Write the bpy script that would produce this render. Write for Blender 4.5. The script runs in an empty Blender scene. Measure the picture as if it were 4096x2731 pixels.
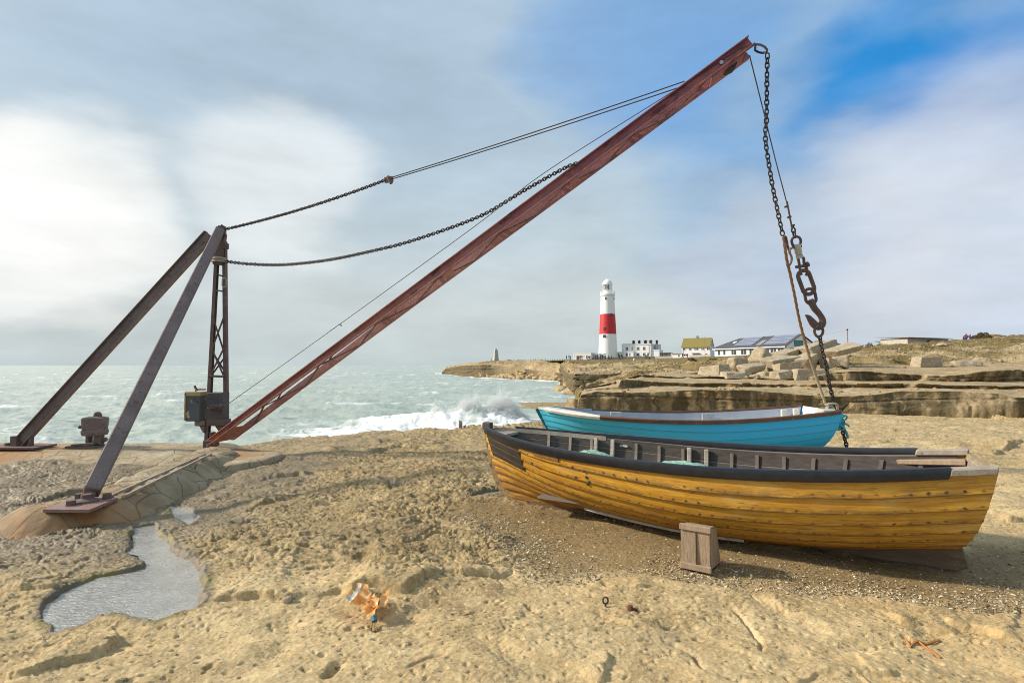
import bpy, bmesh, math, random
import numpy as np
from mathutils import Vector, Matrix
random.seed(7)
rng = np.random.default_rng(11)
SC = bpy.context.scene
COL = SC.collection
R = math.radians
# ------------------------------------------------------------------ camera
H = 1.6
F = 2160.0
PITCH = math.atan(95.5 / F)
cd = bpy.data.cameras.new("Camera")
cam = bpy.data.objects.new("Camera", cd)
COL.objects.link(cam)
cam.location = (0, 0, H)
cam.rotation_euler = (math.pi / 2 + PITCH, 0, 0)
cd.sensor_width = 36.0
cd.lens = F / 4096 * 36.0
cd.clip_start = 0.05
cd.clip_end = 60000
SC.camera = cam
CP, SP = math.cos(PITCH), math.sin(PITCH)


def ray(px, py):
    X = (px - 2048.0) / F
    Y = (1365.5 - py) / F
    return X, CP - SP * Y, SP + CP * Y


def U(px, py, d):
    """survey point: bearing/elevation read off the photo, at a known distance d metres ahead"""
    x, y, z = ray(px, py)
    k = d / y
    return Vector((x * k, d, H + z * k))


def UZ(px, py, z=0.0):
    x, y, zz = ray(px, py)
    k = (z - H) / zz
    return Vector((x * k, y * k, z))


# ------------------------------------------------------------------ noise (numpy)
_pt = np.random.default_rng(5).permutation(4096).astype(np.int64)


def _h(ix, iy, s=0):
    return _pt[(_pt[(ix + s * 131) & 4095] + iy + s * 17) & 4095]


def pn(x, y, s=0):
    xi = np.floor(x).astype(np.int64)
    yi = np.floor(y).astype(np.int64)
    xf = x - xi
    yf = y - yi
    u = xf * xf * xf * (xf * (xf * 6 - 15) + 10)
    v = yf * yf * yf * (yf * (yf * 6 - 15) + 10)

    def g(ox, oy):
        a = _h(xi + ox, yi + oy, s) * (2 * math.pi / 4096)
        return np.cos(a) * (xf - ox) + np.sin(a) * (yf - oy)

    a = g(0, 0)
    b = g(1, 0)
    c = g(0, 1)
    d = g(1, 1)
    return ((a + u * (b - a)) + v * ((c + u * (d - c)) - (a + u * (b - a)))) * 1.5


def fbm(x, y, o=4, s=0, gain=0.5, lac=2.03):
    r = np.zeros_like(x)
    a = 1.0
    for k in range(o):
        r += a * pn(x, y, s + k * 3)
        x = x * lac + 3.1
        y = y * lac + 1.7
        a *= gain
    return r


def ridg(x, y, o=3, s=0, gain=0.5):
    r = np.zeros_like(x)
    a = 1.0
    for k in range(o):
        r += a * (1 - 2 * np.abs(pn(x, y, s + k * 3)))
        x = x * 2.1 + 1.3
        y = y * 2.1 + 4.7
        a *= gain
    return r


def worley(x, y, s=0):
    """F1, F2 distances and a random number for the nearest cell"""
    xi = np.floor(x).astype(np.int64)
    yi = np.floor(y).astype(np.int64)
    f1 = np.full(x.shape, 9.0)
    f2 = np.full(x.shape, 9.0)
    idr = np.zeros(x.shape)
    for oy in (-1, 0, 1):
        for ox in (-1, 0, 1):
            cx = xi + ox
            cy = yi + oy
            hx = _h(cx, cy, s) / 4096.0
            hy = _h(cx, cy, s + 7) / 4096.0
            d = np.hypot(cx + hx - x, cy + hy - y)
            n = d < f1
            f2 = np.where(n, f1, np.minimum(f2, d))
            idr = np.where(n, _h(cx, cy, s + 13) / 4096.0, idr)
            f1 = np.where(n, d, f1)
    return f1, f2, idr


def ss(a, b, x):
    t = np.clip((x - a) / (b - a), 0, 1)
    return t * t * (3 - 2 * t)


def inpoly(x, y, poly):
    c = np.zeros(x.shape, bool)
    n = len(poly)
    for i in range(n):
        x1, y1 = poly[i][0], poly[i][1]
        x2, y2 = poly[(i + 1) % n][0], poly[(i + 1) % n][1]
        if y1 == y2:
            continue
        c ^= ((y1 > y) != (y2 > y)) & (x < (x2 - x1) * (y - y1) / (y2 - y1) + x1)
    return c


def pdist(x, y, pts, closed=False):
    """distance to a polyline, side (+left of travel), and distance along it, total length"""
    best = np.full(x.shape, 1e9)
    side = np.zeros(x.shape)
    al = np.zeros(x.shape)
    L = 0.0
    n = len(pts)
    for i in range(n if closed else n - 1):
        ax, ay = pts[i][0], pts[i][1]
        bx, by = pts[(i + 1) % n][0], pts[(i + 1) % n][1]
        dx, dy = bx - ax, by - ay
        l2 = dx * dx + dy * dy
        if l2 < 1e-12:
            continue
        t = np.clip(((x - ax) * dx + (y - ay) * dy) / l2, 0, 1)
        d = np.hypot(x - ax - t * dx, y - ay - t * dy)
        n_ = d < best
        best = np.where(n_, d, best)
        side = np.where(n_, np.sign(dx * (y - ay) - dy * (x - ax)), side)
        ln = math.sqrt(l2)
        al = np.where(n_, L + t * ln, al)
        L += ln
    return best, side, al, L


# ------------------------------------------------------------------ object helpers
def tag(o, label=None, cat=None, group=None, kind=None):
    if label:
        o["label"] = label
    if cat:
        o["category"] = cat
    if group:
        o["group"] = group
    if kind:
        o["kind"] = kind
    return o


def empty(name, loc=(0, 0, 0), rz=0.0, label=None, cat=None, group=None):
    o = bpy.data.objects.new(name, None)
    o.empty_display_size = 0.2
    COL.objects.link(o)
    o.location = loc
    o.rotation_euler = (0, 0, rz)
    return tag(o, label, cat, group)


def mesh_np(name, V, Fq, mat=None, parent=None, smooth=False, attrs=None, uv=None, loc=None):
    """V (n,3) array; Fq (m,k) int array or list of lists"""
    me = bpy.data.meshes.new(name)
    if isinstance(Fq, np.ndarray):
        m, k = Fq.shape
        me.vertices.add(len(V))
        me.vertices.foreach_set("co", np.ascontiguousarray(V, dtype=np.float32).ravel())
        me.loops.add(m * k)
        me.loops.foreach_set("vertex_index", np.ascontiguousarray(Fq, dtype=np.int32).ravel())
        me.polygons.add(m)
        me.polygons.foreach_set("loop_start", np.arange(0, m * k, k, dtype=np.int32))
        me.polygons.foreach_set("loop_total", np.full(m, k, dtype=np.int32))
        me.update(calc_edges=True)
    else:
        me.from_pydata([tuple(v) for v in V], [], Fq)
        me.update()
    if smooth:
        me.polygons.foreach_set("use_smooth", np.ones(len(me.polygons), dtype=bool))
    if attrs:
        for kx, val in attrs.items():
            a = me.attributes.new(kx, "FLOAT", "POINT")
            a.data.foreach_set("value", np.ascontiguousarray(val, dtype=np.float32))
    if uv is not None:
        li = np.zeros(len(me.loops), dtype=np.int32)
        me.loops.foreach_get("vertex_index", li)
        ul = me.uv_layers.new(name="UVMap")
        ul.data.foreach_set("uv", np.ascontiguousarray(np.asarray(uv, dtype=np.float32)[li]).ravel())
    if mat:
        me.materials.append(mat)
    o = bpy.data.objects.new(name, me)
    COL.objects.link(o)
    if parent is not None:
        o.parent = parent
    if loc is not None:
        o.location = loc
    return o


def grid_faces(nr, nc, wrap=False):
    i = np.arange(nr - 1)[:, None] * nc
    j = np.arange(nc if wrap else nc - 1)[None, :]
    j2 = (j + 1) % nc
    return np.stack([i + j, i + j2, i + nc + j2, i + nc + j], -1).reshape(-1, 4)


class MB:
    """collects simple solids; build() links them as one mesh object"""

    def __init__(s):
        s.V = []
        s.F = []

    def add(s, vs, fs):
        b = len(s.V)
        s.V += [tuple(v) for v in vs]
        s.F += [tuple(b + i for i in f) for f in fs]

    def box(s, c, sz, M=None):
        hx, hy, hz = sz[0] / 2, sz[1] / 2, sz[2] / 2
        vs = [Vector((x, y, z)) for z in (-hz, hz) for x, y in ((-hx, -hy), (hx, -hy), (hx, hy), (-hx, hy))]
        if M is not None:
            vs = [M @ v for v in vs]
        c = Vector(c)
        s.add([v + c for v in vs], [(3, 2, 1, 0), (4, 5, 6, 7), (0, 1, 5, 4), (1, 2, 6, 5), (2, 3, 7, 6), (3, 0, 4, 7)])
        return s

    def beam(s, a, b, w, h, up=(0, 0, 1), w2=None, h2=None):
        """box from a to b; w across, h along the 'up' side"""
        a, b = Vector(a), Vector(b)
        d = (b - a).normalized()
        side = d.cross(Vector(up)).normalized()
        u = side.cross(d).normalized()
        w2 = w if w2 is None else w2
        h2 = h if h2 is None else h2
        vs = []
        for p, ww, hh in ((a, w, h), (b, w2, h2)):
            for sx, sy in ((-1, -1), (1, -1), (1, 1), (-1, 1)):
                vs.append(p + side * (sx * ww / 2) + u * (sy * hh / 2))
        s.add(vs, [(3, 2, 1, 0), (4, 5, 6, 7), (0, 1, 5, 4), (1, 2, 6, 5), (2, 3, 7, 6), (3, 0, 4, 7)])
        return s

    def quadbox(s, p, thick):
        """p: 4 points (a face); extruded by the vector thick"""
        t = Vector(thick)
        p = [Vector(q) for q in p]
        s.add(p + [q + t for q in p], [(3, 2, 1, 0), (4, 5, 6, 7), (0, 1, 5, 4), (1, 2, 6, 5), (2, 3, 7, 6), (3, 0, 4, 7)])
        return s

    def tube(s, pts, r, n=8, cap=True):
        pts = [Vector(p) for p in pts]
        rs = r if isinstance(r, (list, tuple)) else [r] * len(pts)
        b = len(s.V)
        ref = None
        for i, p in enumerate(pts):
            d = (pts[min(i + 1, len(pts) - 1)] - pts[max(i - 1, 0)]).normalized()
            if ref is None:
                ref = Vector((0, 0, 1)) if abs(d.z) < 0.9 else Vector((1, 0, 0))
            sx = d.cross(ref).normalized()
            ref = sx.cross(d).normalized()
            for k in range(n):
                a = 2 * math.pi * k / n
                s.V.append(tuple(p + (sx * math.cos(a) + ref * math.sin(a)) * rs[i]))
        for i in range(len(pts) - 1):
            for k in range(n):
                k2 = (k + 1) % n
                s.F.append((b + i * n + k, b + i * n + k2, b + (i + 1) * n + k2, b + (i + 1) * n + k))
        if cap:
            s.F.append(tuple(b + k for k in range(n))[::-1])
            e = b + (len(pts) - 1) * n
            s.F.append(tuple(e + k for k in range(n)))
        return s

    def lathe(s, prof, n=24, c=(0, 0, 0), a0=0.0, a1=2 * math.pi):
        c = Vector(c)
        full = abs(a1 - a0 - 2 * math.pi) < 1e-6
        m = n if full else n + 1
        b = len(s.V)
        for r, z in prof:
            for k in range(m):
                a = a0 + (a1 - a0) * k / n
                s.V.append((c.x + r * math.cos(a), c.y + r * math.sin(a), c.z + z))
        for i in range(len(prof) - 1):
            for k in range(n):
                k2 = (k + 1) % m
                s.F.append((b + i * m + k, b + i * m + k2, b + (i + 1) * m + k2, b + (i + 1) * m + k))
        return s

    def prism(s, poly, z0, z1):
        n = len(poly)
        b = len(s.V)
        s.V += [(p[0], p[1], z0) for p in poly] + [(p[0], p[1], z1) for p in poly]
        s.F.append(tuple(b + i for i in range(n))[::-1])
        s.F.append(tuple(b + n + i for i in range(n)))
        for i in range(n):
            j = (i + 1) % n
            s.F.append((b + i, b + j, b + n + j, b + n + i))
        return s

    def build(s, name, mat, parent=None, smooth=False, loc=None, bevel=0.0, seg=1):
        me = bpy.data.meshes.new(name)
        me.from_pydata(s.V, [], s.F)
        bm = bmesh.new()
        bm.from_mesh(me)
        bmesh.ops.recalc_face_normals(bm, faces=bm.faces)
        if bevel > 0:
            es = [e for e in bm.edges if len(e.link_faces) == 2 and e.calc_face_angle(0) > 0.6]
            bmesh.ops.bevel(bm, geom=es, offset=bevel, segments=seg, affect="EDGES", clamp_overlap=True)
        bm.to_mesh(me)
        bm.free()
        if smooth:
            me.polygons.foreach_set("use_smooth", np.ones(len(me.polygons), dtype=bool))
            if hasattr(me, "set_sharp_from_angle"):
                me.set_sharp_from_angle(angle=R(40))
        if mat:
            me.materials.append(mat)
        o = bpy.data.objects.new(name, me)
        COL.objects.link(o)
        if parent is not None:
            o.parent = parent
        if loc is not None:
            o.location = loc
        return o


def at_origin(root, o):
    """keep o's world coordinates while it hangs under root (root has only a location/rotation)"""
    bpy.context.view_layer.update()
    o.parent = root
    o.matrix_parent_inverse = (Matrix.Translation(root.location) @ root.rotation_euler.to_matrix().to_4x4()).inverted()
    return o


def crom(pts, n=12):
    """Catmull-Rom resample"""
    P = [Vector(p) for p in pts]
    P = [P[0] * 2 - P[1]] + P + [P[-1] * 2 - P[-2]]
    out = []
    for i in range(1, len(P) - 2):
        for k in range(n):
            t = k / n
            a, b, c, d = P[i - 1], P[i], P[i + 1], P[i + 2]
            out.append(0.5 * ((2 * b) + (c - a) * t + (2 * a - 5 * b + 4 * c - d) * t * t + (3 * b - a - 3 * c + d) * t ** 3))
    out.append(P[-2])
    return out


# ------------------------------------------------------------------ materials
class NT:
    def __init__(s, name):
        s.m = bpy.data.materials.new(name)
        s.m.use_nodes = True
        s.t = s.m.node_tree
        s.p = s.t.nodes["Principled BSDF"]
        s.tc = None

    def n(s, typ, **kw):
        nd = s.t.nodes.new(typ)
        for k, v in kw.items():
            if k.startswith("i_"):
                nd.inputs[k[2:].replace("_", " ")].default_value = v
            else:
                setattr(nd, k, v)
        return nd

    def l(s, a, b):
        s.t.links.new(a, b)

    def obj(s):
        if s.tc is None:
            s.tc = s.n("ShaderNodeTexCoord")
        return s.tc.outputs["Object"]

    def uv(s):
        if s.tc is None:
            s.tc = s.n("ShaderNodeTexCoord")
        return s.tc.outputs["UV"]

    def mapv(s, v, scale=(1, 1, 1), rot=(0, 0, 0), loc=(0, 0, 0)):
        mp = s.n("ShaderNodeMapping")
        mp.inputs["Scale"].default_value = scale
        mp.inputs["Rotation"].default_value = rot
        mp.inputs["Location"].default_value = loc
        s.l(v, mp.inputs["Vector"])
        return mp.outputs[0]

    def noise(s, v, sc, det=4, rough=0.55, dist=0.0):
        nd = s.n("ShaderNodeTexNoise")
        nd.inputs["Scale"].default_value = sc
        nd.inputs["Detail"].default_value = det
        nd.inputs["Roughness"].default_value = rough
        nd.inputs["Distortion"].default_value = dist
        s.l(v, nd.inputs["Vector"])
        return nd.outputs["Fac"]

    def vor(s, v, sc, feat="F1", out="Distance"):
        nd = s.n("ShaderNodeTexVoronoi", feature=feat)
        nd.inputs["Scale"].default_value = sc
        s.l(v, nd.inputs["Vector"])
        return nd.outputs[out]

    def ramp(s, f, stops, interp="LINEAR"):
        nd = s.n("ShaderNodeValToRGB")
        cr = nd.color_ramp
        cr.interpolation = interp
        while len(cr.elements) < len(stops):
            cr.elements.new(0.5)
        for e, (p, c) in zip(cr.elements, stops):
            e.position = p
            e.color = (c, c, c, 1) if isinstance(c, (int, float)) else (*c, 1)
        s.l(f, nd.inputs["Fac"])
        return nd.outputs["Color"]

    def mix(s, f, a, b, mode="MIX"):
        nd = s.n("ShaderNodeMix", data_type="RGBA", blend_type=mode)
        for sock, v in ((nd.inputs[0], f), (nd.inputs[6], a), (nd.inputs[7], b)):
            if isinstance(v, (int, float)):
                sock.default_value = v if sock.type == "VALUE" else (v, v, v, 1)
            elif isinstance(v, tuple):
                sock.default_value = (*v, 1)
            else:
                s.l(v, sock)
        return nd.outputs[2]

    def math(s, op, a, b=0.0, clamp=False):
        nd = s.n("ShaderNodeMath", operation=op, use_clamp=clamp)
        for sock, v in ((nd.inputs[0], a), (nd.inputs[1], b)):
            if isinstance(v, (int, float)):
                sock.default_value = v
            else:
                s.l(v, sock)
        return nd.outputs[0]

    def attr(s, name):
        return s.n("ShaderNodeAttribute", attribute_name=name).outputs["Fac"]

    def bump(s, h, st=0.5, dist=0.02, nrm=None):
        nd = s.n("ShaderNodeBump")
        nd.inputs["Strength"].default_value = st
        nd.inputs["Distance"].default_value = dist
        s.l(h, nd.inputs["Height"])
        if nrm is not None:
            s.l(nrm, nd.inputs["Normal"])
        return nd.outputs[0]

    def set(s, col=None, rough=None, metal=None, nrm=None, spec=None):
        for k, v in (("Base Color", col), ("Roughness", rough), ("Metallic", metal), ("Normal", nrm), ("Specular IOR Level", spec)):
            if v is None:
                continue
            sk = s.p.inputs[k]
            if isinstance(v, tuple):
                sk.default_value = (*v, 1)
            elif isinstance(v, (int, float)):
                sk.default_value = v
            else:
                s.l(v, sk)
        return s.m


def simple(name, c1, c2=None, rough=0.6, sc=8.0, metal=0.0, bump=0.0, bsc=None, spots=None, spot_sc=20.0, spot_t=0.62, stretch=(1, 1, 1)):
    """two-tone noise paint with optional specks of a third colour"""
    t = NT(name)
    v = t.mapv(t.obj(), stretch)
    c2 = c2 or tuple(x * 0.75 for x in c1)
    f = t.ramp(t.noise(v, sc, 6, 0.65), [(0.35, 0.0), (0.65, 1.0)])
    col = t.mix(f, c1, c2)
    if spots:
        sp = t.ramp(t.noise(v, spot_sc, 6, 0.7), [(spot_t, 0.0), (spot_t + 0.05, 1.0)])
        col = t.mix(sp, col, spots)
    nrm = None
    if bump:
        nrm = t.bump(t.noise(v, bsc or sc * 4, 6, 0.7), bump, 0.01)
    return t.set(col, rough, metal, nrm)
# ------------------------------------------------------------------ render / world
SC.view_settings.view_transform = "Standard"
SC.view_settings.look = "None"
SC.view_settings.exposure = 0.28
SC.view_settings.gamma = 1.0
SC.cycles.max_bounces = 6
SC.cycles.diffuse_bounces = 4
SC.cycles.glossy_bounces = 2
SC.cycles.transmission_bounces = 4
SC.cycles.transparent_max_bounces = 6
SC.cycles.caustics_reflective = False
SC.cycles.caustics_refractive = False
SC.cycles.use_denoising = True
SC.cycles.filter_width = 1.0

SUN_AZ = R(-85)   # from +Y towards -X
SUN_EL = R(31)
sl = bpy.data.lights.new("sun", "SUN")
sl.energy = 4.4
sl.angle = R(3.5)
sl.color = (1.0, 0.90, 0.76)
sun = bpy.data.objects.new("sun", sl)
COL.objects.link(sun)
sdir = Vector((math.sin(SUN_AZ) * math.cos(SUN_EL), math.cos(SUN_AZ) * math.cos(SUN_EL), math.sin(SUN_EL)))
sun.rotation_euler = sdir.to_track_quat("Z", "Y").to_euler()
sun.location = (-20, 5, 20)

W = bpy.data.worlds.new("World")
SC.world = W
W.use_nodes = True
wt = W.node_tree
wn = wt.nodes
wn.clear()


class WT(NT):
    def __init__(s):
        s.t = wt
        s.tc = None


w = WT()
out = w.n("ShaderNodeOutputWorld")
bg = w.n("ShaderNodeBackground")
sky = w.n("ShaderNodeTexSky", sky_type="NISHITA", sun_disc=False)
sky.sun_elevation = SUN_EL
sky.sun_rotation = -SUN_AZ if False else SUN_AZ
sky.air_density = 1.0
sky.dust_density = 0.6
sky.ozone_density = 2.0
DIR = w.n("ShaderNodeTexCoord").outputs["Generated"]


def lobe(px, py, r0, r1):
    """soft patch of sky round a bearing: 1 inside r0 degrees, 0 outside r1"""
    v = Vector(ray(px, py)).normalized()
    d = w.n("ShaderNodeVectorMath", operation="DOT_PRODUCT")
    w.l(WARP, d.inputs[0])
    d.inputs[1].default_value = v
    mr = w.n("ShaderNodeMapRange", interpolation_type="SMOOTHERSTEP")
    mr.inputs["From Min"].default_value = math.cos(R(r1))
    mr.inputs["From Max"].default_value = math.cos(R(r0))
    w.l(d.outputs["Value"], mr.inputs["Value"])
    return mr.outputs["Result"]


# domain-warped direction so that every patch gets ragged cloud edges
wnz = w.n("ShaderNodeTexNoise")
wnz.inputs["Scale"].default_value = 2.6
wnz.inputs["Detail"].default_value = 4.5
wnz.inputs["Roughness"].default_value = 0.48
mpw = w.mapv(DIR, (1.0, 1.0, 2.4), (0.0, R(28), 0.0))
w.l(mpw, wnz.inputs["Vector"])
vs = w.n("ShaderNodeVectorMath", operation="SUBTRACT")
w.l(wnz.outputs["Color"], vs.inputs[0])
vs.inputs[1].default_value = (0.5, 0.5, 0.5)
vm = w.n("ShaderNodeVectorMath", operation="SCALE")
w.l(vs.outputs[0], vm.inputs[0])
vm.inputs["Scale"].default_value = 0.34
va = w.n("ShaderNodeVectorMath", operation="ADD")
w.l(DIR, va.inputs[0])
w.l(vm.outputs[0], va.inputs[1])
vn_ = w.n("ShaderNodeVectorMath", operation="NORMALIZE")
w.l(va.outputs[0], vn_.inputs[0])
WARP = vn_.outputs[0]

# elevation
sep = w.n("ShaderNodeSeparateXYZ")
w.l(DIR, sep.inputs[0])
el = sep.outputs["Z"]
cl_lo = (0.545, 0.600, 0.600)     # low grey haze over the sea
cl_hi = (0.385, 0.500, 0.610)     # blue grey overcast higher up
base = w.ramp(el, [(0.0, (0.50, 0.565, 0.575)), (0.10, cl_lo), (0.24, (0.48, 0.575, 0.635)), (0.42, cl_hi), (1.0, (0.42, 0.52, 0.62))])
# clear-sky region at the upper right, from the sky texture
skyc = w.mix(1.0, sky.outputs[0], (0.078, 0.088, 0.100), "MULTIPLY")
BLUE = lobe(4400, 80, 8, 41)
b2 = w.noise(w.mapv(DIR, (2.2, 2.2, 4.0), (0, R(35), 0)), 2.3, 5, 0.5, 0.3)
BLUE2 = w.math("MULTIPLY", BLUE, w.ramp(b2, [(0.30, 0.40), (0.62, 0.92)]), True)
thin = (0.175, 0.355, 0.620)
col = w.mix(BLUE2, base, thin)
# deep blue holes
deep = w.math("MULTIPLY", lobe(3560, 130, 0, 8), w.ramp(b2, [(0.28, 0.3), (0.62, 1.0)]), True)
col = w.mix(deep, col, (0.030, 0.245, 0.60))
deep2 = w.math("MULTIPLY", lobe(4060, 330, 1, 9), 0.55)
col = w.mix(deep2, col, (0.030, 0.225, 0.62))
col = w.mix(w.math("MULTIPLY", lobe(2600, 180, 0, 13), 0.6), col, (0.13, 0.33, 0.66))
# white cloud masses
c1 = lobe(300, 900, 1, 10)
col = w.mix(w.math("MULTIPLY", c1, 0.72), col, (0.93, 0.93, 0.90))
c1b = lobe(-60, 900, 1, 10)
col = w.mix(w.math("MULTIPLY", c1b, 0.58), col, (0.92, 0.92, 0.89))
c2_ = lobe(1150, 760, 1, 11)
col = w.mix(w.math("MULTIPLY", c2_, 0.58), col, (0.85, 0.87, 0.86))
c3 = lobe(3900, 900, 3, 16)
col = w.mix(w.math("MULTIPLY", c3, 0.70), col, (0.70, 0.72, 0.76))
c4 = lobe(3150, 1120, 2, 14)
col = w.mix(w.math("MULTIPLY", c4, 0.45), col, (0.62, 0.64, 0.68))
# brightness mottling
mot = w.noise(w.mapv(DIR, (1.6, 1.6, 5.2), (0, R(22), 0)), 2.6, 8, 0.60)
col = w.mix(1.0, col, w.ramp(mot, [(0.30, 0.90), (0.70, 1.09)]), "MULTIPLY")
# the glow of the veiled sun (outside the frame, upper left)
glow = w.n("ShaderNodeVectorMath", operation="DOT_PRODUCT")
w.l(DIR, glow.inputs[0])
glow.inputs[1].default_value = sdir
g1 = w.math("POWER", w.math("MAXIMUM", glow.outputs["Value"], 0.0), 16.0)
col = w.mix(g1, col, (1.5, 1.4, 1.25), "ADD")
# a share of the plain sky so the dome keeps its daylight tint
add = w.mix(0.35, col, skyc, "ADD")
w.l(col, bg.inputs["Color"])
# dimmer below the horizon
below = w.ramp(w.math("ADD", el, 0.02), [(0.0, 0.55), (0.02, 1.0)])
cc = w.mix(1.0, col, below, "MULTIPLY")
w.l(cc, bg.inputs["Color"])
cc10 = w.n("ShaderNodeVectorMath", operation="SCALE")
w.l(cc, cc10.inputs[0])
cc10.inputs["Scale"].default_value = 9.3
w.l(cc10.outputs[0], bg.inputs["Color"])
bg.inputs["Strength"].default_value = 0.1
w.l(bg.outputs[0], out.inputs[0])
# ------------------------------------------------------------------ near rock platform
def P(*a):
    return [tuple(UZ(x, y, 0.0))[:2] for x, y in a]


def zz(o, sc, *a):
    """points read off an enlarged crop of the photo"""
    return [(o[0] + x / sc, o[1] + y / sc) for x, y in a]


Z2 = ((0, 1600), 1.3867)
Z6 = ((1000, 2000), 2.145)
Z8 = ((700, 1600), 2.138)
Z4 = ((1900, 1900), 1.887)
Z5 = ((2900, 2100), 1.967)
# (points, step height, fade-out width); the raised sheet lies on the left of the travel direction
LEDGES = [
    (P(*zz(*Z6, (-900, 800), (-600, 850), (-300, 880), (0, 870), (130, 875), (280, 868), (520, 822), (760, 800), (880, 826), (1010, 790), (1150, 800), (1330, 785), (1500, 720), (1600, 690), (1800, 655), (2145, 640), (2260, 560))), 0.058, 1.0),
    (P(*zz(*Z6, (1240, 450), (1420, 372), (1520, 335), (1690, 272))), 0.045, 0.35),
    (P(*zz(*Z2, (-200, 1440), (0, 1510), (100, 1535), (330, 1490), (560, 1440), (640, 1350), (664, 1280), (620, 1235))), 0.052, 0.8),
    (P(*zz(*Z2, (-100, 1000), (0, 1022), (120, 1050), (240, 1052), (385, 1032))), 0.07, 0.5),
    (P(*zz(*Z2, (-150, 650), (0, 612), (250, 562), (400, 500), (560, 455), (730, 425))), 0.085, 0.8),
    (P(*zz(*Z8, (1210, 410), (1440, 440), (1500, 455), (1700, 450), (1830, 410), (2000, 400), (2352, 420))), 0.06, 0.6),
    (P(*zz(*Z8, (480, 665), (560, 660), (820, 662), (1050, 640), (1200, 655))), 0.05, 0.5),
    (P(*zz(*Z8, (620, 930), (780, 910), (900, 880), (1000, 845), (1090, 790))), 0.06, 0.6),
    (P(*zz(*Z8, (1860, 1280), (2060, 1200), (2180, 1150), (2320, 1115))), 0.05, 0.5),
    (P(*zz(*Z4, (960, 1090), (1080, 1115), (1200, 1142), (1300, 1150), (1390, 1165))), 0.05, 0.5),
    (P(*zz(*Z4, (620, 780), (720, 770), (840, 812), (980, 848), (1150, 850), (1400, 848))), 0.05, 0.35),
    (P(*zz(*Z4, (760, 1590), (900, 1570), (985, 1520), (1000, 1430), (960, 1370), (880, 1320))), 0.06, 0.55),
    (P(*zz(*Z5, (1230, 625), (1290, 700), (1350, 742), (1520, 762), (1730, 795), (1850, 830))), 0.06, 0.45),
    (P(*zz(*Z5, (520, 1260), (620, 1215), (740, 1190), (880, 1200), (960, 1260))), 0.05, 0.4),
    (P(*zz(*Z5, (980, 1130), (1040, 1195), (1200, 1185), (1330, 1170), (1420, 1140))), 0.06, 0.4),
    (P(*zz(*Z5, (1650, 660), (1760, 740), (2000, 790), (2180, 870), (2400, 900))), 0.06, 0.5),
    (P((3860, 1655), (3905, 1667), (3950, 1682), (4096, 1694), (4330, 1700)), 0.17, 1.6),
    (P((3980, 1830), (4010, 1812), (4050, 1790), (4110, 1778), (4300, 1775)), 0.10, 0.8),
    (P((3400, 1720), (3560, 1735), (3700, 1728), (3880, 1740)), 0.05, 0.8),
    (P((3980, 2080), (4060, 2090), (4150, 2085), (4300, 2100)), 0.06, 0.6),
]
CRACKS = [
    (P(*zz(*Z6, (730, 470), (850, 480), (990, 560), (1150, 600), (1400, 612), (1640, 660))), 0.035, 0.016),
    (P(*zz(*Z6, (860, 1330), (820, 1390), (770, 1440), (700, 1500), (560, 1552))), 0.045, 0.02),
    (P(*zz(*Z6, (580, 320), (720, 325), (890, 395))), 0.03, 0.015),
    (P(*zz(*Z8, (495, 560), (470, 600), (440, 640), (300, 670))), 0.05, 0.03),
    (P(*zz(*Z8, (1650, 900), (1900, 960), (2060, 965), (2200, 970))), 0.04, 0.025),
    (P(*zz(*Z4, (870, 1010), (1000, 1090), (1060, 1110))), 0.03, 0.012),
    (P(*zz(*Z4, (400, 1350), (620, 1380), (760, 1440))), 0.02, 0.008),
    (P(*zz(*Z4, (1480, 1240), (1620, 1340), (1690, 1480))), 0.03, 0.01),
    (P(*zz(*Z6, (1280, 1490), (1500, 1390), (1720, 1360))), 0.025, 0.01),
    (P(*zz(*Z5, (100, 640), (260, 850), (340, 1040))), 0.025, 0.01),
    (P(*zz(*Z2, (1270, 370), (1250, 400), (1120, 430))), 0.05, 0.025),
]
PUD = [
    zz(*Z2, (715, 715), (855, 695), (905, 770), (960, 850), (1050, 890), (1120, 950), (1130, 1000), (1100, 1060), (1110, 1100), (1135, 1140), (1080, 1185), (950, 1215), (860, 1240), (720, 1215), (600, 1205), (530, 1210), (440, 1260), (300, 1310), (285, 1280), (285, 1245), (225, 1235), (240, 1140), (330, 1090), (400, 1040), (520, 980), (700, 950), (780, 930), (765, 870), (700, 855), (740, 825), (735, 770)),
    zz(*Z2, (930, 588), (1060, 598), (1085, 630), (1105, 665), (1040, 695), (975, 665)),
    zz(*Z2, (1290, 690), (1400, 686), (1440, 700), (1370, 718), (1300, 708)),
    zz(*Z8, (1745, 700), (1850, 705), (1860, 728), (1990, 742), (1960, 765), (1860, 795), (1770, 785), (1850, 760)),
    zz(*Z8, (1740, 362), (1880, 362), (1870, 380), (1760, 385)),
    [(1880, 1982), (1930, 1968), (2010, 1962), (2030, 1985), (1960, 1996), (1900, 1998)],
]
PUDW = [[tuple(UZ(x, y, -0.035))[:2] for x, y in p] for p in PUD]
GRAVEL = P((1700, 2060), (1820, 2010), (2000, 1990), (2300, 2030), (2900, 2160), (3500, 2195), (3960, 2170), (4250, 2200), (4300, 2440), (4096, 2440), (3800, 2415), (3520, 2385), (3300, 2385), (2990, 2345), (2830, 2335), (2640, 2312), (2450, 2318), (2260, 2345), (2110, 2322), (2010, 2260), (1990, 2180), (1880, 2110))
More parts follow.
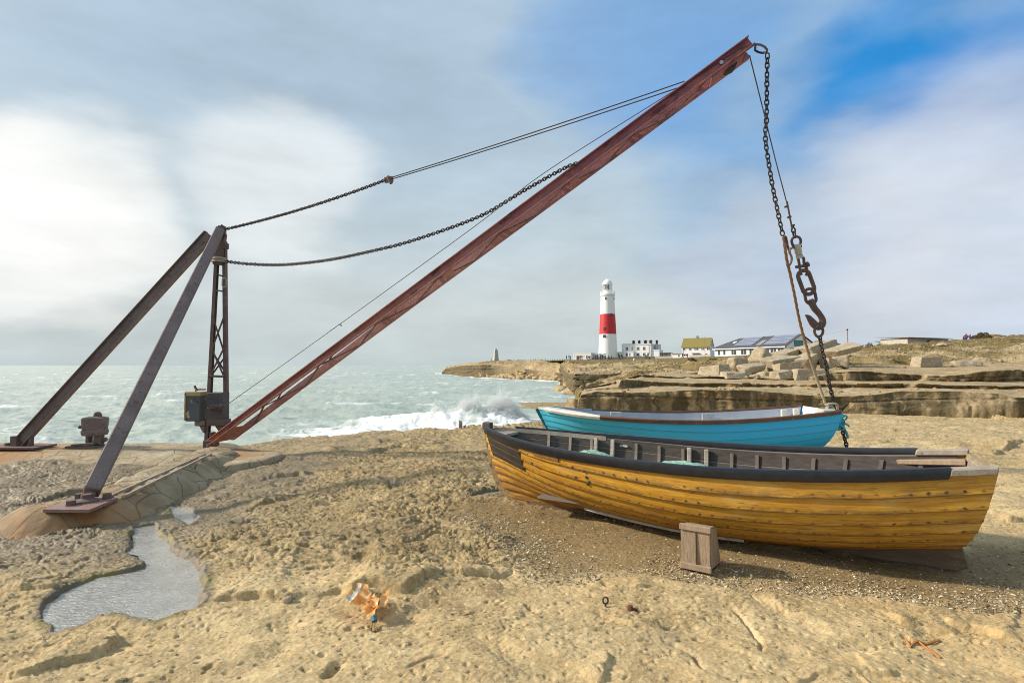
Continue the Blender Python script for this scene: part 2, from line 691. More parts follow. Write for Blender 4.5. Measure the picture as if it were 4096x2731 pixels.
# edge of the platform above the sea: depth for each bearing
EDGE = [(-1200, 11.6), (0, 11.2), (500, 11.2), (800, 11.4), (940, 11.6), (1045, 12.0), (1200, 12.5), (1515, 13.0), (1790, 13.7), (1942, 14.0), (2160, 15.0), (2290, 17.5), (2320, 22.0), (6000, 24.0)]
EX = np.array([e[0] for e in EDGE], float)
EY = np.array([e[1] for e in EDGE], float)


def ground(x, y, detail=True):
    """height of the near rock sheet, with masks (wet, gravel, algae)"""
    x = np.asarray(x, float)
    y = np.asarray(y, float)
    px = 2048 + x / np.maximum(y, 0.3) * F
    wx = x + 0.06 * pn(x * 2.1, y * 2.1, 40) + 0.025 * pn(x * 7, y * 7, 41)
    wy = y + 0.06 * pn(x * 2.1 + 9, y * 2.1, 42) + 0.025 * pn(x * 7 + 5, y * 7, 43)
    # broad lie of the land
    z = 0.035 * pn(x * 0.45, y * 0.45, 1) + 0.020 * pn(x * 1.1, y * 1.1, 2)
    z += 0.09 * ss(7.5, 17, y) * ss(1.0, 5.0, x)
    z += -0.10 * ss(-3.2, -5.0, x) * ss(6.0, 8.0, y)
    # rough weathered belt (middle and left), smooth worn rock in front
    rough = ss(3.9, 5.2, y + 0.5 * pn(x * 0.6, y * 0.6, 3) - 0.10 * x) * (1 - ss(1.0, 3.0, x))
    left = ss(-2.2, -3.4, x + 0.5 * pn(x, y, 4))
    rough = np.maximum(rough * (1 - 0.5 * left), 0.40 * left * ss(2.5, 3.4, y))
    rough = np.maximum(rough, 0.30 * ss(7.5, 9.0, y) * ss(3, 5, x))
    gsd, _, _, _ = pdist(wx, wy, GRAVEL, True)
    gin = inpoly(wx, wy, GRAVEL)
    grav = np.where(gin, ss(0.0, 0.30, gsd + 0.10 * pn(x * 3, y * 3, 97)), 0.0)
    puds = np.full(x.shape, 9.0)
    for p in PUDW:
        d, _, _, _ = pdist(wx, wy, p, True)
        d = np.where(inpoly(wx, wy, p), -d, d)
        puds = np.minimum(puds, d)
    # bedding ledges traced from the photo
    for pts, h, wd in LEDGES:
        a = np.array(pts)
        bb = (x > a[:, 0].min() - wd * 2.5) & (x < a[:, 0].max() + wd * 2.5) & (y > a[:, 1].min() - wd * 2.5) & (y < a[:, 1].max() + wd * 2.5)
        if not bb.any():
            continue
        d, sd, al, L = pdist(wx[bb], wy[bb], pts)
        fade = ss(0, min(0.35, L * 0.25), np.minimum(al, L - al))
        up = sd > 0
        k = 0.010 + 0.0013 * np.mean(a[:, 1])
        prof = np.where(up, ss(-k, k, d) * np.exp(-np.maximum(d - 0.05, 0) / wd), ss(-k, k, -d))
        lip = np.where(up, 0, -0.25 * np.exp(-d / 0.05))
        hm = np.clip(0.62 + 0.95 * pn(al * 1.4, al * 0 + h * 91 + L, 88) + 0.35 * pn(al * 5, al * 0 + L, 89), 0.25, 1.35)
        z[bb] += h * fade * hm * (prof + lip)
    for pts, h, wd in CRACKS:
        a = np.array(pts)
        bb = (x > a[:, 0].min() - 0.4) & (x < a[:, 0].max() + 0.4) & (y > a[:, 1].min() - 0.4) & (y < a[:, 1].max() + 0.4)
        if not bb.any():
            continue
        d, sd, al, L = pdist(wx[bb], wy[bb], pts)
        wd2 = wd + 0.002 * np.mean(a[:, 1])
        z[bb] -= h * np.exp(-(d / wd2) ** 2) * ss(0, 0.1, np.minimum(al, L - al))
    if detail:
        keep = (1 - grav)
        # meandering thin bedding lips
        t = (fbm(x * 0.62, y * 1.25, 5, 20) + 1.2) * 8.0
        fr = t - np.floor(t)
        saw = ss(0.0, 0.07, fr) - fr
        lm = ss(-0.25, 0.25, pn(x * 0.7 + 3, y * 0.9, 25))
        z += keep * (0.007 + 0.040 * rough) * saw * (0.35 + 0.65 * lm)
        t2 = (fbm(x * 1.5 + 7, y * 3.0, 4, 26) + 1.2) * 7.0
        f2_ = t2 - np.floor(t2)
        z += keep * (0.002 + 0.009 * rough) * (ss(0.0, 0.09, f2_) - f2_)
        z += keep * 0.022 * fbm(x * 0.9, y * 1.1, 3, 27)
        # knobbly relief
        z += keep * (0.008 * fbm(x * 3.2, y * 3.2, 4, 30) + (0.0035 + 0.0025 * rough) * fbm(x * 12, y * 14, 4, 33, 0.62))
        f1, f2, idr = worley(wx * 2.3, wy * 2.6, 50)
        z += keep * rough * 0.008 * (ss(0.0, 0.3, f2 - f1) - 0.5)
        rg = ridg(wx * 1.9, wy * 4.4, 4, 52)
        z += keep * rough * 0.010 * (rg - 0.5)
        # joint cracks wandering through the weathered belt
        f1, f2, idr = worley(x * 0.55 + 0.30 * pn(x * 1.3, y * 1.3, 91) + 0.06 * pn(x * 6, y * 6, 92), y * 1.0 + 0.30 * pn(x * 1.3, y * 1.3, 93) + 0.06 * pn(x * 6, y * 6, 94), 95)
        z -= keep * (0.10 + 0.9 * rough) * 0.030 * (1 - ss(0.004, 0.024, f2 - f1)) * (pn(x * 0.9, y * 0.9, 96) > -0.25)
        # honeycomb pits: many in the rough belt
        pm = ss(-0.15, 0.35, pn(x * 0.8, y * 0.8, 54) + 0.25)
        f1, f2, idr = worley(wx * 4.6, wy * 9.0, 55)
        z -= keep * rough * pm * 0.040 * (1 - ss(0.10 + 0.12 * idr, 0.18 + 0.20 * idr, f1)) * (idr > 0.58)
        f1, f2, idr = worley(wx * 9, wy * 16, 57)
        z -= keep * (0.25 + rough) * pm * 0.020 * (1 - ss(0.14, 0.32, f1)) * (idr > 0.62)
        # odd borings and shell casts in the smooth foreground
        f1, f2, idr = worley(wx * 4.4, wy * 4.4, 59)
        z -= keep * 0.020 * (1 - ss(0.04, 0.10 + 0.06 * idr, f1)) * (idr > 0.78)
        f1, f2, idr = worley(wx * 15, wy * 15, 60)
        z -= keep * 0.011 * (1 - ss(0.10, 0.30, f1)) * (idr > 0.66)
        # rounded lobes of worn rock
        f1, f2, idr = worley(x * 0.75 + 0.25 * pn(x * 2, y * 2, 61), y * 0.85 + 0.2 * pn(x * 2, y * 2, 62), 63)
        z += keep * (1 - rough * 0.5) * 0.034 * (ss(0.0, 0.40, f2 - f1) - 0.75)
        z += grav * (0.004 * fbm(x * 9, y * 9, 3, 65) - 0.012)
    # rock pools
    dip = 1 - ss(-0.028, 0.016, puds)
    z = z * (1 - dip * 0.88) - dip * 0.078
    lowrim = 1 - ss(0.0, 0.35, puds)
    z = z * (1 - lowrim * 0.2)
    # sea edge
    ye = np.interp(px, EX, EY)
    drop = ss(0.0, 0.9, y - ye + 0.5 * pn(x * 0.9, y * 0.9, 70) + 0.2 * pn(x * 3, y * 3, 71))
    z = z - drop * 5.0
    wet = np.clip(left * ss(3.6, 5.0, y) * (0.85 - ss(9.6, 10.2, y) * 0.4) + 0.95 * (1 - ss(0.01, 0.09, puds)), 0, 1)
    alg = (1 - ss(0.0, 0.10, puds)) * ss(0.25, 0.6, pn(x * 3, y * 3, 72) + 0.2)
    return z, wet, grav, alg, rough


def gz(x, y):
    return float(ground(np.array([float(x)]), np.array([float(y)]))[0][0])


NR, NC = 1050, 1080
q = np.linspace(1.7 ** -0.6, 24.0 ** -0.6, NR)
yy = q ** (-1 / 0.6)
pxs = np.linspace(-900, 4900, NC)
YY, PX = np.meshgrid(yy, pxs, indexing="ij")
XX = (PX - 2048) / F * YY
gzv, gwet, ggrav, galg, grough = ground(XX.ravel(), YY.ravel())

t = NT("limestone platform")
v = t.obj()
big = t.noise(v, 0.9, 5, 0.6)
med = t.noise(v, 5.0, 8, 0.68)
fine = t.noise(v, 42.0, 6, 0.72)
c = t.ramp(big, [(0.30, (0.440, 0.290, 0.122)), (0.50, (0.575, 0.410, 0.198)), (0.72, (0.665, 0.510, 0.282))])
c = t.mix(t.ramp(med, [(0.36, 0.75), (0.60, 0.0)]), c, (0.270, 0.185, 0.080))
c = t.mix(t.ramp(fine, [(0.42, 0.0), (0.62, 0.5)]), c, (0.59, 0.46, 0.25))
# ochre stains and grey lichen films
och = t.ramp(t.noise(v, 1.7, 6, 0.65, 0.6), [(0.60, 0.0), (0.72, 0.6)])
c = t.mix(och, c, (0.430, 0.270, 0.080))
gry = t.ramp(t.noise(t.mapv(v, loc=(7, 3, 0)), 1.2, 7, 0.66, 0.4), [(0.54, 0.0), (0.70, 0.55)])
c = t.mix(gry, c, (0.32, 0.260, 0.165))
# black lichen specks
sp = t.ramp(t.noise(t.mapv(v, loc=(2, 8, 0)), 19.0, 5, 0.75), [(0.60, 0.0), (0.66, 0.85)])
c = t.mix(sp, c, (0.085, 0.068, 0.045))
# fine dark film in blotches drawn out along the bedding, and pin-prick pits
damp = t.ramp(t.noise(t.mapv(v, (1.0, 1.6, 1.0), loc=(14, 6, 0)), 0.85, 6, 0.6, 0.5), [(0.54, 0.0), (0.66, 0.62)])
c = t.mix(damp, c, t.mix(t.ramp(med, [(0.4, 0.0), (0.6, 1.0)]), (0.250, 0.165, 0.068), (0.360, 0.250, 0.115)))
rg0 = t.attr("rough")
bl_ = t.noise(t.mapv(v, (1.0, 2.4, 1.0), (0, 0, R(8))), 8.5, 8, 0.74, 0.4)
bl_ = t.ramp(bl_, [(0.50, 0.0), (0.60, 1.0)])
c = t.mix(t.math("MULTIPLY", bl_, t.math("ADD", 0.17, t.math("MULTIPLY", rg0, 0.68))), c, (0.120, 0.086, 0.042))
pk = t.ramp(t.vor(t.mapv(v, (1.0, 1.5, 1.0)), 30.0), [(0.10, 1.0), (0.26, 0.0)])
pk = t.math("MULTIPLY", pk, t.ramp(t.noise(v, 6.0, 4), [(0.46, 0.0), (0.58, 0.9)]))
c = t.mix(pk, c, (0.075, 0.056, 0.032))
lt_ = t.ramp(t.noise(t.mapv(v, loc=(9, 2, 5)), 24.0, 7, 0.75), [(0.53, 0.0), (0.63, 0.75)])
c = t.mix(lt_, c, (0.66, 0.53, 0.30))
wet = t.attr("wet")
wetc = t.mix(t.ramp(t.noise(v, 3.0, 5, 0.6), [(0.35, 0.0), (0.65, 1.0)]), (0.150, 0.125, 0.088), (0.050, 0.042, 0.033))
c = t.mix(t.math("MULTIPLY", wet, 0.88), c, wetc)
rg_ = t.attr("rough")
c = t.mix(t.math("MULTIPLY", t.math("MULTIPLY", rg_, 0.78), t.ramp(med, [(0.35, 1.0), (0.65, 0.25)])), c, (0.215, 0.158, 0.075))
grv = t.attr("gravel")
c = t.mix(t.math("MULTIPLY", grv, 0.80), c, t.mix(t.ramp(t.noise(v, 26, 5, 0.7), [(0.4, 0.0), (0.6, 1.0)]), (0.270, 0.178, 0.066), (0.150, 0.102, 0.046)))
c = t.mix(t.math("MULTIPLY", t.attr("algae"), 0.7), c, (0.20, 0.17, 0.02))
hb = t.math("ADD", t.math("MULTIPLY", t.noise(v, 30.0, 8, 0.72), 1.0), t.math("MULTIPLY", t.vor(v, 34.0), 0.35))
nb = t.bump(hb, 0.85, 0.014)
ro = t.math("SUBTRACT", 0.88, t.math("MULTIPLY", wet, 0.33))
M_ROCK = t.set(c, ro, None, nb, 0.45)

gr = mesh_np("ground", np.stack([XX.ravel(), YY.ravel(), gzv], -1), grid_faces(NR, NC)[:, ::-1][:, ::-1], M_ROCK, smooth=True,
             attrs={"wet": gwet, "gravel": ggrav, "algae": galg, "rough": grough})
tag(gr, kind="structure")

# rock pools
t = NT("pool water")
v = t.obj()
rip = t.noise(t.mapv(v, (1.0, 1.7, 1.0), (0, 0, R(18))), 17.0, 3, 0.6, 0.8)
c = t.mix(t.ramp(t.noise(v, 4.0, 4, 0.6), [(0.35, 0.0), (0.7, 1.0)]), (0.27, 0.245, 0.195), (0.38, 0.35, 0.29))
M_POOL = t.set(c, 0.06, 0.0, t.bump(rip, 0.55, 0.035), 1.0)
t.p.inputs["IOR"].default_value = 2.7
for p in PUDW:
    a = np.array(p)
    ctr = a.mean(0)
    ring = ctr + (a - ctr) * 1.06
    o = mesh_np("puddle", [(x, y, -0.036) for x, y in ring], [list(range(len(ring)))], M_POOL)
    if o.data.polygons[0].normal.z < 0:
        o.data.flip_normals()
    tag(o, kind="structure")

# ------------------------------------------------------------------ shell grit under the boat
def chips(name, n, poly, mat, szlo, szhi, dens=None, seed=3):
    r = np.random.default_rng(seed)
    a = np.array(poly)
    X = r.uniform(a[:, 0].min(), a[:, 0].max(), n * 3)
    Y = r.uniform(a[:, 1].min(), a[:, 1].max(), n * 3)
    wob = 0.12
    k = inpoly(X + wob * pn(X * 2, Y * 2, 81), Y + wob * pn(X * 2, Y * 2, 82), poly)
    if dens is not None:
        k &= r.uniform(0, 1, X.shape) < dens(X, Y)
    X, Y = X[k][:n], Y[k][:n]
    n = len(X)
    Z = ground(X, Y)[0]
    s = r.uniform(szlo, szhi, n) * (0.7 + 0.9 * r.uniform(0, 1, n) ** 3)
    base = np.array([(1, 0, 0), (0.35, 0.8, 0), (-0.6, 0.65, 0), (-1, -0.1, 0), (-0.3, -0.75, 0), (0.6, -0.7, 0), (0.05, 0.0, 0.55)])
    ang = r.uniform(0, 6.28, n)
    V = np.repeat(base[None], n, 0) * (1 + 0.3 * r.uniform(-1, 1, (n, 7, 1)))
    V[:, :, 1] *= r.uniform(0.5, 1.0, n)[:, None]
    tx = r.uniform(-0.6, 0.6, n)
    ty = r.uniform(-0.6, 0.6, n)
    V[:, :, 2] += V[:, :, 0] * tx[:, None] + V[:, :, 1] * ty[:, None]
    ca, sa = np.cos(ang)[:, None], np.sin(ang)[:, None]
    vx = V[:, :, 0] * ca - V[:, :, 1] * sa
    vy = V[:, :, 0] * sa + V[:, :, 1] * ca
    V = np.stack([vx * s[:, None] + X[:, None], vy * s[:, None] + Y[:, None], V[:, :, 2] * s[:, None] + Z[:, None] + 0.003], -1)
    tri = np.array([(i, (i + 1) % 6, 6) for i in range(6)])
    Fc = (np.arange(n)[:, None, None] * 7 + tri[None]).reshape(-1, 3)
    tone = np.repeat(r.uniform(0, 1, n), 7)
    return mesh_np(name, V.reshape(-1, 3), Fc, mat, attrs={"tone": tone})


t = NT("shell grit")
c = t.ramp(t.attr("tone"), [(0.0, (0.06, 0.045, 0.03)), (0.25, (0.20, 0.14, 0.07)), (0.5, (0.32, 0.24, 0.13)), (0.72, (0.44, 0.36, 0.22)), (1.0, (0.68, 0.61, 0.46))])
M_GRIT = t.set(c, 0.7)


def gdens(X, Y):
    # thick along the front edge, thin and damp towards the keel
    e = np.array(GRAVEL)
    fr = GRAVEL[9:]
    d, _, _, _ = pdist(X, Y, fr)
    return np.clip((1.0 - d / 0.75) * (0.75 + 0.8 * pn(X * 1.7, Y * 1.7, 90)), 0.07, 1.0)


gt = chips("shell_grit", 26000, GRAVEL, M_GRIT, 0.005, 0.011, gdens)
tag(gt, "pale broken shell grit spread under the yellow boat", "gravel", kind="stuff")

# ------------------------------------------------------------------ the sea
SEA = -3.3
COAST = [(1600, 400), (1783, 296), (1820, 262), (1933, 206), (2100, 189), (2236, 160), (2250, 92), (2400, 88), (2700, 86)]
CX = np.array([e[0] for e in COAST], float)
CY = np.array([e[1] for e in COAST], float)
NR, NC = 760, 900
iy = np.linspace(1 / 9.0, 1 / 26000.0, NR)
iy = np.concatenate([np.linspace(1 / 9.0, 1 / 300.0, NR - 90), np.linspace(1 / 300.0, 1 / 40000.0, 91)[1:]])
yy = 1 / iy
pxs = np.linspace(-1500, 3000, NC)
YY, PX = np.meshgrid(yy, pxs, indexing="ij")
XX = (PX - 2048) / F * YY
x, y = XX.ravel(), YY.ravel()
att = 1 - ss(220, 700, y)
d1 = (x * 0.42 + y * 0.91)
d2 = (x * -0.91 + y * 0.42)
sw = ridg(d1 / 15 + 0.25 * pn(x / 18, y / 18, 5), d2 / 44, 2, 100)
s2 = ridg(d1 / 6.0 + 0.3 * pn(x / 6, y / 6, 6), d2 / 13, 3, 104)
s3 = ridg((x * 0.75 + y * 0.66) / 2.3, (x * -0.66 + y * 0.75) / 4.0, 3, 110)
hgt = 0.38 * (sw - 0.5) + 0.26 * (s2 - 0.6) * (1 - ss(150, 400, y)) + 0.09 * s3 * (1 - ss(60, 130, y))
SPL = UZ(1905, 1690, SEA)
sx, sy = 44.0 * (1890 - 2048) / F, 44.0
# the breaker in front of the ledge
bx = (x - sx - 0.9) / 3.8
by = (y - sy - 0.12 * (x - sx)) / 2.0
brk = np.exp(-(bx ** 2 + by ** 2))
bx2 = (x - sx + 4.6) / 4.2
by2 = (y - sy + 0.6) / 1.7
brk2 = np.exp(-(bx2 ** 2 + by2 ** 2))
hgt = hgt * att + 1.45 * brk * (0.8 + 0.35 * fbm(x * 0.8, y * 0.8, 4, 120)) + 0.38 * brk2
# foam
fn = fbm(x / 4.2, y / 6.5, 5, 130, 0.62)
fl = ridg(x / 1.6 + 0.8 * pn(x / 2, y / 2, 133), y / 2.2, 3, 134)
foam = ss(1.06, 1.36, sw * 0.45 + s2 * 0.50 + 0.25 * fn) * 0.45
big = ridg(d1 / 34, d2 / 90, 3, 140)
foam = np.maximum(foam, 0.7 * ss(1.42, 1.66, big + 0.25 * fn) * ss(120, 260, y) * (1 - ss(3000, 9000, y)))
near = np.exp(-np.maximum(0, np.hypot((x - sx + 1.0) / 8.5, (y - sy + 2.5) / 5.0) - 0.6) * 2.4)
foam = np.maximum(foam, near * np.clip(0.75 + 0.8 * fn + 0.32 * (fl - 0.6), 0, 1.2))
foam = np.maximum(foam, ss(0.10, 0.5, brk + brk2 * 0.9) * np.clip(0.75 + 0.6 * fn, 0, 1))
cy = np.interp(PX.ravel(), CX, CY)
dc = (cy - y) * np.where(PX.ravel() > 2236, 1.0, 0.55)
cf = np.exp(-np.maximum(dc, 0) / 9.0) * (PX.ravel() > 1740) * (dc > -20)
foam = np.maximum(foam, np.clip(cf * (0.95 + 1.1 * fn), 0, 1) * ss(0.12, 0.35, cf))
# wash along the near platform edge, right of the crane and behind the boats
ye = np.interp(PX.ravel(), EX, EY)
dn = (y - ye)
wash = ((PX.ravel() > 1000) & (PX.ravel() < 2400)) * np.exp(-np.maximum(y - 41 - 2.0 * ss(1400, 2100, PX.ravel()), 0) / 3.2) * ss(1000, 1300, PX.ravel())
foam = np.maximum(foam, np.clip(wash * (0.55 + 1.0 * fn + 0.4 * (fl - 0.6)), 0, 1))
foam = np.clip(foam, 0, 1)
hgt += 0.10 * foam * fl * (1 - ss(100, 200, y))
shal = np.exp(-np.maximum(dc, 0) / 14.0) * (PX.ravel() > 2150)
t = NT("sea water")
v = t.obj()
dp = t.noise(t.mapv(v, (1, 0.5, 1)), 0.05, 4, 0.6)
c = t.mix(t.ramp(dp, [(0.35, 0.0), (0.65, 1.0)]), (0.325, 0.385, 0.325), (0.415, 0.470, 0.405))
c = t.mix(t.math("MULTIPLY", t.attr("shallow"), 0.8), c, (0.16, 0.36, 0.30))
ff = t.math("MULTIPLY", t.attr("foam"), t.ramp(t.noise(t.mapv(v, (1, 0.7, 1)), 1.3, 7, 0.7, 0.5), [(0.32, 0.35), (0.58, 1.15)]), True)
ff = t.ramp(ff, [(0.12, 0.0), (0.62, 1.0)])
c = t.mix(ff, c, (0.80, 0.82, 0.80))
b1_ = t.noise(t.mapv(v, (0.55, 1.0, 1)), 0.9, 6, 0.62)
b2_ = t.noise(t.mapv(v, (0.5, 1.0, 1)), 0.12, 5, 0.6)
nb = t.bump(b1_, 0.75, 0.30)
nb = t.bump(b2_, 0.60, 1.6, nb)
ro = t.math("ADD", 0.22, t.math("MULTIPLY", ff, 0.55))
M_SEA = t.set(c, ro, None, nb, 0.5)
so = mesh_np("sea", np.stack([x, y, SEA + hgt], -1), grid_faces(NR, NC), M_SEA, smooth=True, attrs={"foam": foam, "shallow": shal})
tag(so, kind="structure")

# spray thrown up by the breaker: thousands of drops
r = np.random.default_rng(21)
oct_ = np.array([(1, 0, 0), (0, 1, 0), (-1, 0, 0), (0, -1, 0), (0, 0, 1.2), (0, 0, -1.2)])
of = np.array([(0, 1, 4), (1, 2, 4), (2, 3, 4), (3, 0, 4), (1, 0, 5), (2, 1, 5), (3, 2, 5), (0, 3, 5)])
VS, FS = [], []
N = 95000
u = r.uniform(-1, 1, N)
crest = np.interp(u, [-1, -0.75, -0.55, -0.35, -0.15, 0.0, 0.15, 0.3, 0.45, 0.6, 0.75, 0.9, 1.0], [0.1, 0.6, 1.25, 0.95, 1.5, 1.75, 1.35, 1.75, 2.25, 2.0, 1.65, 0.9, 0.2])
hh = r.uniform(0, 1, N) ** 1.15
jag = 0.85 + 0.40 * fbm(u * 7.0, hh * 0.9, 4, 150) + 0.15 * r.normal(0, 1, N) * (hh > 0.5)
Xd = sx + u * 4.3 + 0.5 * pn(u * 4, hh * 4, 151) + r.normal(0, 0.12, N)
Zd = SEA + 0.35 + hh * crest * jag * 1.08
Yd = sy + 0.12 * (Xd - sx) + r.normal(0, 0.55, N) * (1.1 - 0.4 * hh)
sz = r.uniform(0.010, 0.032, N) * (1.6 - 0.95 * hh)
esc = r.uniform(0, 1, N) < 0.02
Zd = np.where(esc, Zd + r.uniform(0, 0.8, N), Zd)
V = oct_[None] * sz[:, None, None] * (1 + 0.35 * r.uniform(-1, 1, (N, 6, 1))) + np.stack([Xd, Yd, Zd], -1)[:, None, :]
Fd = (np.arange(N)[:, None, None] * 6 + of[None]).reshape(-1, 3)
t = NT("spray")
M_SPRAY = t.set((0.95, 0.96, 0.96), 0.6)
tr = t.n("ShaderNodeBsdfTranslucent")
tr.inputs["Color"].default_value = (0.97, 0.98, 0.98, 1)
ms = t.n("ShaderNodeMixShader")
ms.inputs[0].default_value = 0.5
t.l(t.p.outputs[0], ms.inputs[1])
t.l(tr.outputs[0], ms.inputs[2])
t.l(ms.outputs[0], t.t.nodes["Material Output"].inputs[0])
sp_ = mesh_np("sea_spray", V.reshape(-1, 3), Fd, M_SPRAY)
tag(sp_, "white spray bursting off a breaking wave in front of the rock ledge", "spray", kind="stuff")
# ------------------------------------------------------------------ ledges and headland (swept profiles)
def sweep(name, curves, subs, pxs, mat, amp, block=0.0, lh=0.35, wl=1.2, seed=200, grass=None, freq=1.0, wander=None):
    pxs = np.asarray(pxs, float)
    ctl = []
    pyb = None
    for ci, c in enumerate(curves):
        a = np.array([p[:3] for p in c], float)
        zo = np.array([(p[3] if len(p) > 3 else 0.0) for p in c], float)
        py = np.interp(pxs, a[:, 0], a[:, 1])
        d = 1.0 / np.interp(pxs, a[:, 0], 1.0 / a[:, 2])
        if wander is not None and ci in wander:
            gI, wa, istop = wander[ci]
            xw = pxs * d / F            # metres along the ledge
            d = d + wa * (1.2 * pn(xw * 0.35, xw * 0 + gI * 7.7, seed + 80) + 0.5 * pn(xw * 1.1, xw * 0 + gI * 3.3, seed + 81) + 0.22 * pn(xw * 3.0, xw * 0 + gI, seed + 82))
            if istop:
                fac = np.clip(0.85 + 0.75 * pn(xw * 0.30, xw * 0 + gI * 5.1 + 2, seed + 83), 0.25, 1.15) if gI else 1.0
                py = pyb + (py - pyb) * fac
        pyb = py
        X = (pxs - 2048) / F
        Y = (1365.5 - py) / F
        yv = CP - SP * Y
        zv = SP + CP * Y
        k = d / yv
        ctl.append(np.stack([X * k, d, H + zv * k + np.interp(pxs, a[:, 0], zo)], -1))
    rows, rid = [], []
    for i in range(len(ctl) - 1):
        for j in range(subs[i]):
            tt = j / subs[i]
            rows.append(ctl[i] * (1 - tt) + ctl[i + 1] * tt)
            rid.append(i + tt)
    rows.append(ctl[-1])
    rid.append(len(ctl) - 1)
    Pm = np.array(rows)
    rid = np.array(rid)
    du = np.gradient(Pm, axis=1)
    dv = np.gradient(Pm, axis=0)
    n = np.cross(du, dv)
    n /= np.linalg.norm(n, axis=2, keepdims=True) + 1e-9
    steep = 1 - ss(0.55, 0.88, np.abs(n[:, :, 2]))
    x, y, z = Pm[:, :, 0], Pm[:, :, 1], Pm[:, :, 2]
    s = x + 0.35 * y
    A = np.array([amp(v) for v in rid])[:, None]
    dt = A * (0.8 * fbm(x * freq * 0.45, y * freq * 0.40, 5, seed + 70, 0.5) + 0.4 * ridg(x * freq * 0.35 + 4, y * freq * 0.3, 3, seed + 75))
    dn = A * (fbm(s * freq * 0.9, z * freq * 1.6 + y * freq * 0.25, 5, seed, 0.55) + 0.5 * ridg(s * freq * 0.5 + 9, z * freq * 2.0 + y * freq * 0.5, 3, seed + 20))
    if block:
        zl = z / lh + 0.35 * pn(s * 0.35 / max(wl, 0.3), z * 0 + 3.3, seed + 40)
        li = np.floor(zl).astype(np.int64)
        off = _h(li, li * 0 + 5, seed) / 4096.0
        wv = wl * (0.6 + 1.2 * _h(li, li * 0 + 9, seed) / 4096.0)
        sb = s / wv + off * 7 + 0.15 * pn(s * 2 / wl, z * 2 / lh, seed + 42)
        bi = np.floor(sb).astype(np.int64)
        rnd = _h(bi, li, seed + 3) / 4096.0
        jz = np.minimum(zl - np.floor(zl), 1 - (zl - np.floor(zl)))
        jx = np.minimum(sb - np.floor(sb), 1 - (sb - np.floor(sb)))
        joint = np.minimum(ss(0, 0.10, jz), ss(0, 0.07, jx))
        dn += steep * block * ((rnd - 0.5) * 1.6 + (joint - 1) * 0.7)
        # thin bedding on the treads
        tb = fbm(x * freq * 0.35, y * freq * 0.6, 4, seed + 50)
        tb = np.floor(tb * 5) / 5 + ss(0, 0.2, tb * 5 - np.floor(tb * 5)) / 5
        dt += A * 1.0 * tb
    dn = dn * steep + dt * (1 - steep)
    hv = dn[:, :, None] * np.where(steep[:, :, None] > 0.5, n * np.array([1, 1, 0.25]), np.array([0, 0, 1.0]))
    Pm = Pm + hv
    nr, nc = Pm.shape[:2]
    gv = np.zeros((nr, nc))
    if grass is not None:
        gv = np.array([grass(v) for v in rid])[:, None] * np.ones((1, nc))
        gv = gv + 0.35 * fbm(x * 0.25 * freq, y * 0.25 * freq, 4, seed + 60) * (gv > 0.02) * (gv < 0.98)
    return mesh_np(name, Pm.reshape(-1, 3), grid_faces(nr, nc), mat, smooth=True, attrs={"grass": np.clip(gv, 0, 1).ravel(), "steep": steep.ravel()}), Pm


def cliffmat(name, sc, dark=0.0):
    t = NT(name)
    v = t.obj()
    big = t.noise(v, 0.35 * sc, 6, 0.6)
    med = t.noise(v, 2.2 * sc, 8, 0.7)
    c = t.ramp(big, [(0.32, (0.34, 0.245, 0.120)), (0.50, (0.46, 0.345, 0.185)), (0.68, (0.54, 0.43, 0.26))])
    c = t.mix(t.ramp(med, [(0.38, 0.85), (0.62, 0.0)]), c, (0.255, 0.185, 0.105))
    # vertical weather streaks and dark algae, plus painted shade, on the steep faces
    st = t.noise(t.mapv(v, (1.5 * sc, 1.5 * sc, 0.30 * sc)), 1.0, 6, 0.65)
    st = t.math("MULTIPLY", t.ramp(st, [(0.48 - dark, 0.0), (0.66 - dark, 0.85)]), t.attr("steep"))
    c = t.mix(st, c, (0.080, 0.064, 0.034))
    och = t.ramp(t.noise(t.mapv(v, loc=(3, 1, 8)), 0.8 * sc, 6, 0.65), [(0.58, 0.0), (0.72, 0.55)])
    c = t.mix(och, c, (0.36, 0.215, 0.075))
    # grass and turf where the profile is turf
    gcol = t.ramp(t.noise(v, 0.9, 7, 0.7), [(0.36, (0.085, 0.060, 0.028)), (0.47, (0.185, 0.128, 0.048)), (0.58, (0.215, 0.165, 0.058)), (0.72, (0.30, 0.225, 0.10))])
    gm = t.math("ADD", t.attr("grass"), t.math("MULTIPLY", t.math("SUBTRACT", t.noise(v, 0.55, 6, 0.7), 0.5), 0.9))
    c = t.mix(t.ramp(gm, [(0.42, 0.0), (0.60, 1.0)]), c, gcol)
    h = t.math("ADD", t.noise(v, 3.5 * sc, 8, 0.72), t.math("MULTIPLY", t.vor(v, 2.0 * sc), 0.4))
    return t.set(c, 0.92, None, t.bump(h, 0.9, 0.10 / sc), 0.25)


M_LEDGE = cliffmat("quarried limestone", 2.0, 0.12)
M_CLIFF = cliffmat("cliff limestone", 0.6, 0.24)

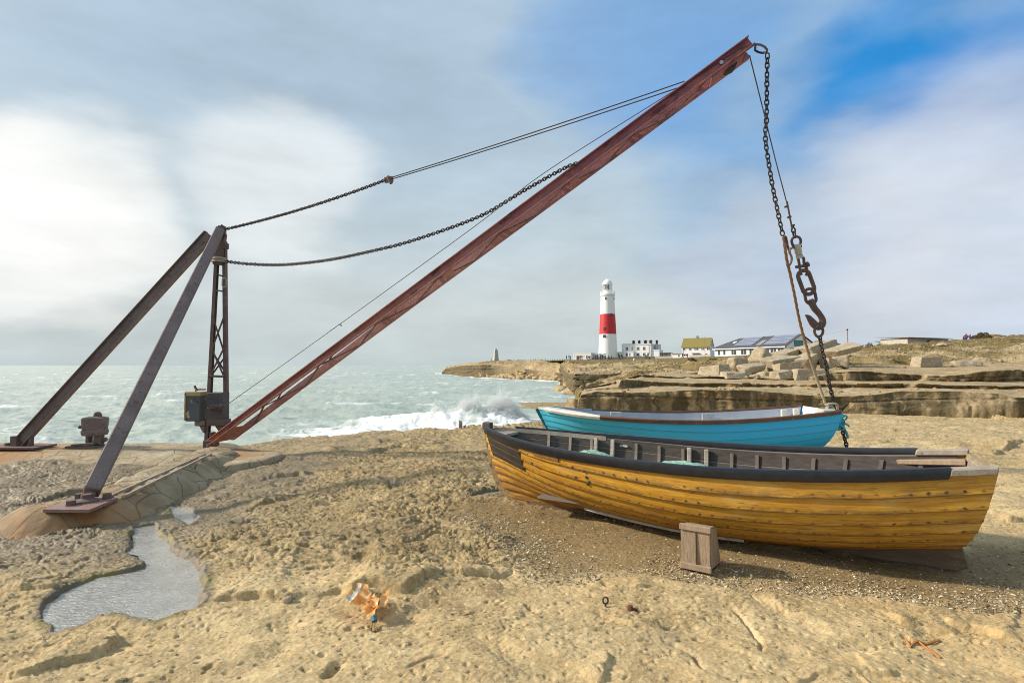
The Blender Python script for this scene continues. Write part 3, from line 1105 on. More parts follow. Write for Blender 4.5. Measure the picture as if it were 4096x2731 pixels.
C_ = lambda *a: list(a)
ledge = [
    C_((2300, 1680, 17.00, -0.5), (2322, 1650, 17.0, -0.9), (3170, 1650, 17.0, -0.9), (3375, 1650, 16.8, -0.9), (3740, 1645, 16.2, -0.9), (4000, 1620, 15.6, -0.9), (5000, 1600, 15.0, -0.9)),
    C_((2300, 1680, 17.00, -0.5), (2322, 1643, 17.0), (3170, 1645, 17.0), (3375, 1647, 16.8), (3600, 1652, 16.5), (3740, 1640, 16.2), (4000, 1612, 15.6), (5000, 1595, 15.0)),
    C_((2300, 1680, 17.07, -0.5), (2322, 1580, 17.07), (2345, 1575, 17.07), (2387, 1567, 17.17), (2533, 1572, 17.07), (2700, 1563, 17.07), (2810, 1558, 17.07), (2990, 1560, 17.07), (3180, 1575, 16.97), (3350, 1588, 16.87), (3503, 1580, 16.77), (3605, 1566, 16.57), (3808, 1565, 16.27), (3994, 1574, 15.87), (4060, 1590, 15.57), (5000, 1585, 15.27)),
    C_((2300, 1680, 18.40, -0.5), (2322, 1572, 18.4), (2343, 1566, 18.6), (2500, 1557, 19.0), (2657, 1541, 19.6), (2863, 1551, 19.4), (2990, 1551, 19.4), (3300, 1550, 19.2), (3600, 1553, 18.9), (4096, 1553, 18.4), (5000, 1553, 18.0)),
    C_((2300, 1680, 18.38, -0.5), (2322, 1569, 18.38), (2343, 1563, 18.58), (2470, 1550, 18.98), (2485, 1518, 19.08), (2560, 1519, 19.18), (2657, 1523, 19.48), (2990, 1533, 19.28), (3300, 1534, 19.08), (3540, 1538, 18.78), (3800, 1537, 18.58), (4096, 1533, 18.28), (5000, 1533, 17.88)),
    C_((2300, 1680, 20.00, -0.5), (2322, 1564, 20.0), (2343, 1558, 21.0), (2470, 1535, 22.0), (2560, 1509, 22.5), (2657, 1512, 22.8), (2990, 1516, 22.4), (3300, 1523, 22.0), (3600, 1524, 21.8), (3800, 1526, 21.6), (4096, 1527, 21.4), (5000, 1527, 21.0)),
    C_((2300, 1680, 19.85, -0.5), (2322, 1562, 19.85), (2343, 1556, 20.85), (2470, 1526, 21.85), (2560, 1500, 22.35), (2657, 1503, 22.65), (2840, 1507, 22.35), (2990, 1512, 22.25), (3120, 1516, 22.05), (3320, 1488, 22.05), (3600, 1485, 21.65), (3800, 1486, 21.45), (4096, 1484, 21.25), (5000, 1484, 20.85)),
    C_((2300, 1680, 21.00, -0.5), (2322, 1560, 21.0), (2343, 1556, 24.0), (2470, 1523, 26.0), (2560, 1501, 27.0), (2657, 1490, 27.5), (2840, 1494, 27.0), (2990, 1490, 27.0), (3120, 1485, 27.0), (3320, 1473, 27.5), (3600, 1470, 28.0), (3800, 1470, 28.0), (4096, 1466, 28.0), (5000, 1466, 27.0)),
    C_((2300, 1680, 23.00, -0.5), (2322, 1558, 23.0), (2343, 1555, 26.0), (2470, 1521, 29.0), (2560, 1498, 30.0), (2657, 1480, 32.0), (2840, 1466, 33.0), (2990, 1452, 33.0), (3120, 1435, 32.0), (3320, 1420, 32.0), (3450, 1430, 32.0), (3600, 1425, 33.0), (3800, 1418, 34.0), (4096, 1408, 34.0), (5000, 1400, 34.0)),
    C_((2300, 1680, 25.00, -0.5), (2322, 1557, 25.0), (2343, 1554, 28.0), (2470, 1520, 34.0), (2560, 1494, 40.0), (2657, 1478, 48.0), (2840, 1448, 55.0), (2990, 1432, 55.0), (3120, 1414, 48.0), (3300, 1400, 44.0), (3435, 1390, 44.0), (3584, 1382, 46.0), (3808, 1369, 50.0), (3900, 1357, 50.0), (3977, 1349, 50.0), (4096, 1351, 50.0), (5000, 1340, 50.0)),
    C_((2300, 1680, 26.00, -0.5), (2322, 1557, 26.0, -2.5), (2470, 1508, 36.0, -2.0), (2657, 1470, 60.0, -2.0), (2990, 1432, 70.0, -0.6), (3300, 1398, 70.0, -0.3), (3584, 1382, 80.0, -0.1), (4096, 1352, 80.0, -0.1), (5000, 1345, 80.0, -0.1)),
    C_((2300, 1680, 27.00, -0.5), (2322, 1557, 27.0, -5.5), (2470, 1508, 45.0, -5.0), (2657, 1470, 80.0, -4.0), (2990, 1432, 120.0, -4.0), (3300, 1396, 150.0, -2.0), (3584, 1380, 170.0, -1.0), (4096, 1352, 170.0, -1.0), (5000, 1345, 170.0, -1.0)),
]
def gl(v):
    return 0.0 if v < 7.2 else (0.48 if v < 8.3 else (0.68 if v < 9 else 0.85))
lx = np.concatenate([np.linspace(2300, 4250, 920), np.linspace(4260, 5000, 60)])
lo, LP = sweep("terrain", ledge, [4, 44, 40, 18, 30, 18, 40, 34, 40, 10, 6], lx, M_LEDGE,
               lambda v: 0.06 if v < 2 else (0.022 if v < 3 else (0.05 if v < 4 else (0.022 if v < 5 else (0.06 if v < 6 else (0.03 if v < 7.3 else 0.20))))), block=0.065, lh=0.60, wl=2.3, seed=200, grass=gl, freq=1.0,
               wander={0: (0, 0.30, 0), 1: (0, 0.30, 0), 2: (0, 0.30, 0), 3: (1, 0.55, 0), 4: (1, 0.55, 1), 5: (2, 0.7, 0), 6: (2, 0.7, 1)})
tag(lo, kind="structure")

head = [
    C_((1768, 1497, 296.0, -3.0), (1783, 1497, 294.0, -3.0), (1820, 1503, 252.0, -3), (1933, 1513, 204.0, -3), (2100, 1517, 189.0, -3), (2238, 1527, 160.0, -3), (2251, 1586, 88.0, -3), (2420, 1580, 88, -3), (2560, 1578, 88.0, -3), (3400, 1560, 88.0, -3)),
    C_((1768, 1499, 296.0), (1783, 1497, 294.0), (1820, 1503, 252.0), (1933, 1513, 204.0), (2100, 1517, 189.0), (2238, 1527, 160.0), (2251, 1580, 88.5), (2420, 1578, 88.0), (2560, 1576, 88.0), (3400, 1555, 88.0)),
    C_((1768, 1492, 296.70), (1786, 1473, 295.70), (1843, 1463, 254.70), (1927, 1459, 207.70), (2000, 1462, 203.70), (2100, 1476, 194.70), (2220, 1490, 170.70), (2240, 1492, 162.70), (2300, 1498, 89.70), (2440, 1496, 89.20), (2520, 1494, 90.70), (2600, 1492, 90.70), (3400, 1470, 90.70)),
    C_((1768, 1488, 302.0), (1786, 1472, 302.0), (1843, 1462, 262.0), (1927, 1453, 220.0), (2000, 1447, 216.0), (2100, 1452, 205.0), (2220, 1462, 186.0), (2244, 1464, 180.0), (2300, 1490, 104.0), (2440, 1486, 104.0), (2520, 1485, 104.0), (2600, 1483, 104.0), (3400, 1450, 100.0)),
    C_((1768, 1488, 306.0), (1786, 1471, 310.0), (1843, 1461, 280.0), (1927, 1452, 236.0), (2000, 1445, 226.0), (2100, 1446, 216.0), (2220, 1446, 198.0), (2250, 1447, 192.0), (2300, 1462, 128.0), (2440, 1458, 128.0), (2600, 1458, 128.0), (2800, 1450, 124.0), (3000, 1436, 120), (3400, 1400, 120.0)),
    C_((1768, 1488, 310.0), (1786, 1471, 325.0), (1843, 1461, 300.0), (1927, 1451, 262.0), (2000, 1445, 262.0), (2100, 1444, 245.0), (2267, 1443, 172.0), (2484, 1442, 160.0), (2600, 1441, 156.0), (2740, 1437, 150.0), (2860, 1430, 142.0), (2950, 1426, 140.0), (3100, 1418, 140.0), (3400, 1395, 140.0)),
    C_((1768, 1490, 320.0), (1786, 1472, 345.0), (1843, 1462, 330.0), (1927, 1451, 300.0), (2000, 1445, 300.0), (2100, 1444, 290.0), (2267, 1439, 250.0), (2484, 1437, 262.0), (2600, 1434, 262.0), (2740, 1430, 232.0), (2860, 1424, 180.0), (2950, 1421, 160.0), (3100, 1416, 160.0), (3400, 1395, 160.0)),
    C_((1768, 1490, 330.0, -6), (1786, 1473, 365.0, -6), (1843, 1462, 370.0, -4), (1927, 1452, 380.0, -2), (2000, 1446, 420.0), (2267, 1440, 460.0), (2600, 1435, 460.0), (2950, 1425, 460.0), (3400, 1415, 460.0)),
]
hx = np.concatenate([np.linspace(1768, 2234, 330), np.linspace(2236, 2300, 60), np.linspace(2302, 3400, 420)])
def gh(v):
    return 0.0 if v < 2.2 else (0.30 if v < 3.0 else (0.42 if v < 4.0 else (0.75 if v < 4.6 else 1.0)))
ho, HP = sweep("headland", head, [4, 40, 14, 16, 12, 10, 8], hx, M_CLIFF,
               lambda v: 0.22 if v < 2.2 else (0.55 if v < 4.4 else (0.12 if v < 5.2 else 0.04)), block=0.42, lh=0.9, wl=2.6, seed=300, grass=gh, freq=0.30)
tag(ho, kind="structure")


def rock(name, c, sz, rot, mat, seed, parent=None, rough=0.06, round_=0.05, cuts=12, sub=None):
    """a quarried block: bevelled box, edges worn, faces uneven"""
    n = cuts
    r = np.random.default_rng(seed)
    g = np.linspace(-1, 1, n)
    V, Fc = [], []
    off = 0
    for ax in range(3):
        for sg in (-1, 1):
            a, b = np.meshgrid(g, g, indexing="ij")
            p = np.zeros((n, n, 3))
            p[:, :, ax] = sg
            p[:, :, (ax + 1) % 3] = a
            p[:, :, (ax + 2) % 3] = b
            f = grid_faces(n, n) + off
            if sg < 0:
                f = f[:, ::-1]
            V.append(p.reshape(-1, 3))
            Fc.append(f)
            off += n * n
    V = np.concatenate(V)
    Fc = np.concatenate(Fc)
    # round the edges (superellipsoid pull)
    L = (np.abs(V) ** (1 / round_)).sum(1) ** round_
    V = V / L[:, None]
    # random taper / shear so that no two blocks are alike
    tp = r.uniform(-0.22, 0.22, 6)
    V[:, 0] *= 1 + tp[0] * V[:, 2] + tp[1] * V[:, 1]
    V[:, 1] *= 1 + tp[2] * V[:, 2] + tp[3] * V[:, 0]
    V[:, 2] *= 1 + tp[4] * V[:, 0] + tp[5] * V[:, 1]
    W3 = V * (np.array(sz) / 2)[None]
    o3 = seed * 3.7
    nz = fbm(W3[:, 0] * 2.2 + o3 + W3[:, 2], W3[:, 1] * 2.2 + W3[:, 2] * 2.7, 4, 400 + seed)
    nrm = V / (np.linalg.norm(V, axis=1, keepdims=True) + 1e-9)
    W3 = W3 + nrm * (nz * rough * min(sz))[:, None]
    M = Matrix.Rotation(rot[2], 3, "Z") @ Matrix.Rotation(rot[1], 3, "Y") @ Matrix.Rotation(rot[0], 3, "X")
    W3 = W3 @ np.array(M).T
    me_o = mesh_np(name, W3, Fc, mat, smooth=True, attrs={"steep": np.ones(len(W3)) * 0.4, "grass": np.zeros(len(W3))}, loc=c)
    bm = bmesh.new()
    bm.from_mesh(me_o.data)
    bmesh.ops.remove_doubles(bm, verts=bm.verts, dist=min(sz) * 0.003)
    bm.to_mesh(me_o.data)
    bm.free()
    me_o.data.set_sharp_from_angle(angle=R(32))
    return me_o


t = NT("quarry block stone")
v = t.obj()
c = t.ramp(t.noise(v, 1.6, 6, 0.62), [(0.32, (0.36, 0.29, 0.19)), (0.52, (0.46, 0.38, 0.26)), (0.70, (0.54, 0.46, 0.33))])
c = t.mix(t.ramp(t.noise(v, 9, 7, 0.7), [(0.40, 0.6), (0.60, 0.0)]), c, (0.25, 0.21, 0.15))
c = t.mix(t.ramp(t.noise(t.mapv(v, loc=(4, 4, 4)), 2.6, 6, 0.7), [(0.58, 0.0), (0.70, 0.5)]), c, (0.40, 0.29, 0.14))
M_BLOCK = t.set(c, 0.93, None, t.bump(t.noise(v, 16, 8, 0.72), 0.8, 0.04), 0.25)


def block(px, py, w, h, d, dep=0.9, rz=0.0, ry=0.0, rx=0.0, label="", **kw):
    """px,py = centre in the photo, w,h = size there, d = distance"""
    c = U(px, py, d)
    o = rock("stone_block", c, (w / F * d, dep * max(w, h) / F * d, h / F * d), (R(rx), R(ry), R(rz)), M_BLOCK, int(px) % 97 + int(py) % 13, **kw)
    return tag(o, label, "stone block", "quarried stone blocks heaped below the skyline")


block(2867, 1486, 92, 50, 24.0, 0.9, 28, 2, 0, "big squarish quarry block at the left end of the heap, left face in sun")
block(2925, 1502, 78, 29, 22.9, 0.9, 14, 0, 0, "low brick-shaped block leaning against the squarish block at the left end of the heap")
block(2944, 1455, 74, 54, 26.5, 0.8, 30, 12, 8, "rounded boulder-like block behind the squarish block at the left end", round_=0.28)
block(3010, 1471, 96, 30, 25.5, 0.7, 12, -9, 10, "dark flat wedge-shaped block right of the rounded boulder-like block", round_=0.2)
block(3046, 1430, 74, 72, 28.0, 0.8, 35, 26, 10, "pointed block tilted up like a peak in front of the restaurant windows", round_=0.2)
block(3112, 1457, 110, 56, 26.0, 0.8, 20, -6, 0, "broad stepped block in the middle of the heap below the pointed one")
block(3142, 1426, 92, 46, 29.5, 0.8, 25, -5, 4, "block with overhanging dark right side behind the broad stepped block")
block(3142, 1469, 88, 34, 24.8, 0.7, 12, 0, 0, "long block with a smooth shaded front below the broad stepped block")
block(3220, 1452, 88, 62, 25.8, 0.8, 24, -24, 6, "slanting block with a pale sunlit sloping top, crossed by the rope")
block(3262, 1402, 140, 56, 29.5, 0.7, 22, -10, 0, "largest topmost block of the heap, behind the rope and chain")
block(3372, 1401, 130, 27, 28.0, 0.6, 12, -15, 4, "flat slab tilted up to the right on top of the heap's right end")
block(3316, 1453, 44, 36, 25.6, 0.9, 10, 0, 0, "small squarish block just right of the chain under the tilted slab")
block(3362, 1447, 52, 46, 26.0, 0.9, -28, 2, 0, "pale cube-like block at the right end of the heap under the tilted slab")
block(3124, 1502, 70, 38, 22.7, 0.8, 18, 0, 0, "upright pale block at the left end of the bottom row, dark on its right")
block(3250, 1500, 172, 43, 22.6, 0.35, 5, 0, 0, "longest block of the heap, lying along its bottom row under the rope")
block(2982, 1499, 40, 40, 23.4, 0.8, 20, 10, 0, "small leaning stone standing in the gap of the bottom row", round_=0.22)
block(3018, 1508, 42, 22, 22.8, 0.8, -20, -14, 0, "smallest wedge stone lying beside the leaning stone of the bottom row", round_=0.2)
block(3062, 1498, 56, 22, 24.4, 0.8, 10, 4, 0, "low yellowish stone half buried behind the wedge stone of the bottom row", round_=0.25)
block(3704, 1449, 92, 46, 28.4, 0.6, 6, 0, 0, "lone rectangular block set against the slope under the stone shed")
block(3862, 1457, 98, 28, 28.6, 0.6, -4, 0, 4, "flat lumpy rock on the upper ledge to the right of the lone rectangular block", round_=0.3, rough=0.22)
block(3780, 1379, 50, 14, 40, 0.8, 10, 4, 0, "thin pale stone lying in the turf of the slope right of the stone shed", round_=0.3, rough=0.2)
block(2790, 1492, 70, 12, 26, 0.8, 8, 0, 0, "thin dark-edged slab lying left of the block heap", round_=0.2)
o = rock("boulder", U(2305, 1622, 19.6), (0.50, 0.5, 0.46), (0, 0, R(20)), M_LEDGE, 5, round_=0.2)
tag(o, "brown boulder standing by itself at the sea end of the dark rock wall", "boulder")
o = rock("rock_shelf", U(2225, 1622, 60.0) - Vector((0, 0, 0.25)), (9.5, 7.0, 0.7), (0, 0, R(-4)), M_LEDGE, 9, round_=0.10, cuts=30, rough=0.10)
tag(o, "flat wet brown rock shelf awash beyond the bow of the blue boat", "rock")
o = rock("rock_outcrop", U(2510, 1537, 20.0), (0.85, 0.6, 0.36), (0, R(3), R(24)), M_BLOCK, 14, round_=0.22, rough=0.2)
tag(o, "pale jutting rock on the ledge above the dark wall near the sea", "rock")

# rubble along the foot of the far cliff
r = np.random.default_rng(31)
VS, FS, off = [], [], 0
for k in range(320):
    px = r.choice([r.uniform(1890, 2100), r.uniform(2000, 2250), r.uniform(1930, 2090)])
    dd = float(np.interp(px, CX, CY))
    up = r.uniform(0, 1) ** 1.5
    d = dd + up * 7.0
    zc = -3.3 + 0.5 + up * 3.0 * (1 if px < 2110 else 0.6)
    s = r.uniform(0.30, 1.05) * (1.25 - 0.5 * up)
    bx_ = np.array([(i, j, k2) for i in (-1, 1) for j in (-1, 1) for k2 in (-1, 1)], float) * np.array([s, s * 0.8, s * 0.45]) * (1 + 0.35 * r.uniform(-1, 1, (8, 3)))
    M = np.array(Matrix.Rotation(r.uniform(0, 6.28), 3, "Z") @ Matrix.Rotation(r.uniform(-0.5, 0.5), 3, "X"))
    VS.append(bx_ @ M.T + np.array([(px - 2048) / F * d, d, zc]))
    FS.append(np.array([(0, 1, 3, 2), (4, 6, 7, 5), (0, 4, 5, 1), (2, 3, 7, 6), (0, 2, 6, 4), (1, 5, 7, 3)]) + off)
    off += 8
VS = np.concatenate(VS)
o = mesh_np("rubble", VS, np.concatenate(FS), M_CLIFF, attrs={"steep": np.zeros(len(VS)), "grass": np.zeros(len(VS))})
tag(o, "tumbled grey boulders along the foot of the far cliff", "rubble", kind="stuff")


def surf(Pm, x, y):
    """height of a swept terrain under x, y (nearest sample)"""
    d = (Pm[:, :, 0] - x) ** 2 + (Pm[:, :, 1] - y) ** 2
    return float(Pm[:, :, 2].ravel()[int(np.argmin(d))])


r = np.random.default_rng(57)
VS, FS, off = [], [], 0
sr = np.cumsum([0] + [4, 44, 40, 18, 30, 18, 40, 34, 40, 10, 6])
def stone_cloud(Pm, n, r0, r1, c0, c1, slo, shi):
    global off
    for k in range(n):
        i = int(r.integers(r0, r1))
        j = int(r.integers(c0, c1))
        p = Pm[i, j]
        s = slo + (shi - slo) * r.uniform(0, 1) ** 3
        bx_ = np.array([(a, b, c) for a in (-1, 1) for b in (-1, 1) for c in (-1, 1)], float) * np.array([s, s * 0.8, s * 0.5]) * (1 + 0.4 * r.uniform(-1, 1, (8, 3)))
        M = np.array(Matrix.Rotation(r.uniform(0, 6.28), 3, "Z") @ Matrix.Rotation(r.uniform(-0.4, 0.4), 3, "X"))
        VS.append(bx_ @ M.T + p + np.array([0, 0, s * 0.05]))
        FS.append(np.array([(0, 1, 3, 2), (4, 6, 7, 5), (0, 4, 5, 1), (2, 3, 7, 6), (0, 2, 6, 4), (1, 5, 7, 3)]) + off)
        off += 8
stone_cloud(LP, 420, sr[7], sr[9], 150, 860, 0.025, 0.12)
stone_cloud(LP, 90, sr[6], sr[8], 120, 520, 0.03, 0.13)
stone_cloud(LP, 70, sr[2], sr[3], 60, 860, 0.02, 0.08)
hr_ = np.cumsum([0] + [4, 40, 14, 16, 12, 10, 8])
stone_cloud(HP, 420, hr_[2], hr_[4] + 6, 380, 640, 0.10, 0.34)
VS = np.concatenate(VS)
o = mesh_np("scattered_stones", VS, np.concatenate(FS), M_LEDGE, attrs={"steep": np.zeros(len(VS)), "grass": np.zeros(len(VS))})
tag(o, "loose stones strewn over the ledges and turf bank below the skyline", "stones", kind="stuff")


# leafless thorn bushes and tussocks
def bush(name, c, w, h, label, n=900, seed=1, cols=((0.10, 0.075, 0.035), (0.18, 0.13, 0.06))):
    r = np.random.default_rng(seed)
    a = r.uniform(0, 6.28, n)
    e = np.arccos(r.uniform(0, 1, n))
    n = n * 7
    a = r.uniform(0, 6.28, n)
    e = np.arccos(r.uniform(-0.1, 1, n))
    rr = r.uniform(0.45, 1.0, n) ** 0.35 * (0.85 + 0.25 * np.sin(a * 3 + seed) * np.sin(e * 4))
    Cn = np.stack([np.cos(a) * np.sin(e) * w / 2 * rr, np.sin(a) * np.sin(e) * w / 2 * rr, np.cos(e) * h * rr], -1)
    s = r.uniform(0.012, 0.030, n) * w
    T = r.normal(0, 1, (n, 3, 3))
    T /= np.linalg.norm(T, axis=2, keepdims=True)
    V = Cn[:, None, :] + T * s[:, None, None]
    t = NT(name + " leaves")
    t.set(t.ramp(t.attr("tone"), [(0, cols[0]), (1, cols[1])]), 0.9)
    o = mesh_np(name, V.reshape(-1, 3), np.arange(n * 3).reshape(-1, 3), t.m, attrs={"tone": np.repeat(r.uniform(0, 1, n), 3)}, loc=c)
    return tag(o, label, "bush")


bush("bush", U(3930, 1356, 49.5), 1.55, 0.62, "large rounded brown bush on the skyline beside the seated person", 2200, 3)
bush("bush", U(3478, 1389, 43.5), 0.66, 0.42, "round brown bush on the skyline between the block heap and the small blue shed", 900, 4, ((0.10, 0.08, 0.03), (0.22, 0.17, 0.06)))
bush("bush", U(3519, 1388, 44.5), 0.52, 0.36, "smaller of the two brown skyline bushes, next to the small blue shed", 700, 5, ((0.10, 0.08, 0.03), (0.22, 0.17, 0.06)))
bush("bush", U(2766, 1446, 120), 2.5, 0.9, "dark brown bush on the grass in front of the green-roofed house", 800, 6, ((0.06, 0.045, 0.03), (0.12, 0.085, 0.05)))
bush("bush", U(2855, 1452, 75), 2.2, 0.7, "dark scrub on the turf bank below the restaurant", 800, 7, ((0.07, 0.055, 0.03), (0.14, 0.10, 0.05)))
# ------------------------------------------------------------------ derrick crane
def steel(name, c1, c2, rust, dark, rt=0.55, rough=0.72, sc=3.0):
    t = NT(name)
    v = t.obj()
    c = t.mix(t.ramp(t.noise(v, sc, 7, 0.65), [(0.35, 0.0), (0.65, 1.0)]), c1, c2)
    c = t.mix(t.ramp(t.noise(t.mapv(v, loc=(5, 1, 2)), sc * 2.2, 8, 0.72), [(rt, 0.0), (rt + 0.10, 0.9)]), c, rust)
    c = t.mix(t.ramp(t.noise(t.mapv(v, loc=(1, 9, 4)), sc * 5, 7, 0.75), [(0.56, 0.0), (0.64, 0.8)]), c, dark)
    return t.set(c, rough, 0.0, t.bump(t.noise(v, 30, 7, 0.7), 0.7, 0.012), 0.4)


M_RED = steel("flaking red paint", (0.33, 0.150, 0.155), (0.54, 0.290, 0.265), (0.50, 0.21, 0.13), (0.125, 0.050, 0.058), 0.56, 0.66, 2.2)
t = NT("jib paint")
v = t.obj()
sx3 = t.n("ShaderNodeSeparateXYZ")
t.l(v, sx3.inputs[0])
al_ = t.math("MULTIPLY", sx3.outputs["X"], 0.105)
vj = t.mapv(v, (1, 1, 1), (0, R(34.0), 0))
stx = t.mapv(vj, (0.8, 1.0, 1.9))
c = t.mix(t.ramp(t.noise(stx, 2.6, 7, 0.66), [(0.40, 0.0), (0.60, 1.0)]), (0.52, 0.270, 0.235), (0.38, 0.165, 0.145))
c = t.mix(t.ramp(al_, [(0.38, 0.0), (0.80, 0.85)]), c, t.mix(t.ramp(t.noise(stx, 3.4, 7, 0.68), [(0.40, 0.0), (0.62, 1.0)]), (0.36, 0.120, 0.150), (0.22, 0.075, 0.100)))
c = t.mix(t.ramp(t.noise(t.mapv(stx, loc=(5, 1, 2)), 3.6, 8, 0.72), [(0.56, 0.0), (0.64, 0.85)]), c, (0.52, 0.185, 0.085))
c = t.mix(t.ramp(t.noise(t.mapv(stx, loc=(1, 9, 4)), 2.2, 8, 0.74), [(0.575, 0.0), (0.64, 0.9)]), c, (0.105, 0.040, 0.045))
M_RED = t.set(c, 0.66, 0.0, t.bump(t.noise(v, 30, 7, 0.7), 0.7, 0.012), 0.4)
M_RUST = steel("dark rusted iron", (0.125, 0.085, 0.078), (0.185, 0.125, 0.110), (0.20, 0.105, 0.055), (0.055, 0.040, 0.040), 0.58, 0.8, 3.0)
M_BRACE = steel("scaled brown iron", (0.165, 0.120, 0.110), (0.235, 0.180, 0.165), (0.23, 0.130, 0.070), (0.075, 0.055, 0.052), 0.60, 0.8, 2.5)
M_CHAIN = steel("chain iron", (0.045, 0.034, 0.030), (0.075, 0.052, 0.042), (0.13, 0.06, 0.03), (0.025, 0.02, 0.02), 0.60, 0.65, 9)
M_HOOK = steel("worn hook iron", (0.11, 0.065, 0.055), (0.16, 0.10, 0.08), (0.22, 0.11, 0.06), (0.05, 0.03, 0.03), 0.58, 0.6, 12)
M_CABLE = simple("wire rope", (0.055, 0.045, 0.040), (0.09, 0.07, 0.06), 0.6, 30)
t = NT("box paint flaking")
v = t.obj()
fl_ = t.ramp(t.noise(v, 9.0, 5, 0.6), [(0.60, 0.0), (0.62, 1.0)])
c = t.mix(fl_, (0.085, 0.10, 0.105), (0.46, 0.40, 0.22))
M_PBOX = t.set(c, 0.6, None, t.bump(t.noise(v, 40, 5), 0.3, 0.005))
M_OCHRE = simple("ochre paint", (0.44, 0.33, 0.14), (0.36, 0.25, 0.10), 0.6, 12, spots=(0.10, 0.07, 0.05))

D0 = 10.3
MB0 = U(868, 1790, D0)
MB0.z = 0.0
crane = empty("derrick_crane", MB0, 0, "rusty red quayside derrick crane with long lattice jib raised over the boats", "crane")
ORG = Vector(crane.location)


def part(mb, name, mat, parent, org=None, **kw):
    """world-space pieces -> a child of parent (whose world origin is org)"""
    o_ = Vector(org if org is not None else ORG)
    mb.V = [(v[0] - o_.x, v[1] - o_.y, v[2] - o_.z) for v in mb.V]
    return mb.build(name, mat, parent, **kw)


def loop(mb, pts, r, n=8):
    """closed tube"""
    pts = [Vector(p) for p in pts]
    N = len(pts)
    nrm = Vector((0, 0, 0))
    c0 = sum(pts, Vector()) / N
    for i in range(N):
        nrm += (pts[i] - c0).cross(pts[(i + 1) % N] - c0)
    nrm.normalize()
    b = len(mb.V)
    for i, p in enumerate(pts):
        d = (pts[(i + 1) % N] - pts[i - 1]).normalized()
        s = d.cross(nrm).normalized()
        for k in range(n):
            a = 2 * math.pi * k / n
            mb.V.append(tuple(p + (s * math.cos(a) + nrm * math.sin(a)) * r))
    for i in range(N):
        j = (i + 1) % N
        for k in range(n):
            k2 = (k + 1) % n
            mb.F.append((b + i * n + k, b + i * n + k2, b + j * n + k2, b + j * n + k))
    return mb


def oval(c, ax, side, ln, wd, m=14):
    """points of a stadium-shaped ring: ax = long direction, side = short direction"""
    c, ax, side = Vector(c), Vector(ax).normalized(), Vector(side).normalized()
    out = []
    st = max(ln - wd, 0) / 2
    for k in range(m):
        a = 2 * math.pi * k / m
        x = math.cos(a) * wd / 2 + (st if math.cos(a) > 0 else -st)
        out.append(c + ax * x + side * (math.sin(a) * wd / 2))
    return out


def chain_mb(path, ln, wd, r, twist=0.0):
    P_ = [Vector(p) for p in path]
    seg = [(P_[i + 1] - P_[i]).length for i in range(len(P_) - 1)]
    tot = sum(seg)
    pitch = ln - 2.1 * r
    n = max(2, int(round(tot / pitch)))
    mb = MB()
    i, acc = 0, 0.0
    for k in range(n):
        s = (k + 0.5) * tot / n
        while i < len(seg) - 1 and acc + seg[i] < s:
            acc += seg[i]
            i += 1
        f = (s - acc) / seg[i]
        p = P_[i].lerp(P_[i + 1], f)
        d = (P_[min(i + 1, len(P_) - 1)] - P_[i]).normalized()
        ref = Vector((0, 1, 0)) if abs(d.y) < 0.9 else Vector((0, 0, 1))
        s1 = d.cross(ref).normalized()
        s2 = s1.cross(d).normalized()
        a = (k % 2) * math.pi / 2 + twist + 0.18 * math.sin(k * 1.7)
        loop(mb, oval(p, d, s1 * math.cos(a) + s2 * math.sin(a), ln, wd, 12), r, 6)
    return mb


def up_(px, py, d):
    return U(px, py, d)


# mast: two tapering channel legs with lacing
mast = part(MB().beam(U(887, 935, D0), U(872, 1060, D0), 0.16, 0.10, (0, 1, 0)), "mast", M_RUST, crane)
LT, LB = U(868, 965, D0 + 0.02), U(822, 1786, D0 - 0.05)
RT, RB = U(902, 965, D0 + 0.06), U(911, 1720, D0 + 0.12)
for nm, a, b in (("leg", LT, LB), ("leg", RT, RB)):
    mb = MB()
    mb.beam(b, a, 0.022, 0.09, (0, 1, 0))                       # web, seen edge-on
    for yo in (-0.04, 0.04):
        sx_ = 0.030 if a is LT else -0.030
        mb.beam(b + Vector((sx_, yo, 0)), a + Vector((sx_ * 0.5, yo, 0)), 0.060, 0.014, (0, 1, 0))
    part(mb, nm, M_RUST, mast, bevel=0.004)
Lp = lambda py: LB.lerp(LT, (1786 - py) / (1786 - 965))
Rp = lambda py: RB.lerp(RT, (1720 - py) / (1720 - 965))
for y0, y1 in ((1275, 1410), (1410, 1275), (1395, 1510), (1510, 1395), (1100, 1108), (1165, 1168)):
    part(MB().beam(Lp(y0) + Vector((0.03, -0.045, 0)), Rp(y1) + Vector((-0.03, -0.045 - (0.006 if y1 < y0 else 0), 0)), 0.030, 0.012, (0, 1, 0)), "lacing_bar", M_RUST, mast)
for y0, y1 in ((1420, 1500), (1500, 1420)):
    part(MB().beam(Lp(y0) + Vector((0.03, 0.048, 0)), Rp(y1) + Vector((-0.03, 0.048, 0)), 0.030, 0.012, (0, 1, 0)), "lacing_bar", M_RUST, mast)
mb = MB()
mb.tube([Lp(1507) + Vector((0.02, -0.07, 0)), Rp(1507) + Vector((-0.02, -0.07, 0))], 0.022)
part(mb, "cross_bar", M_RUST, mast)
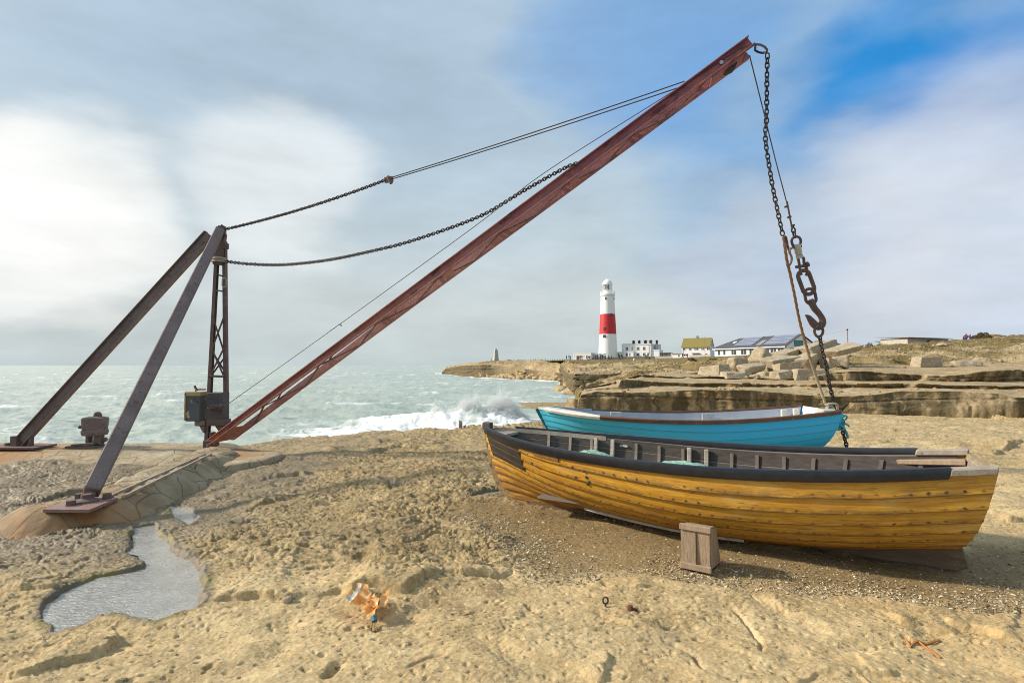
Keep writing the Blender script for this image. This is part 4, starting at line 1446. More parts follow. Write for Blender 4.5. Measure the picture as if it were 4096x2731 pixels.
# head fittings
mb = MB()
mb.beam(U(889, 905, D0), U(889, 935, D0), 0.10, 0.12, (0, 1, 0))
mb.tube([U(887, 898, D0), U(888, 930, D0)], 0.014)
mb.tube([U(892, 915, D0 - 0.05), U(904, 950, D0 - 0.05)], 0.02)
part(MB().lathe([(0.0, -0.05), (0.065, -0.05), (0.065, 0.05), (0.0, 0.05)], 16, U(901, 985, D0)), "head_pulley", M_RUST, mast, smooth=True)
part(mb, "mast_head", M_RUST, mast, smooth=True)
loop_mb = MB()
loop(loop_mb, oval(U(897, 1130, D0 - 0.12), (0, 0, 1), (1, 0, 0), 0.17, 0.08), 0.011)
part(loop_mb, "shackle", simple("bleached shackle", (0.40, 0.34, 0.26), None, 0.6, 30), mast, smooth=True)
# winch gear box between the legs
mb = MB()
mb.box(U(872, 1632, D0 + 0.02), (0.30, 0.26, 0.60))
part(mb, "winch_housing", steel("grey winch iron", (0.075, 0.068, 0.068), (0.11, 0.10, 0.10), (0.12, 0.08, 0.06), (0.04, 0.036, 0.036)), crane, bevel=0.012)
mb = MB()
mb.tube([U(846, 1628, D0 - 0.14), U(892, 1628, D0 - 0.14)], 0.068, 20)
mb.lathe([(0.0, 0), (0.085, 0), (0.085, 0.02), (0, 0.02)], 20, U(849, 1633, D0 - 0.24))
part(mb, "winch_drum", M_CABLE, crane, smooth=True)
mb = MB()
mb.box(U(876, 1688, D0), (0.34, 0.24, 0.12))
mb.quadbox([U(858, 1703, D0 - 0.1), U(905, 1703, D0 - 0.1), U(893, 1735, D0 - 0.1), U(880, 1735, D0 - 0.1)], (0, 0.2, 0))
mb.quadbox([U(835, 1730, D0 - 0.1), U(845, 1730, D0 - 0.1), U(857, 1760, D0 - 0.1), U(838, 1768, D0 - 0.1)], (0, 0.16, 0))
mb.box(U(845, 1772, D0), (0.16, 0.30, 0.14))
part(mb, "base_casting", M_RUST, crane, bevel=0.01)
mb = MB()
mb.lathe([(0.0, 0.0), (0.16, 0.0), (0.16, 0.035), (0.085, 0.045), (0.075, 0.16), (0.0, 0.16)], 18, Vector((MB0.x + 0.02, D0 - 0.25, 0.0)))
part(mb, "pivot_post", M_RUST, crane, smooth=True)
# control box hung on the outside of the left leg
cb = U(785, 1626, D0 - 0.05)
mb = MB()
mb.box(cb, (0.265, 0.24, 0.53))
box_o = part(mb, "control_box", M_PBOX, crane, bevel=0.012)
mb = MB()
mb.box(cb + Vector((0, -0.01, 0.245)), (0.285, 0.26, 0.07))
mb.box(cb + Vector((-0.132, -0.01, 0)), (0.022, 0.26, 0.50))
part(mb, "edge_frame", M_OCHRE, box_o)
mb = MB()
mb.tube([U(782, 1565, D0 - 0.05), U(784, 1558, D0 - 0.05), U(822, 1557, D0 - 0.05)], 0.014)
mb.tube([U(788, 1562, D0 - 0.05), U(778, 1543, D0 - 0.05)], 0.022)
part(mb, "lever", M_RUST, box_o)
mb = MB()
mb.quadbox([U(778, 1682, D0 - 0.12), U(818, 1682, D0 - 0.12), U(818, 1706, D0 - 0.12), U(778, 1703, D0 - 0.12)], (0, 0.2, 0))
mb.quadbox([U(797, 1703, D0 - 0.12), U(818, 1703, D0 - 0.12), U(816, 1732, D0 - 0.12)  , U(810, 1728, D0 - 0.12)], (0, 0.2, 0))
part(mb, "box_bracket", M_BRACE, box_o)
for px, py in ((776, 1597), (787, 1608)):
    part(MB().lathe([(0.0, 0), (0.018, 0), (0.018, 0.02), (0, 0.02)], 10, U(px, py, D0 - 0.18)), "button", M_CABLE, box_o)

# back braces
FB = Vector(U(346, 2006, 5.62))
mbT = U(878, 925, D0 - 0.05)
dirF = (mbT - FB).normalized()
mb = MB()
sideF = Vector((0.66, 0.75, 0)).normalized()
mb.beam(FB + dirF * 0.12, mbT + dirF * 0.02, 0.155, 0.150, sideF, 0.165, 0.165)
brF = part(mb, "brace", M_BRACE, crane, bevel=0.012)
mb = MB()
mb.beam(FB, FB + dirF * 0.30, 0.06, 0.09, sideF)
mb.lathe([(0.0, -0.02), (0.12, -0.02), (0.10, 0.03), (0.05, 0.05), (0.05, 0.09), (0, 0.09)], 16, Vector((FB.x, FB.y, 0.19)))
part(mb, "foot_pin", M_RUST, brF)
RBk = Vector(U(72, 1778, 10.2))
rbT = U(838, 938, D0)
dirR = (rbT - RBk).normalized()
upR = Vector((-dirR.z, 0, dirR.x))
mb = MB()
mb.beam(RBk + dirR * 0.10, rbT, 0.02, 0.19, upR)
nrmR = dirR.cross(upR).normalized()
for s in (-0.09, 0.09):
    mb.beam(RBk + dirR * 0.04 + upR * s, rbT + upR * s, 0.12, 0.016, upR)
brR = part(mb, "brace", M_BRACE, crane)
mb = MB()
fp = Vector((RBk.x, RBk.y, 0.05))
mb.box(fp + Vector((0.05, 0, 0.03)), (0.95, 0.5, 0.035))
mb.box(fp + Vector((-0.02, 0, 0.12)), (0.12, 0.16, 0.22))
mb.tube([fp + Vector((0.24, 0, 0.04)), fp + Vector((0.24, 0, 0.20))], 0.045, 10)
mb.tube([fp + Vector((-0.2, 0, 0.04)), fp + Vector((-0.2, 0, 0.10))], 0.05, 8)
part(mb, "foot_plate", M_RUST, brR)
pl = [UZ(x, y, 0.20) for x, y in ((171, 2036), (356, 2038), (472, 1990), (309, 1986))]
mb = MB()
mb.quadbox(pl, (0, 0, -0.03))
fpl = part(mb, "foot_plate", steel("plate iron", (0.20, 0.12, 0.11), (0.30, 0.20, 0.17), (0.33, 0.15, 0.06), (0.11, 0.06, 0.06), 0.52, 0.5, 6), brF)
for x, y in ((284, 2020), (428, 1992), (318, 1992)):
    q_ = UZ(x, y, 0.20)
    part(MB().lathe([(0.0, 0.05), (0.042, 0.05), (0.045, 0.0)], 6, q_), "bolt", M_RUST, brF)

# jib
J0, J1 = U(842, 1766, 10.0), U(3004, 166, 8.0)
jd = (J1 - J0).normalized()
jh = Vector((jd.x, jd.y, 0)).normalized()
js = Vector((jh.y, -jh.x, 0))          # towards the viewer's side
if js.y > 0:
    js = -js
ju = js.cross(jd).normalized()
if ju.z < 0:
    ju = -ju
JL = (J1 - J0).length
hw = lambda f: 0.088 + (0.150 - 0.088) * min(1, f * 1.5)        # channel depth
ww = lambda f: 0.53 + (0.41 - 0.53) * min(1, f / 0.4) - 0.08 * max(0, f - 0.4) / 0.6                           # spread of the two channels
jp = lambda f, s, u: J0 + jd * (JL * f) - js * (ww(f) / 2) + js * (s * ww(f) / 2) + ju * (u * hw(f) / 2)
jib = part(MB().beam(jp(0.003, 0.9, 0), jp(0.03, 0.9, 0), 0.03, 0.06, ju), "jib", M_RED, crane)
NSEG = 14
for s in (1, -1):
    mb = MB()
    for i in range(NSEG):
        f0, f1 = i / NSEG, (i + 1) / NSEG
        a, b = jp(f0, s, 0), jp(f1, s, 0)
        mb.beam(a - js * 0.02 * s, b - js * 0.02 * s, 0.012, hw(f0), ju, 0.012, hw(f1))
        for u in (1, -1):
            mb.beam(jp(f0, s, u) + js * (0.022 * s), jp(f1, s, u) + js * (0.022 * s), 0.085, 0.013, ju)
    part(mb, "channel", M_RED, jib)
nb_ = 15
for i in range(nb_):
    f0, f1 = 0.055 + i * 0.058, 0.055 + (i + 1) * 0.058
    s = 1 if i % 2 else -1
    part(MB().beam(jp(f0, s * 0.95, -1.12), jp(f1, -s * 0.95, -1.12), 0.040, 0.010, ju), "lacing_bar", M_RUST, jib)
    part(MB().beam(jp(f0, -s * 0.95, 1.12), jp(f1, s * 0.95, 1.12), 0.035, 0.010, ju), "lacing_bar", M_RUST, jib)
for f0, f1, u in ((0.004, 0.050, -1.2), (0.955, 0.998, 1.2), (0.935, 0.985, -1.2), (0.47, 0.487, -1.2), (0.70, 0.715, -1.2)):
    a = [jp(f0, -1, u), jp(f0, 1, u), jp(f1, 1, u), jp(f1, -1, u)]
    part(MB().quadbox(a, ju * 0.012), "batten_plate", M_RED, jib)
# heel casting on the far side
mb = MB()
mb.quadbox([jp(0.012, -1.05, -1.5), jp(0.075, -1.05, -1.2), jp(0.075, -1.05, 1), jp(0.012, -1.05, 1)], js * 0.03)
part(mb, "heel_plate", M_RED, jib)
mb = MB()
for cx_, rad in ((0.965, 0.15),):
    c_ = jp(cx_, 0, 0)
    M_ = Matrix((js, jd, ju)).transposed()
    ring = [(rad, -0.05), (rad * 0.82, 0.0), (rad, 0.05)]
    b = MB().lathe([(0, -0.05)] + ring + [(0, 0.05)], 20)
    # turn the lathe axis onto js
    mb.add([c_ + jd * v[0] + ju * v[1] + js * v[2] for v in b.V], b.F)
part(mb, "sheave", M_CABLE, jib, smooth=True)
mb = MB()
hb_ = jp(0.955, 1, 0.15)
mb.lathe([(0, 0), (0.030, 0), (0.030, 0.012), (0, 0.012)], 14)
mb.V = [tuple(hb_ + jd * v[0] + ju * v[1] + js * (v[2] - 0.006)) for v in mb.V]
part(mb, "pin", simple("pale pin", (0.62, 0.66, 0.66), None, 0.5, 30), jib)
mb = MB()
loop(mb, [U(3022, 178, 7.85), U(3042, 180, 7.83), U(3058, 188, 7.8), U(3069, 201, 7.8), U(3066, 210, 7.85), U(3050, 213, 8.05), U(3034, 210, 8.1), U(3020, 202, 8.1)], 0.017, 8)
part(mb, "eye_ring", M_CHAIN, jib, smooth=True)

# topping lift: chain to the joint, twin wire ropes on to the jib
SA, SJ, SE = U(896, 918, D0 - 0.05), U(1545, 719, 9.44), U(2722, 336, 8.22)
pts = [SA.lerp(SJ, k / 30) + Vector((0, 0, -0.16 * (k / 30) * (1 - k / 30) * 1.6)) for k in range(31)]
part(chain_mb(pts, 0.062, 0.046, 0.0095), "stay_chain", M_CHAIN, crane, smooth=True)
mb = MB()
mb.beam(U(1538, 722, 9.45), U(1572, 716, 9.42), 0.10, 0.05, (0, 1, 0))
mb.tube([U(1552, 710, 9.4), U(1566, 735, 9.4)], 0.035)
mb.tube([U(1548, 716, 9.44), U(1560, 708, 9.44)], 0.045)
part(mb, "stay_joint", M_RUST, crane, bevel=0.01)
for dpx, e in ((-4, (2738, 326)), (3, (2712, 352))):
    a, b = U(1560, 716 + dpx, 9.42), U(e[0], e[1], 8.20)
    part(MB().tube([a.lerp(b, k / 12) + Vector((0, 0, -0.10 * (k / 12) * (1 - k / 12))) for k in range(13)], 0.0095, 8), "stay_cable", M_CABLE, crane, smooth=True)
# slack chain from mast to jib
sp = [(905, 1046), (1000, 1056), (1132, 1059), (1306, 1041), (1480, 1006), (1654, 961), (1915, 867), (2090, 766), (2246, 679), (2307, 653)]
pts = crom([U(a, b, 1 / (1 / 10.25 + (1 / 8.50 - 1 / 10.25) * (a - 905) / 1402)) for a, b in sp], 8)
part(chain_mb(pts, 0.066, 0.048, 0.0098), "slack_chain", M_CHAIN, crane, smooth=True)
mb = MB()
cc_ = U(879, 1041, D0 + 0.02)
for k in range(4):
    zo = -0.03 + 0.018 * k
    loop(mb, [cc_ + Vector((0.135 * math.cos(a), 0.15 * math.sin(a), zo + 0.012 * math.sin(a + k))) for a in np.linspace(0, 2 * math.pi, 20, endpoint=False)], 0.011, 6)
part(mb, "lashing", simple("pale lashing", (0.46, 0.42, 0.33), (0.36, 0.32, 0.25), 0.8, 30), crane, smooth=True)
# hoist wire from the winch up the jib
hp = [(880, 1638, 10.15), (1358, 1297, 9.45), (1898, 906, 8.9), (2177, 692, 8.6), (2630, 405, 8.25), (2960, 196, 8.05)]
mb = MB()
mb.tube(crom([U(*p) for p in hp], 6), 0.0062, 6)
mb.tube([U(1357, 1297, 9.45), U(1366, 1302, 9.4)], 0.012, 6)
part(mb, "hoist_wire", M_CABLE, crane, smooth=True)

# ------------------------------------------------------------------ tackle hanging from the jib head
dd = lambda py: 8.0 + 0.95 * (py - 200) / 1450
hook_chain = chain_mb(crom([U(a, b, dd(b) - 0.06) for a, b in ((3070, 216), (3068, 300), (3067, 400), (3066, 480), (3061, 530), (3064, 580), (3076, 660), (3091, 750), (3116, 870), (3131, 940))], 6), 0.088, 0.058, 0.0105).build("hanging_chain", M_CHAIN, None, smooth=True)
tag(hook_chain, "dark iron chain hanging free from the ring at the jib's tip", "chain")
mb = MB()
mb.tube(crom([U(a, b, dd(b)) for a, b in ((2998, 222), (3050, 430), (3103, 645), (3147, 812), (3160, 880), (3170, 920))], 4), 0.0085, 6)
mb.tube([U(a, b, dd(b) - 0.02) for a, b in ((3148, 806), (3160, 872), (3169, 915))], 0.013, 6)
for a, b in ((3146, 827), (3157, 869), (3171, 903)):
    mb.beam(U(a - 7, b + 2, dd(b)), U(a + 7, b - 3, dd(b)), 0.03, 0.025, (0, 1, 0))
o = mb.build("hoist_cable", M_CABLE, None, smooth=True)
tag(o, "thin steel cable running down from the jib's tip to the lifting hook", "cable")

hk = empty("lifting_hook", U(3245, 1210, dd(1210)), 0, "heavy iron lifting hook with swivel and shackles hung on the steel cable", "hook")
HO = Vector(hk.location)
q = lambda a, b, dy=0.0: U(3000 + a / 2.412, 750 + b / 2.412, dd(750 + b / 2.412)) + Vector((0, dy, 0))
mb = MB()
loop(mb, [q(412, 372), q(436, 405), q(436, 428), q(418, 440), q(402, 425), q(402, 398)], 0.013, 8)
loop(mb, oval(q(428, 456), (0.2, 0, -1), (0, 1, 0), 0.10, 0.06), 0.013, 8)
part(mb, "thimble", M_CHAIN, hk, HO, smooth=True)
mb = MB()
mb.tube(crom([q(428, 585), q(414, 560), q(402, 520), q(412, 490), q(445, 474), q(478, 486), q(490, 520), q(480, 560), q(488, 580)], 4), 0.020, 8)
mb.tube([q(418, 580), q(496, 566)], 0.022, 8)
part(mb, "bow_shackle", M_HOOK, hk, HO, smooth=True)
mb = MB()
mb.tube([q(452, 548), q(456, 575), q(468, 628), q(474, 650)], [0.050, 0.056, 0.056, 0.045], 14)
mb.tube([q(474, 652), q(480, 680)], 0.056, 14)
part(mb, "swivel", simple("worn galvanised swivel", (0.55, 0.53, 0.46), (0.42, 0.36, 0.26), 0.45, 25, spots=(0.16, 0.08, 0.05)), hk, HO, smooth=True)
mb = MB()
mb.tube(crom([q(455, 690), q(470, 672), q(495, 668), q(518, 685), q(522, 735), q(545, 780), q(552, 820), q(540, 850)], 4), 0.022, 8)
mb.tube(crom([q(466, 690), q(475, 740), q(485, 800), q(495, 845)], 4), 0.022, 8)
mb.tube([q(440, 768), q(548, 752)], 0.024, 8)
mb.tube([q(540, 748), q(562, 738)], 0.045, 10)
part(mb, "shackle", M_HOOK, hk, HO, smooth=True)
mb = MB()
loop(mb, oval(q(542, 915), q(572, 1005) - q(512, 830), (1, 0, 0.3), 0.40, 0.19, 20), 0.032, 10)
part(mb, "link", M_HOOK, hk, HO, smooth=True)
mb = MB()
loop(mb, oval(q(582, 1050), q(592, 1105) - q(568, 990), (1, 0, 0.15), 0.25, 0.17, 18), 0.024, 10)
part(mb, "link", M_HOOK, hk, HO, smooth=True)
mb = MB()
hp = crom([q(582, 1085), q(598, 1120), q(622, 1165), q(665, 1215), q(694, 1262), q(700, 1300), q(684, 1332), q(652, 1340), q(618, 1318), q(588, 1280), q(562, 1248), q(534, 1230)], 4)
rr = np.interp(np.linspace(0, 1, len(hp)), [0, 0.08, 0.3, 0.6, 0.75, 0.9, 1.0], [0.050, 0.056, 0.046, 0.062, 0.060, 0.038, 0.010])
mb.tube(hp, list(rr), 12)
part(mb, "hook", M_HOOK, hk, HO, smooth=True)
mb = MB()
mb.tube(crom([q(630, 1335, -0.08), q(622, 1375), q(632, 1420), q(664, 1442), q(696, 1415), q(702, 1370), q(690, 1330, 0.08)], 4), 0.022, 8)
part(mb, "ring", M_HOOK, hk, HO, smooth=True)

pts = crom([U(a, b, dd(b)) for a, b in ((3279, 1345), (3287, 1395), (3304, 1460), (3314, 1520), (3326, 1570), (3340, 1625), (3352, 1660), (3364, 1700), (3376, 1745), (3386, 1782), (3390, 1830))], 5)
o = chain_mb(pts, 0.075, 0.052, 0.011).build("mooring_chain", M_CHAIN, None, smooth=True)
tag(o, "rusty brown chain from the lifting hook down past the blue boat's stern", "chain")
# line from the end of the hanging chain down to the blue boat
def twisted(path, r, name, mat):
    """three-strand laid rope"""
    mb = MB()
    P_ = [Vector(p) for p in path]
    L = 0
    st = [[], [], []]
    for i, p in enumerate(P_):
        if i:
            L += (p - P_[i - 1]).length
        d = (P_[min(i + 1, len(P_) - 1)] - P_[max(i - 1, 0)]).normalized()
        s1 = d.cross(Vector((0, 1, 0))).normalized()
        s2 = s1.cross(d).normalized()
        for k in range(3):
            a = L * 2 * math.pi / (r * 14) + k * 2.094
            st[k].append(p + (s1 * math.cos(a) + s2 * math.sin(a)) * r * 0.5)
    for k in range(3):
        mb.tube(st[k], r * 0.58, 6)
    return mb.build(name, mat, None, smooth=True)


t = NT("sun bleached rope")
v = t.obj()
sz_ = t.n("ShaderNodeSeparateXYZ")
t.l(v, sz_.inputs[0])
c = t.mix(t.ramp(t.math("MULTIPLY", t.math("ADD", sz_.outputs["Z"], t.math("MULTIPLY", t.noise(v, 3, 4), 0.5)), 0.25), [(0.25, 0.0), (0.60, 1.0)]), (0.54, 0.46, 0.30), (0.27, 0.135, 0.060))
M_ROPE = t.set(c, 0.9)
rp = [U(a, b, dd(b)) for a, b in ((3134, 948), (3141, 1000), (3150, 1056), (3158, 1085), (3176, 1170), (3200, 1290), (3230, 1400), (3262, 1500), (3288, 1575), (3304, 1620))]
dense = crom(rp, 40)
o = twisted(dense, 0.022, "rope", M_ROPE)
tag(o, "tan rope stretched from the hanging chain down to the blue boat", "rope")
o = twisted(crom([U(a, b, dd(b)) for a, b in ((3133, 952), (3140, 946), (3146, 958), (3152, 990), (3160, 1012))], 20), 0.018, "rope_loop", simple("brown rope", (0.20, 0.11, 0.06), None, 0.9, 40))
tag(o, "short brown rope loop doubled over at the hanging chain's lower end", "rope")
mb = MB()
mb.tube(crom([U(a, b, dd(b) - 0.03) for a, b in ((3172, 990), (3162, 996), (3157, 1008), (3164, 1022), (3167, 1036), (3163, 1052), (3155, 1062), (3148, 1054))], 5), 0.017, 8)
o = mb.build("small_hook", simple("tan rusted hook", (0.26, 0.18, 0.10), (0.18, 0.12, 0.08), 0.6, 30), None, smooth=True)
tag(o, "small tan S-shaped hook joining rope to the big hook's swivel", "hook")

# ------------------------------------------------------------------ concrete footings
t = NT("stained concrete")
v = t.obj()
c = t.ramp(t.noise(v, 2.0, 7, 0.62), [(0.32, (0.27, 0.20, 0.115)), (0.52, (0.38, 0.30, 0.185)), (0.70, (0.48, 0.41, 0.29))])
c = t.mix(t.ramp(t.noise(t.mapv(v, loc=(3, 3, 1)), 7, 7, 0.7), [(0.52, 0.0), (0.66, 0.6)]), c, (0.26, 0.21, 0.13))
ck_ = t.ramp(t.vor(t.mapv(v, (1, 1, 1), (0.2, 0.1, 0.5)), 2.1, "DISTANCE_TO_EDGE"), [(0.006, 0.8), (0.022, 0.0)])
c = t.mix(ck_, c, (0.10, 0.075, 0.045))
ru = t.math("MULTIPLY", t.attr("rust"), t.ramp(t.noise(v, 3.5, 6, 0.65, 0.7), [(0.30, 0.35), (0.60, 1.0)]))
c = t.mix(ru, c, (0.40, 0.185, 0.065))
M_CONC = t.set(c, 0.8, None, t.bump(t.noise(v, 11, 9, 0.72), 0.95, 0.035), 0.35)


def footing(name, poly, h, w0, w1, label, zb=-0.05, step=0.022, rustpts=()):
    a = np.array([(p[0], p[1]) for p in poly])
    gx = np.arange(a[:, 0].min() - w1 - 0.1, a[:, 0].max() + w1 + 0.1, step)
    gy = np.arange(a[:, 1].min() - w1 - 0.1, a[:, 1].max() + w1 + 0.1, step)
    X, Y = np.meshgrid(gx, gy)
    x, y = X.ravel(), Y.ravel()
    d, _, al, L = pdist(x + 0.05 * pn(x * 3, y * 3, 501), y + 0.05 * pn(x * 3, y * 3, 502), poly)
    z = zb + (h - zb) * (1 - ss(w0, w1, d)) + 0.022 * fbm(x * 3, y * 3, 5, 505, 0.6) - 0.02
    ru = np.zeros_like(x)
    for rx, ry, rr_ in rustpts:
        ru = np.maximum(ru, np.exp(-((x - rx) ** 2 + (y - ry) ** 2) / rr_ ** 2))
    f = grid_faces(len(gy), len(gx))
    keep = (d[f] < w1 + 0.06).all(1)
    f = f[keep]
    used = np.unique(f)
    mp = -np.ones(len(x), int)
    mp[used] = np.arange(len(used))
    o = mesh_np(name, np.stack([x, y, z], -1)[used], mp[f], M_CONC, smooth=True, attrs={"rust": ru[used]})
    return tag(o, label, "concrete footing")


W2 = lambda x, y, z=0.1: tuple(UZ(x, y, z))[:2]
pc = UZ(330, 2015, 0.2)
footing("concrete_footing", [W2(200, 2050), W2(390, 2022), W2(560, 1945), W2(720, 1872), W2(852, 1815)], 0.20, 0.20, 0.62,
        "sloping concrete beam from the front brace's foot plate to the mast, stained orange", rustpts=((pc.x + 0.2, pc.y - 0.3, 0.75), (MB0.x, MB0.y - 0.4, 0.5)))
# slab under the mast
sl_ = [UZ(x, y, 0.06) for x, y in ((772, 1838), (850, 1806), (950, 1794), (1050, 1800), (1130, 1810), (1060, 1838), (940, 1858), (845, 1858))]
nn = 40
ctr = sum(sl_, Vector()) / len(sl_)
V, A_ = [], []
rimpts = crom(sl_ + [sl_[0]], 12)
Fc = []
m_ = len(rimpts)
rings = [0.0, 0.3, 0.6, 0.85, 0.97, 1.0, 1.03, 1.06]
for ri, f in enumerate(rings):
    for k, p in enumerate(rimpts):
        q_ = ctr + (p - ctr) * f
        zz_ = 0.06 if f <= 0.98 else (0.045 if f <= 1.0 else (-0.06 if f < 1.05 else -0.30))
        zz_ += 0.006 * math.sin(q_.x * 7) + 0.006 * math.sin(q_.y * 9 + q_.x * 3)
        V.append((q_.x, q_.y, zz_))
        A_.append(math.exp(-((q_.x - MB0.x - 0.35) ** 2 / 0.9 + (q_.y - MB0.y + 0.75) ** 2 / 0.25)))
o = mesh_np("concrete_slab", np.array(V), grid_faces(len(rings), m_), M_CONC, smooth=True, attrs={"rust": np.array(A_)})
tag(o, "low concrete slab under the crane's mast, half wet and half rust stained", "concrete slab")
# apron behind, carrying the rear brace and the capstan
xs_ = np.linspace(-14.5, -4.5, 230)
prof = [(11.4, -0.6), (11.2, 0.0), (10.9, 0.045), (10.5, 0.05), (10.15, 0.05), (10.0, 0.04), (9.85, 0.01), (9.5, -0.08), (9.25, -0.145), (9.15, -0.24), (9.1, -0.4)]
V = []
for y_, z_ in prof:
    yv_ = y_ + 0.05 * pn(xs_ * 1.2, xs_ * 0 + y_ * 3, 520)
    V.append(np.stack([xs_, yv_ + 0.04 * ss(-8, -5.0, xs_), z_ + 0.012 * fbm(xs_ * 2, xs_ * 0 + y_ * 4, 3, 521) - 0.6 * ss(-5.9, -4.6, xs_)], -1))
o = mesh_np("concrete_apron", np.concatenate(V), grid_faces(len(prof), len(xs_)), M_CONC, smooth=True, attrs={"rust": np.tile(np.exp(-((xs_ + 9.3) / 1.0) ** 2) * 0.8, len(prof))})
tag(o, "long sloping concrete strip along the sea edge behind the crane", "concrete apron")
# rails let into the beam
for dx_ in (0.0, 0.16):
    a, b = UZ(418, 1988, 0.20) + Vector((dx_, 0.05, 0)), UZ(846, 1812, 0.20) + Vector((dx_ * 0.6 - 0.1, 0, 0))
    o = MB().beam(a + Vector((0, 0, -0.012)), b + Vector((0, 0, -0.012)), 0.028, 0.03).build("rail", simple("worn steel rail", (0.42, 0.36, 0.28), (0.28, 0.20, 0.13), 0.5, 14, spots=(0.15, 0.09, 0.05)), None)
    tag(o, "narrow steel rail set on the concrete beam, " + ("on its outer side" if dx_ == 0 else "on its side towards the boats"), "rail", "rails along the concrete beam")

# capstan on the apron
cpz = U(352, 1796, 10.35)
cap = empty("capstan", (cpz.x, cpz.y, 0.03), 0, "rusty drum-shaped capstan standing on legs at the sea edge", "capstan")
CO = Vector(cap.location)
mb = MB().lathe([(0.0, 0.25), (0.20, 0.25), (0.215, 0.29), (0.215, 0.33), (0.20, 0.35), (0.205, 0.42), (0.215, 0.54), (0.205, 0.575), (0.10, 0.60), (0.0, 0.605)], 28, CO + Vector((0.12, 0, 0)))
part(mb, "drum", M_BRACE, cap, CO, smooth=True)
mb = MB().lathe([(0.065, 0.59), (0.07, 0.62), (0.055, 0.67), (0.02, 0.69), (0.0, 0.69)], 16, CO + Vector((0.16, 0, 0)))
part(mb, "cap", M_RUST, cap, CO, smooth=True)
for lx_, w_ in ((0.015, 0.065), (0.20, 0.14)):
    part(MB().box(CO + Vector((lx_, 0, 0.165)), (w_, 0.12, 0.20)), "leg", M_BRACE, cap, CO, bevel=0.01)
mb = MB()
mb.box(CO + Vector((0.0, 0, 0.03)), (0.56, 0.4, 0.06))
mb.beam(CO + Vector((-0.2, -0.12, 0.075)), CO + Vector((0.22, -0.12, 0.10)), 0.08, 0.03)
part(mb, "base_plate", M_RUST, cap, CO)
mb = MB().tube([CO + Vector((-0.07, -0.05, 0.40)), CO + Vector((-0.13, -0.08, 0.41))], 0.03, 8)
part(mb, "lug", M_RUST, cap, CO)
part(MB().tube([CO + Vector((0.26, 0, 0.13)), CO + Vector((0.345, 0, 0.17))], 0.04, 8), "lug", M_RUST, cap, CO)
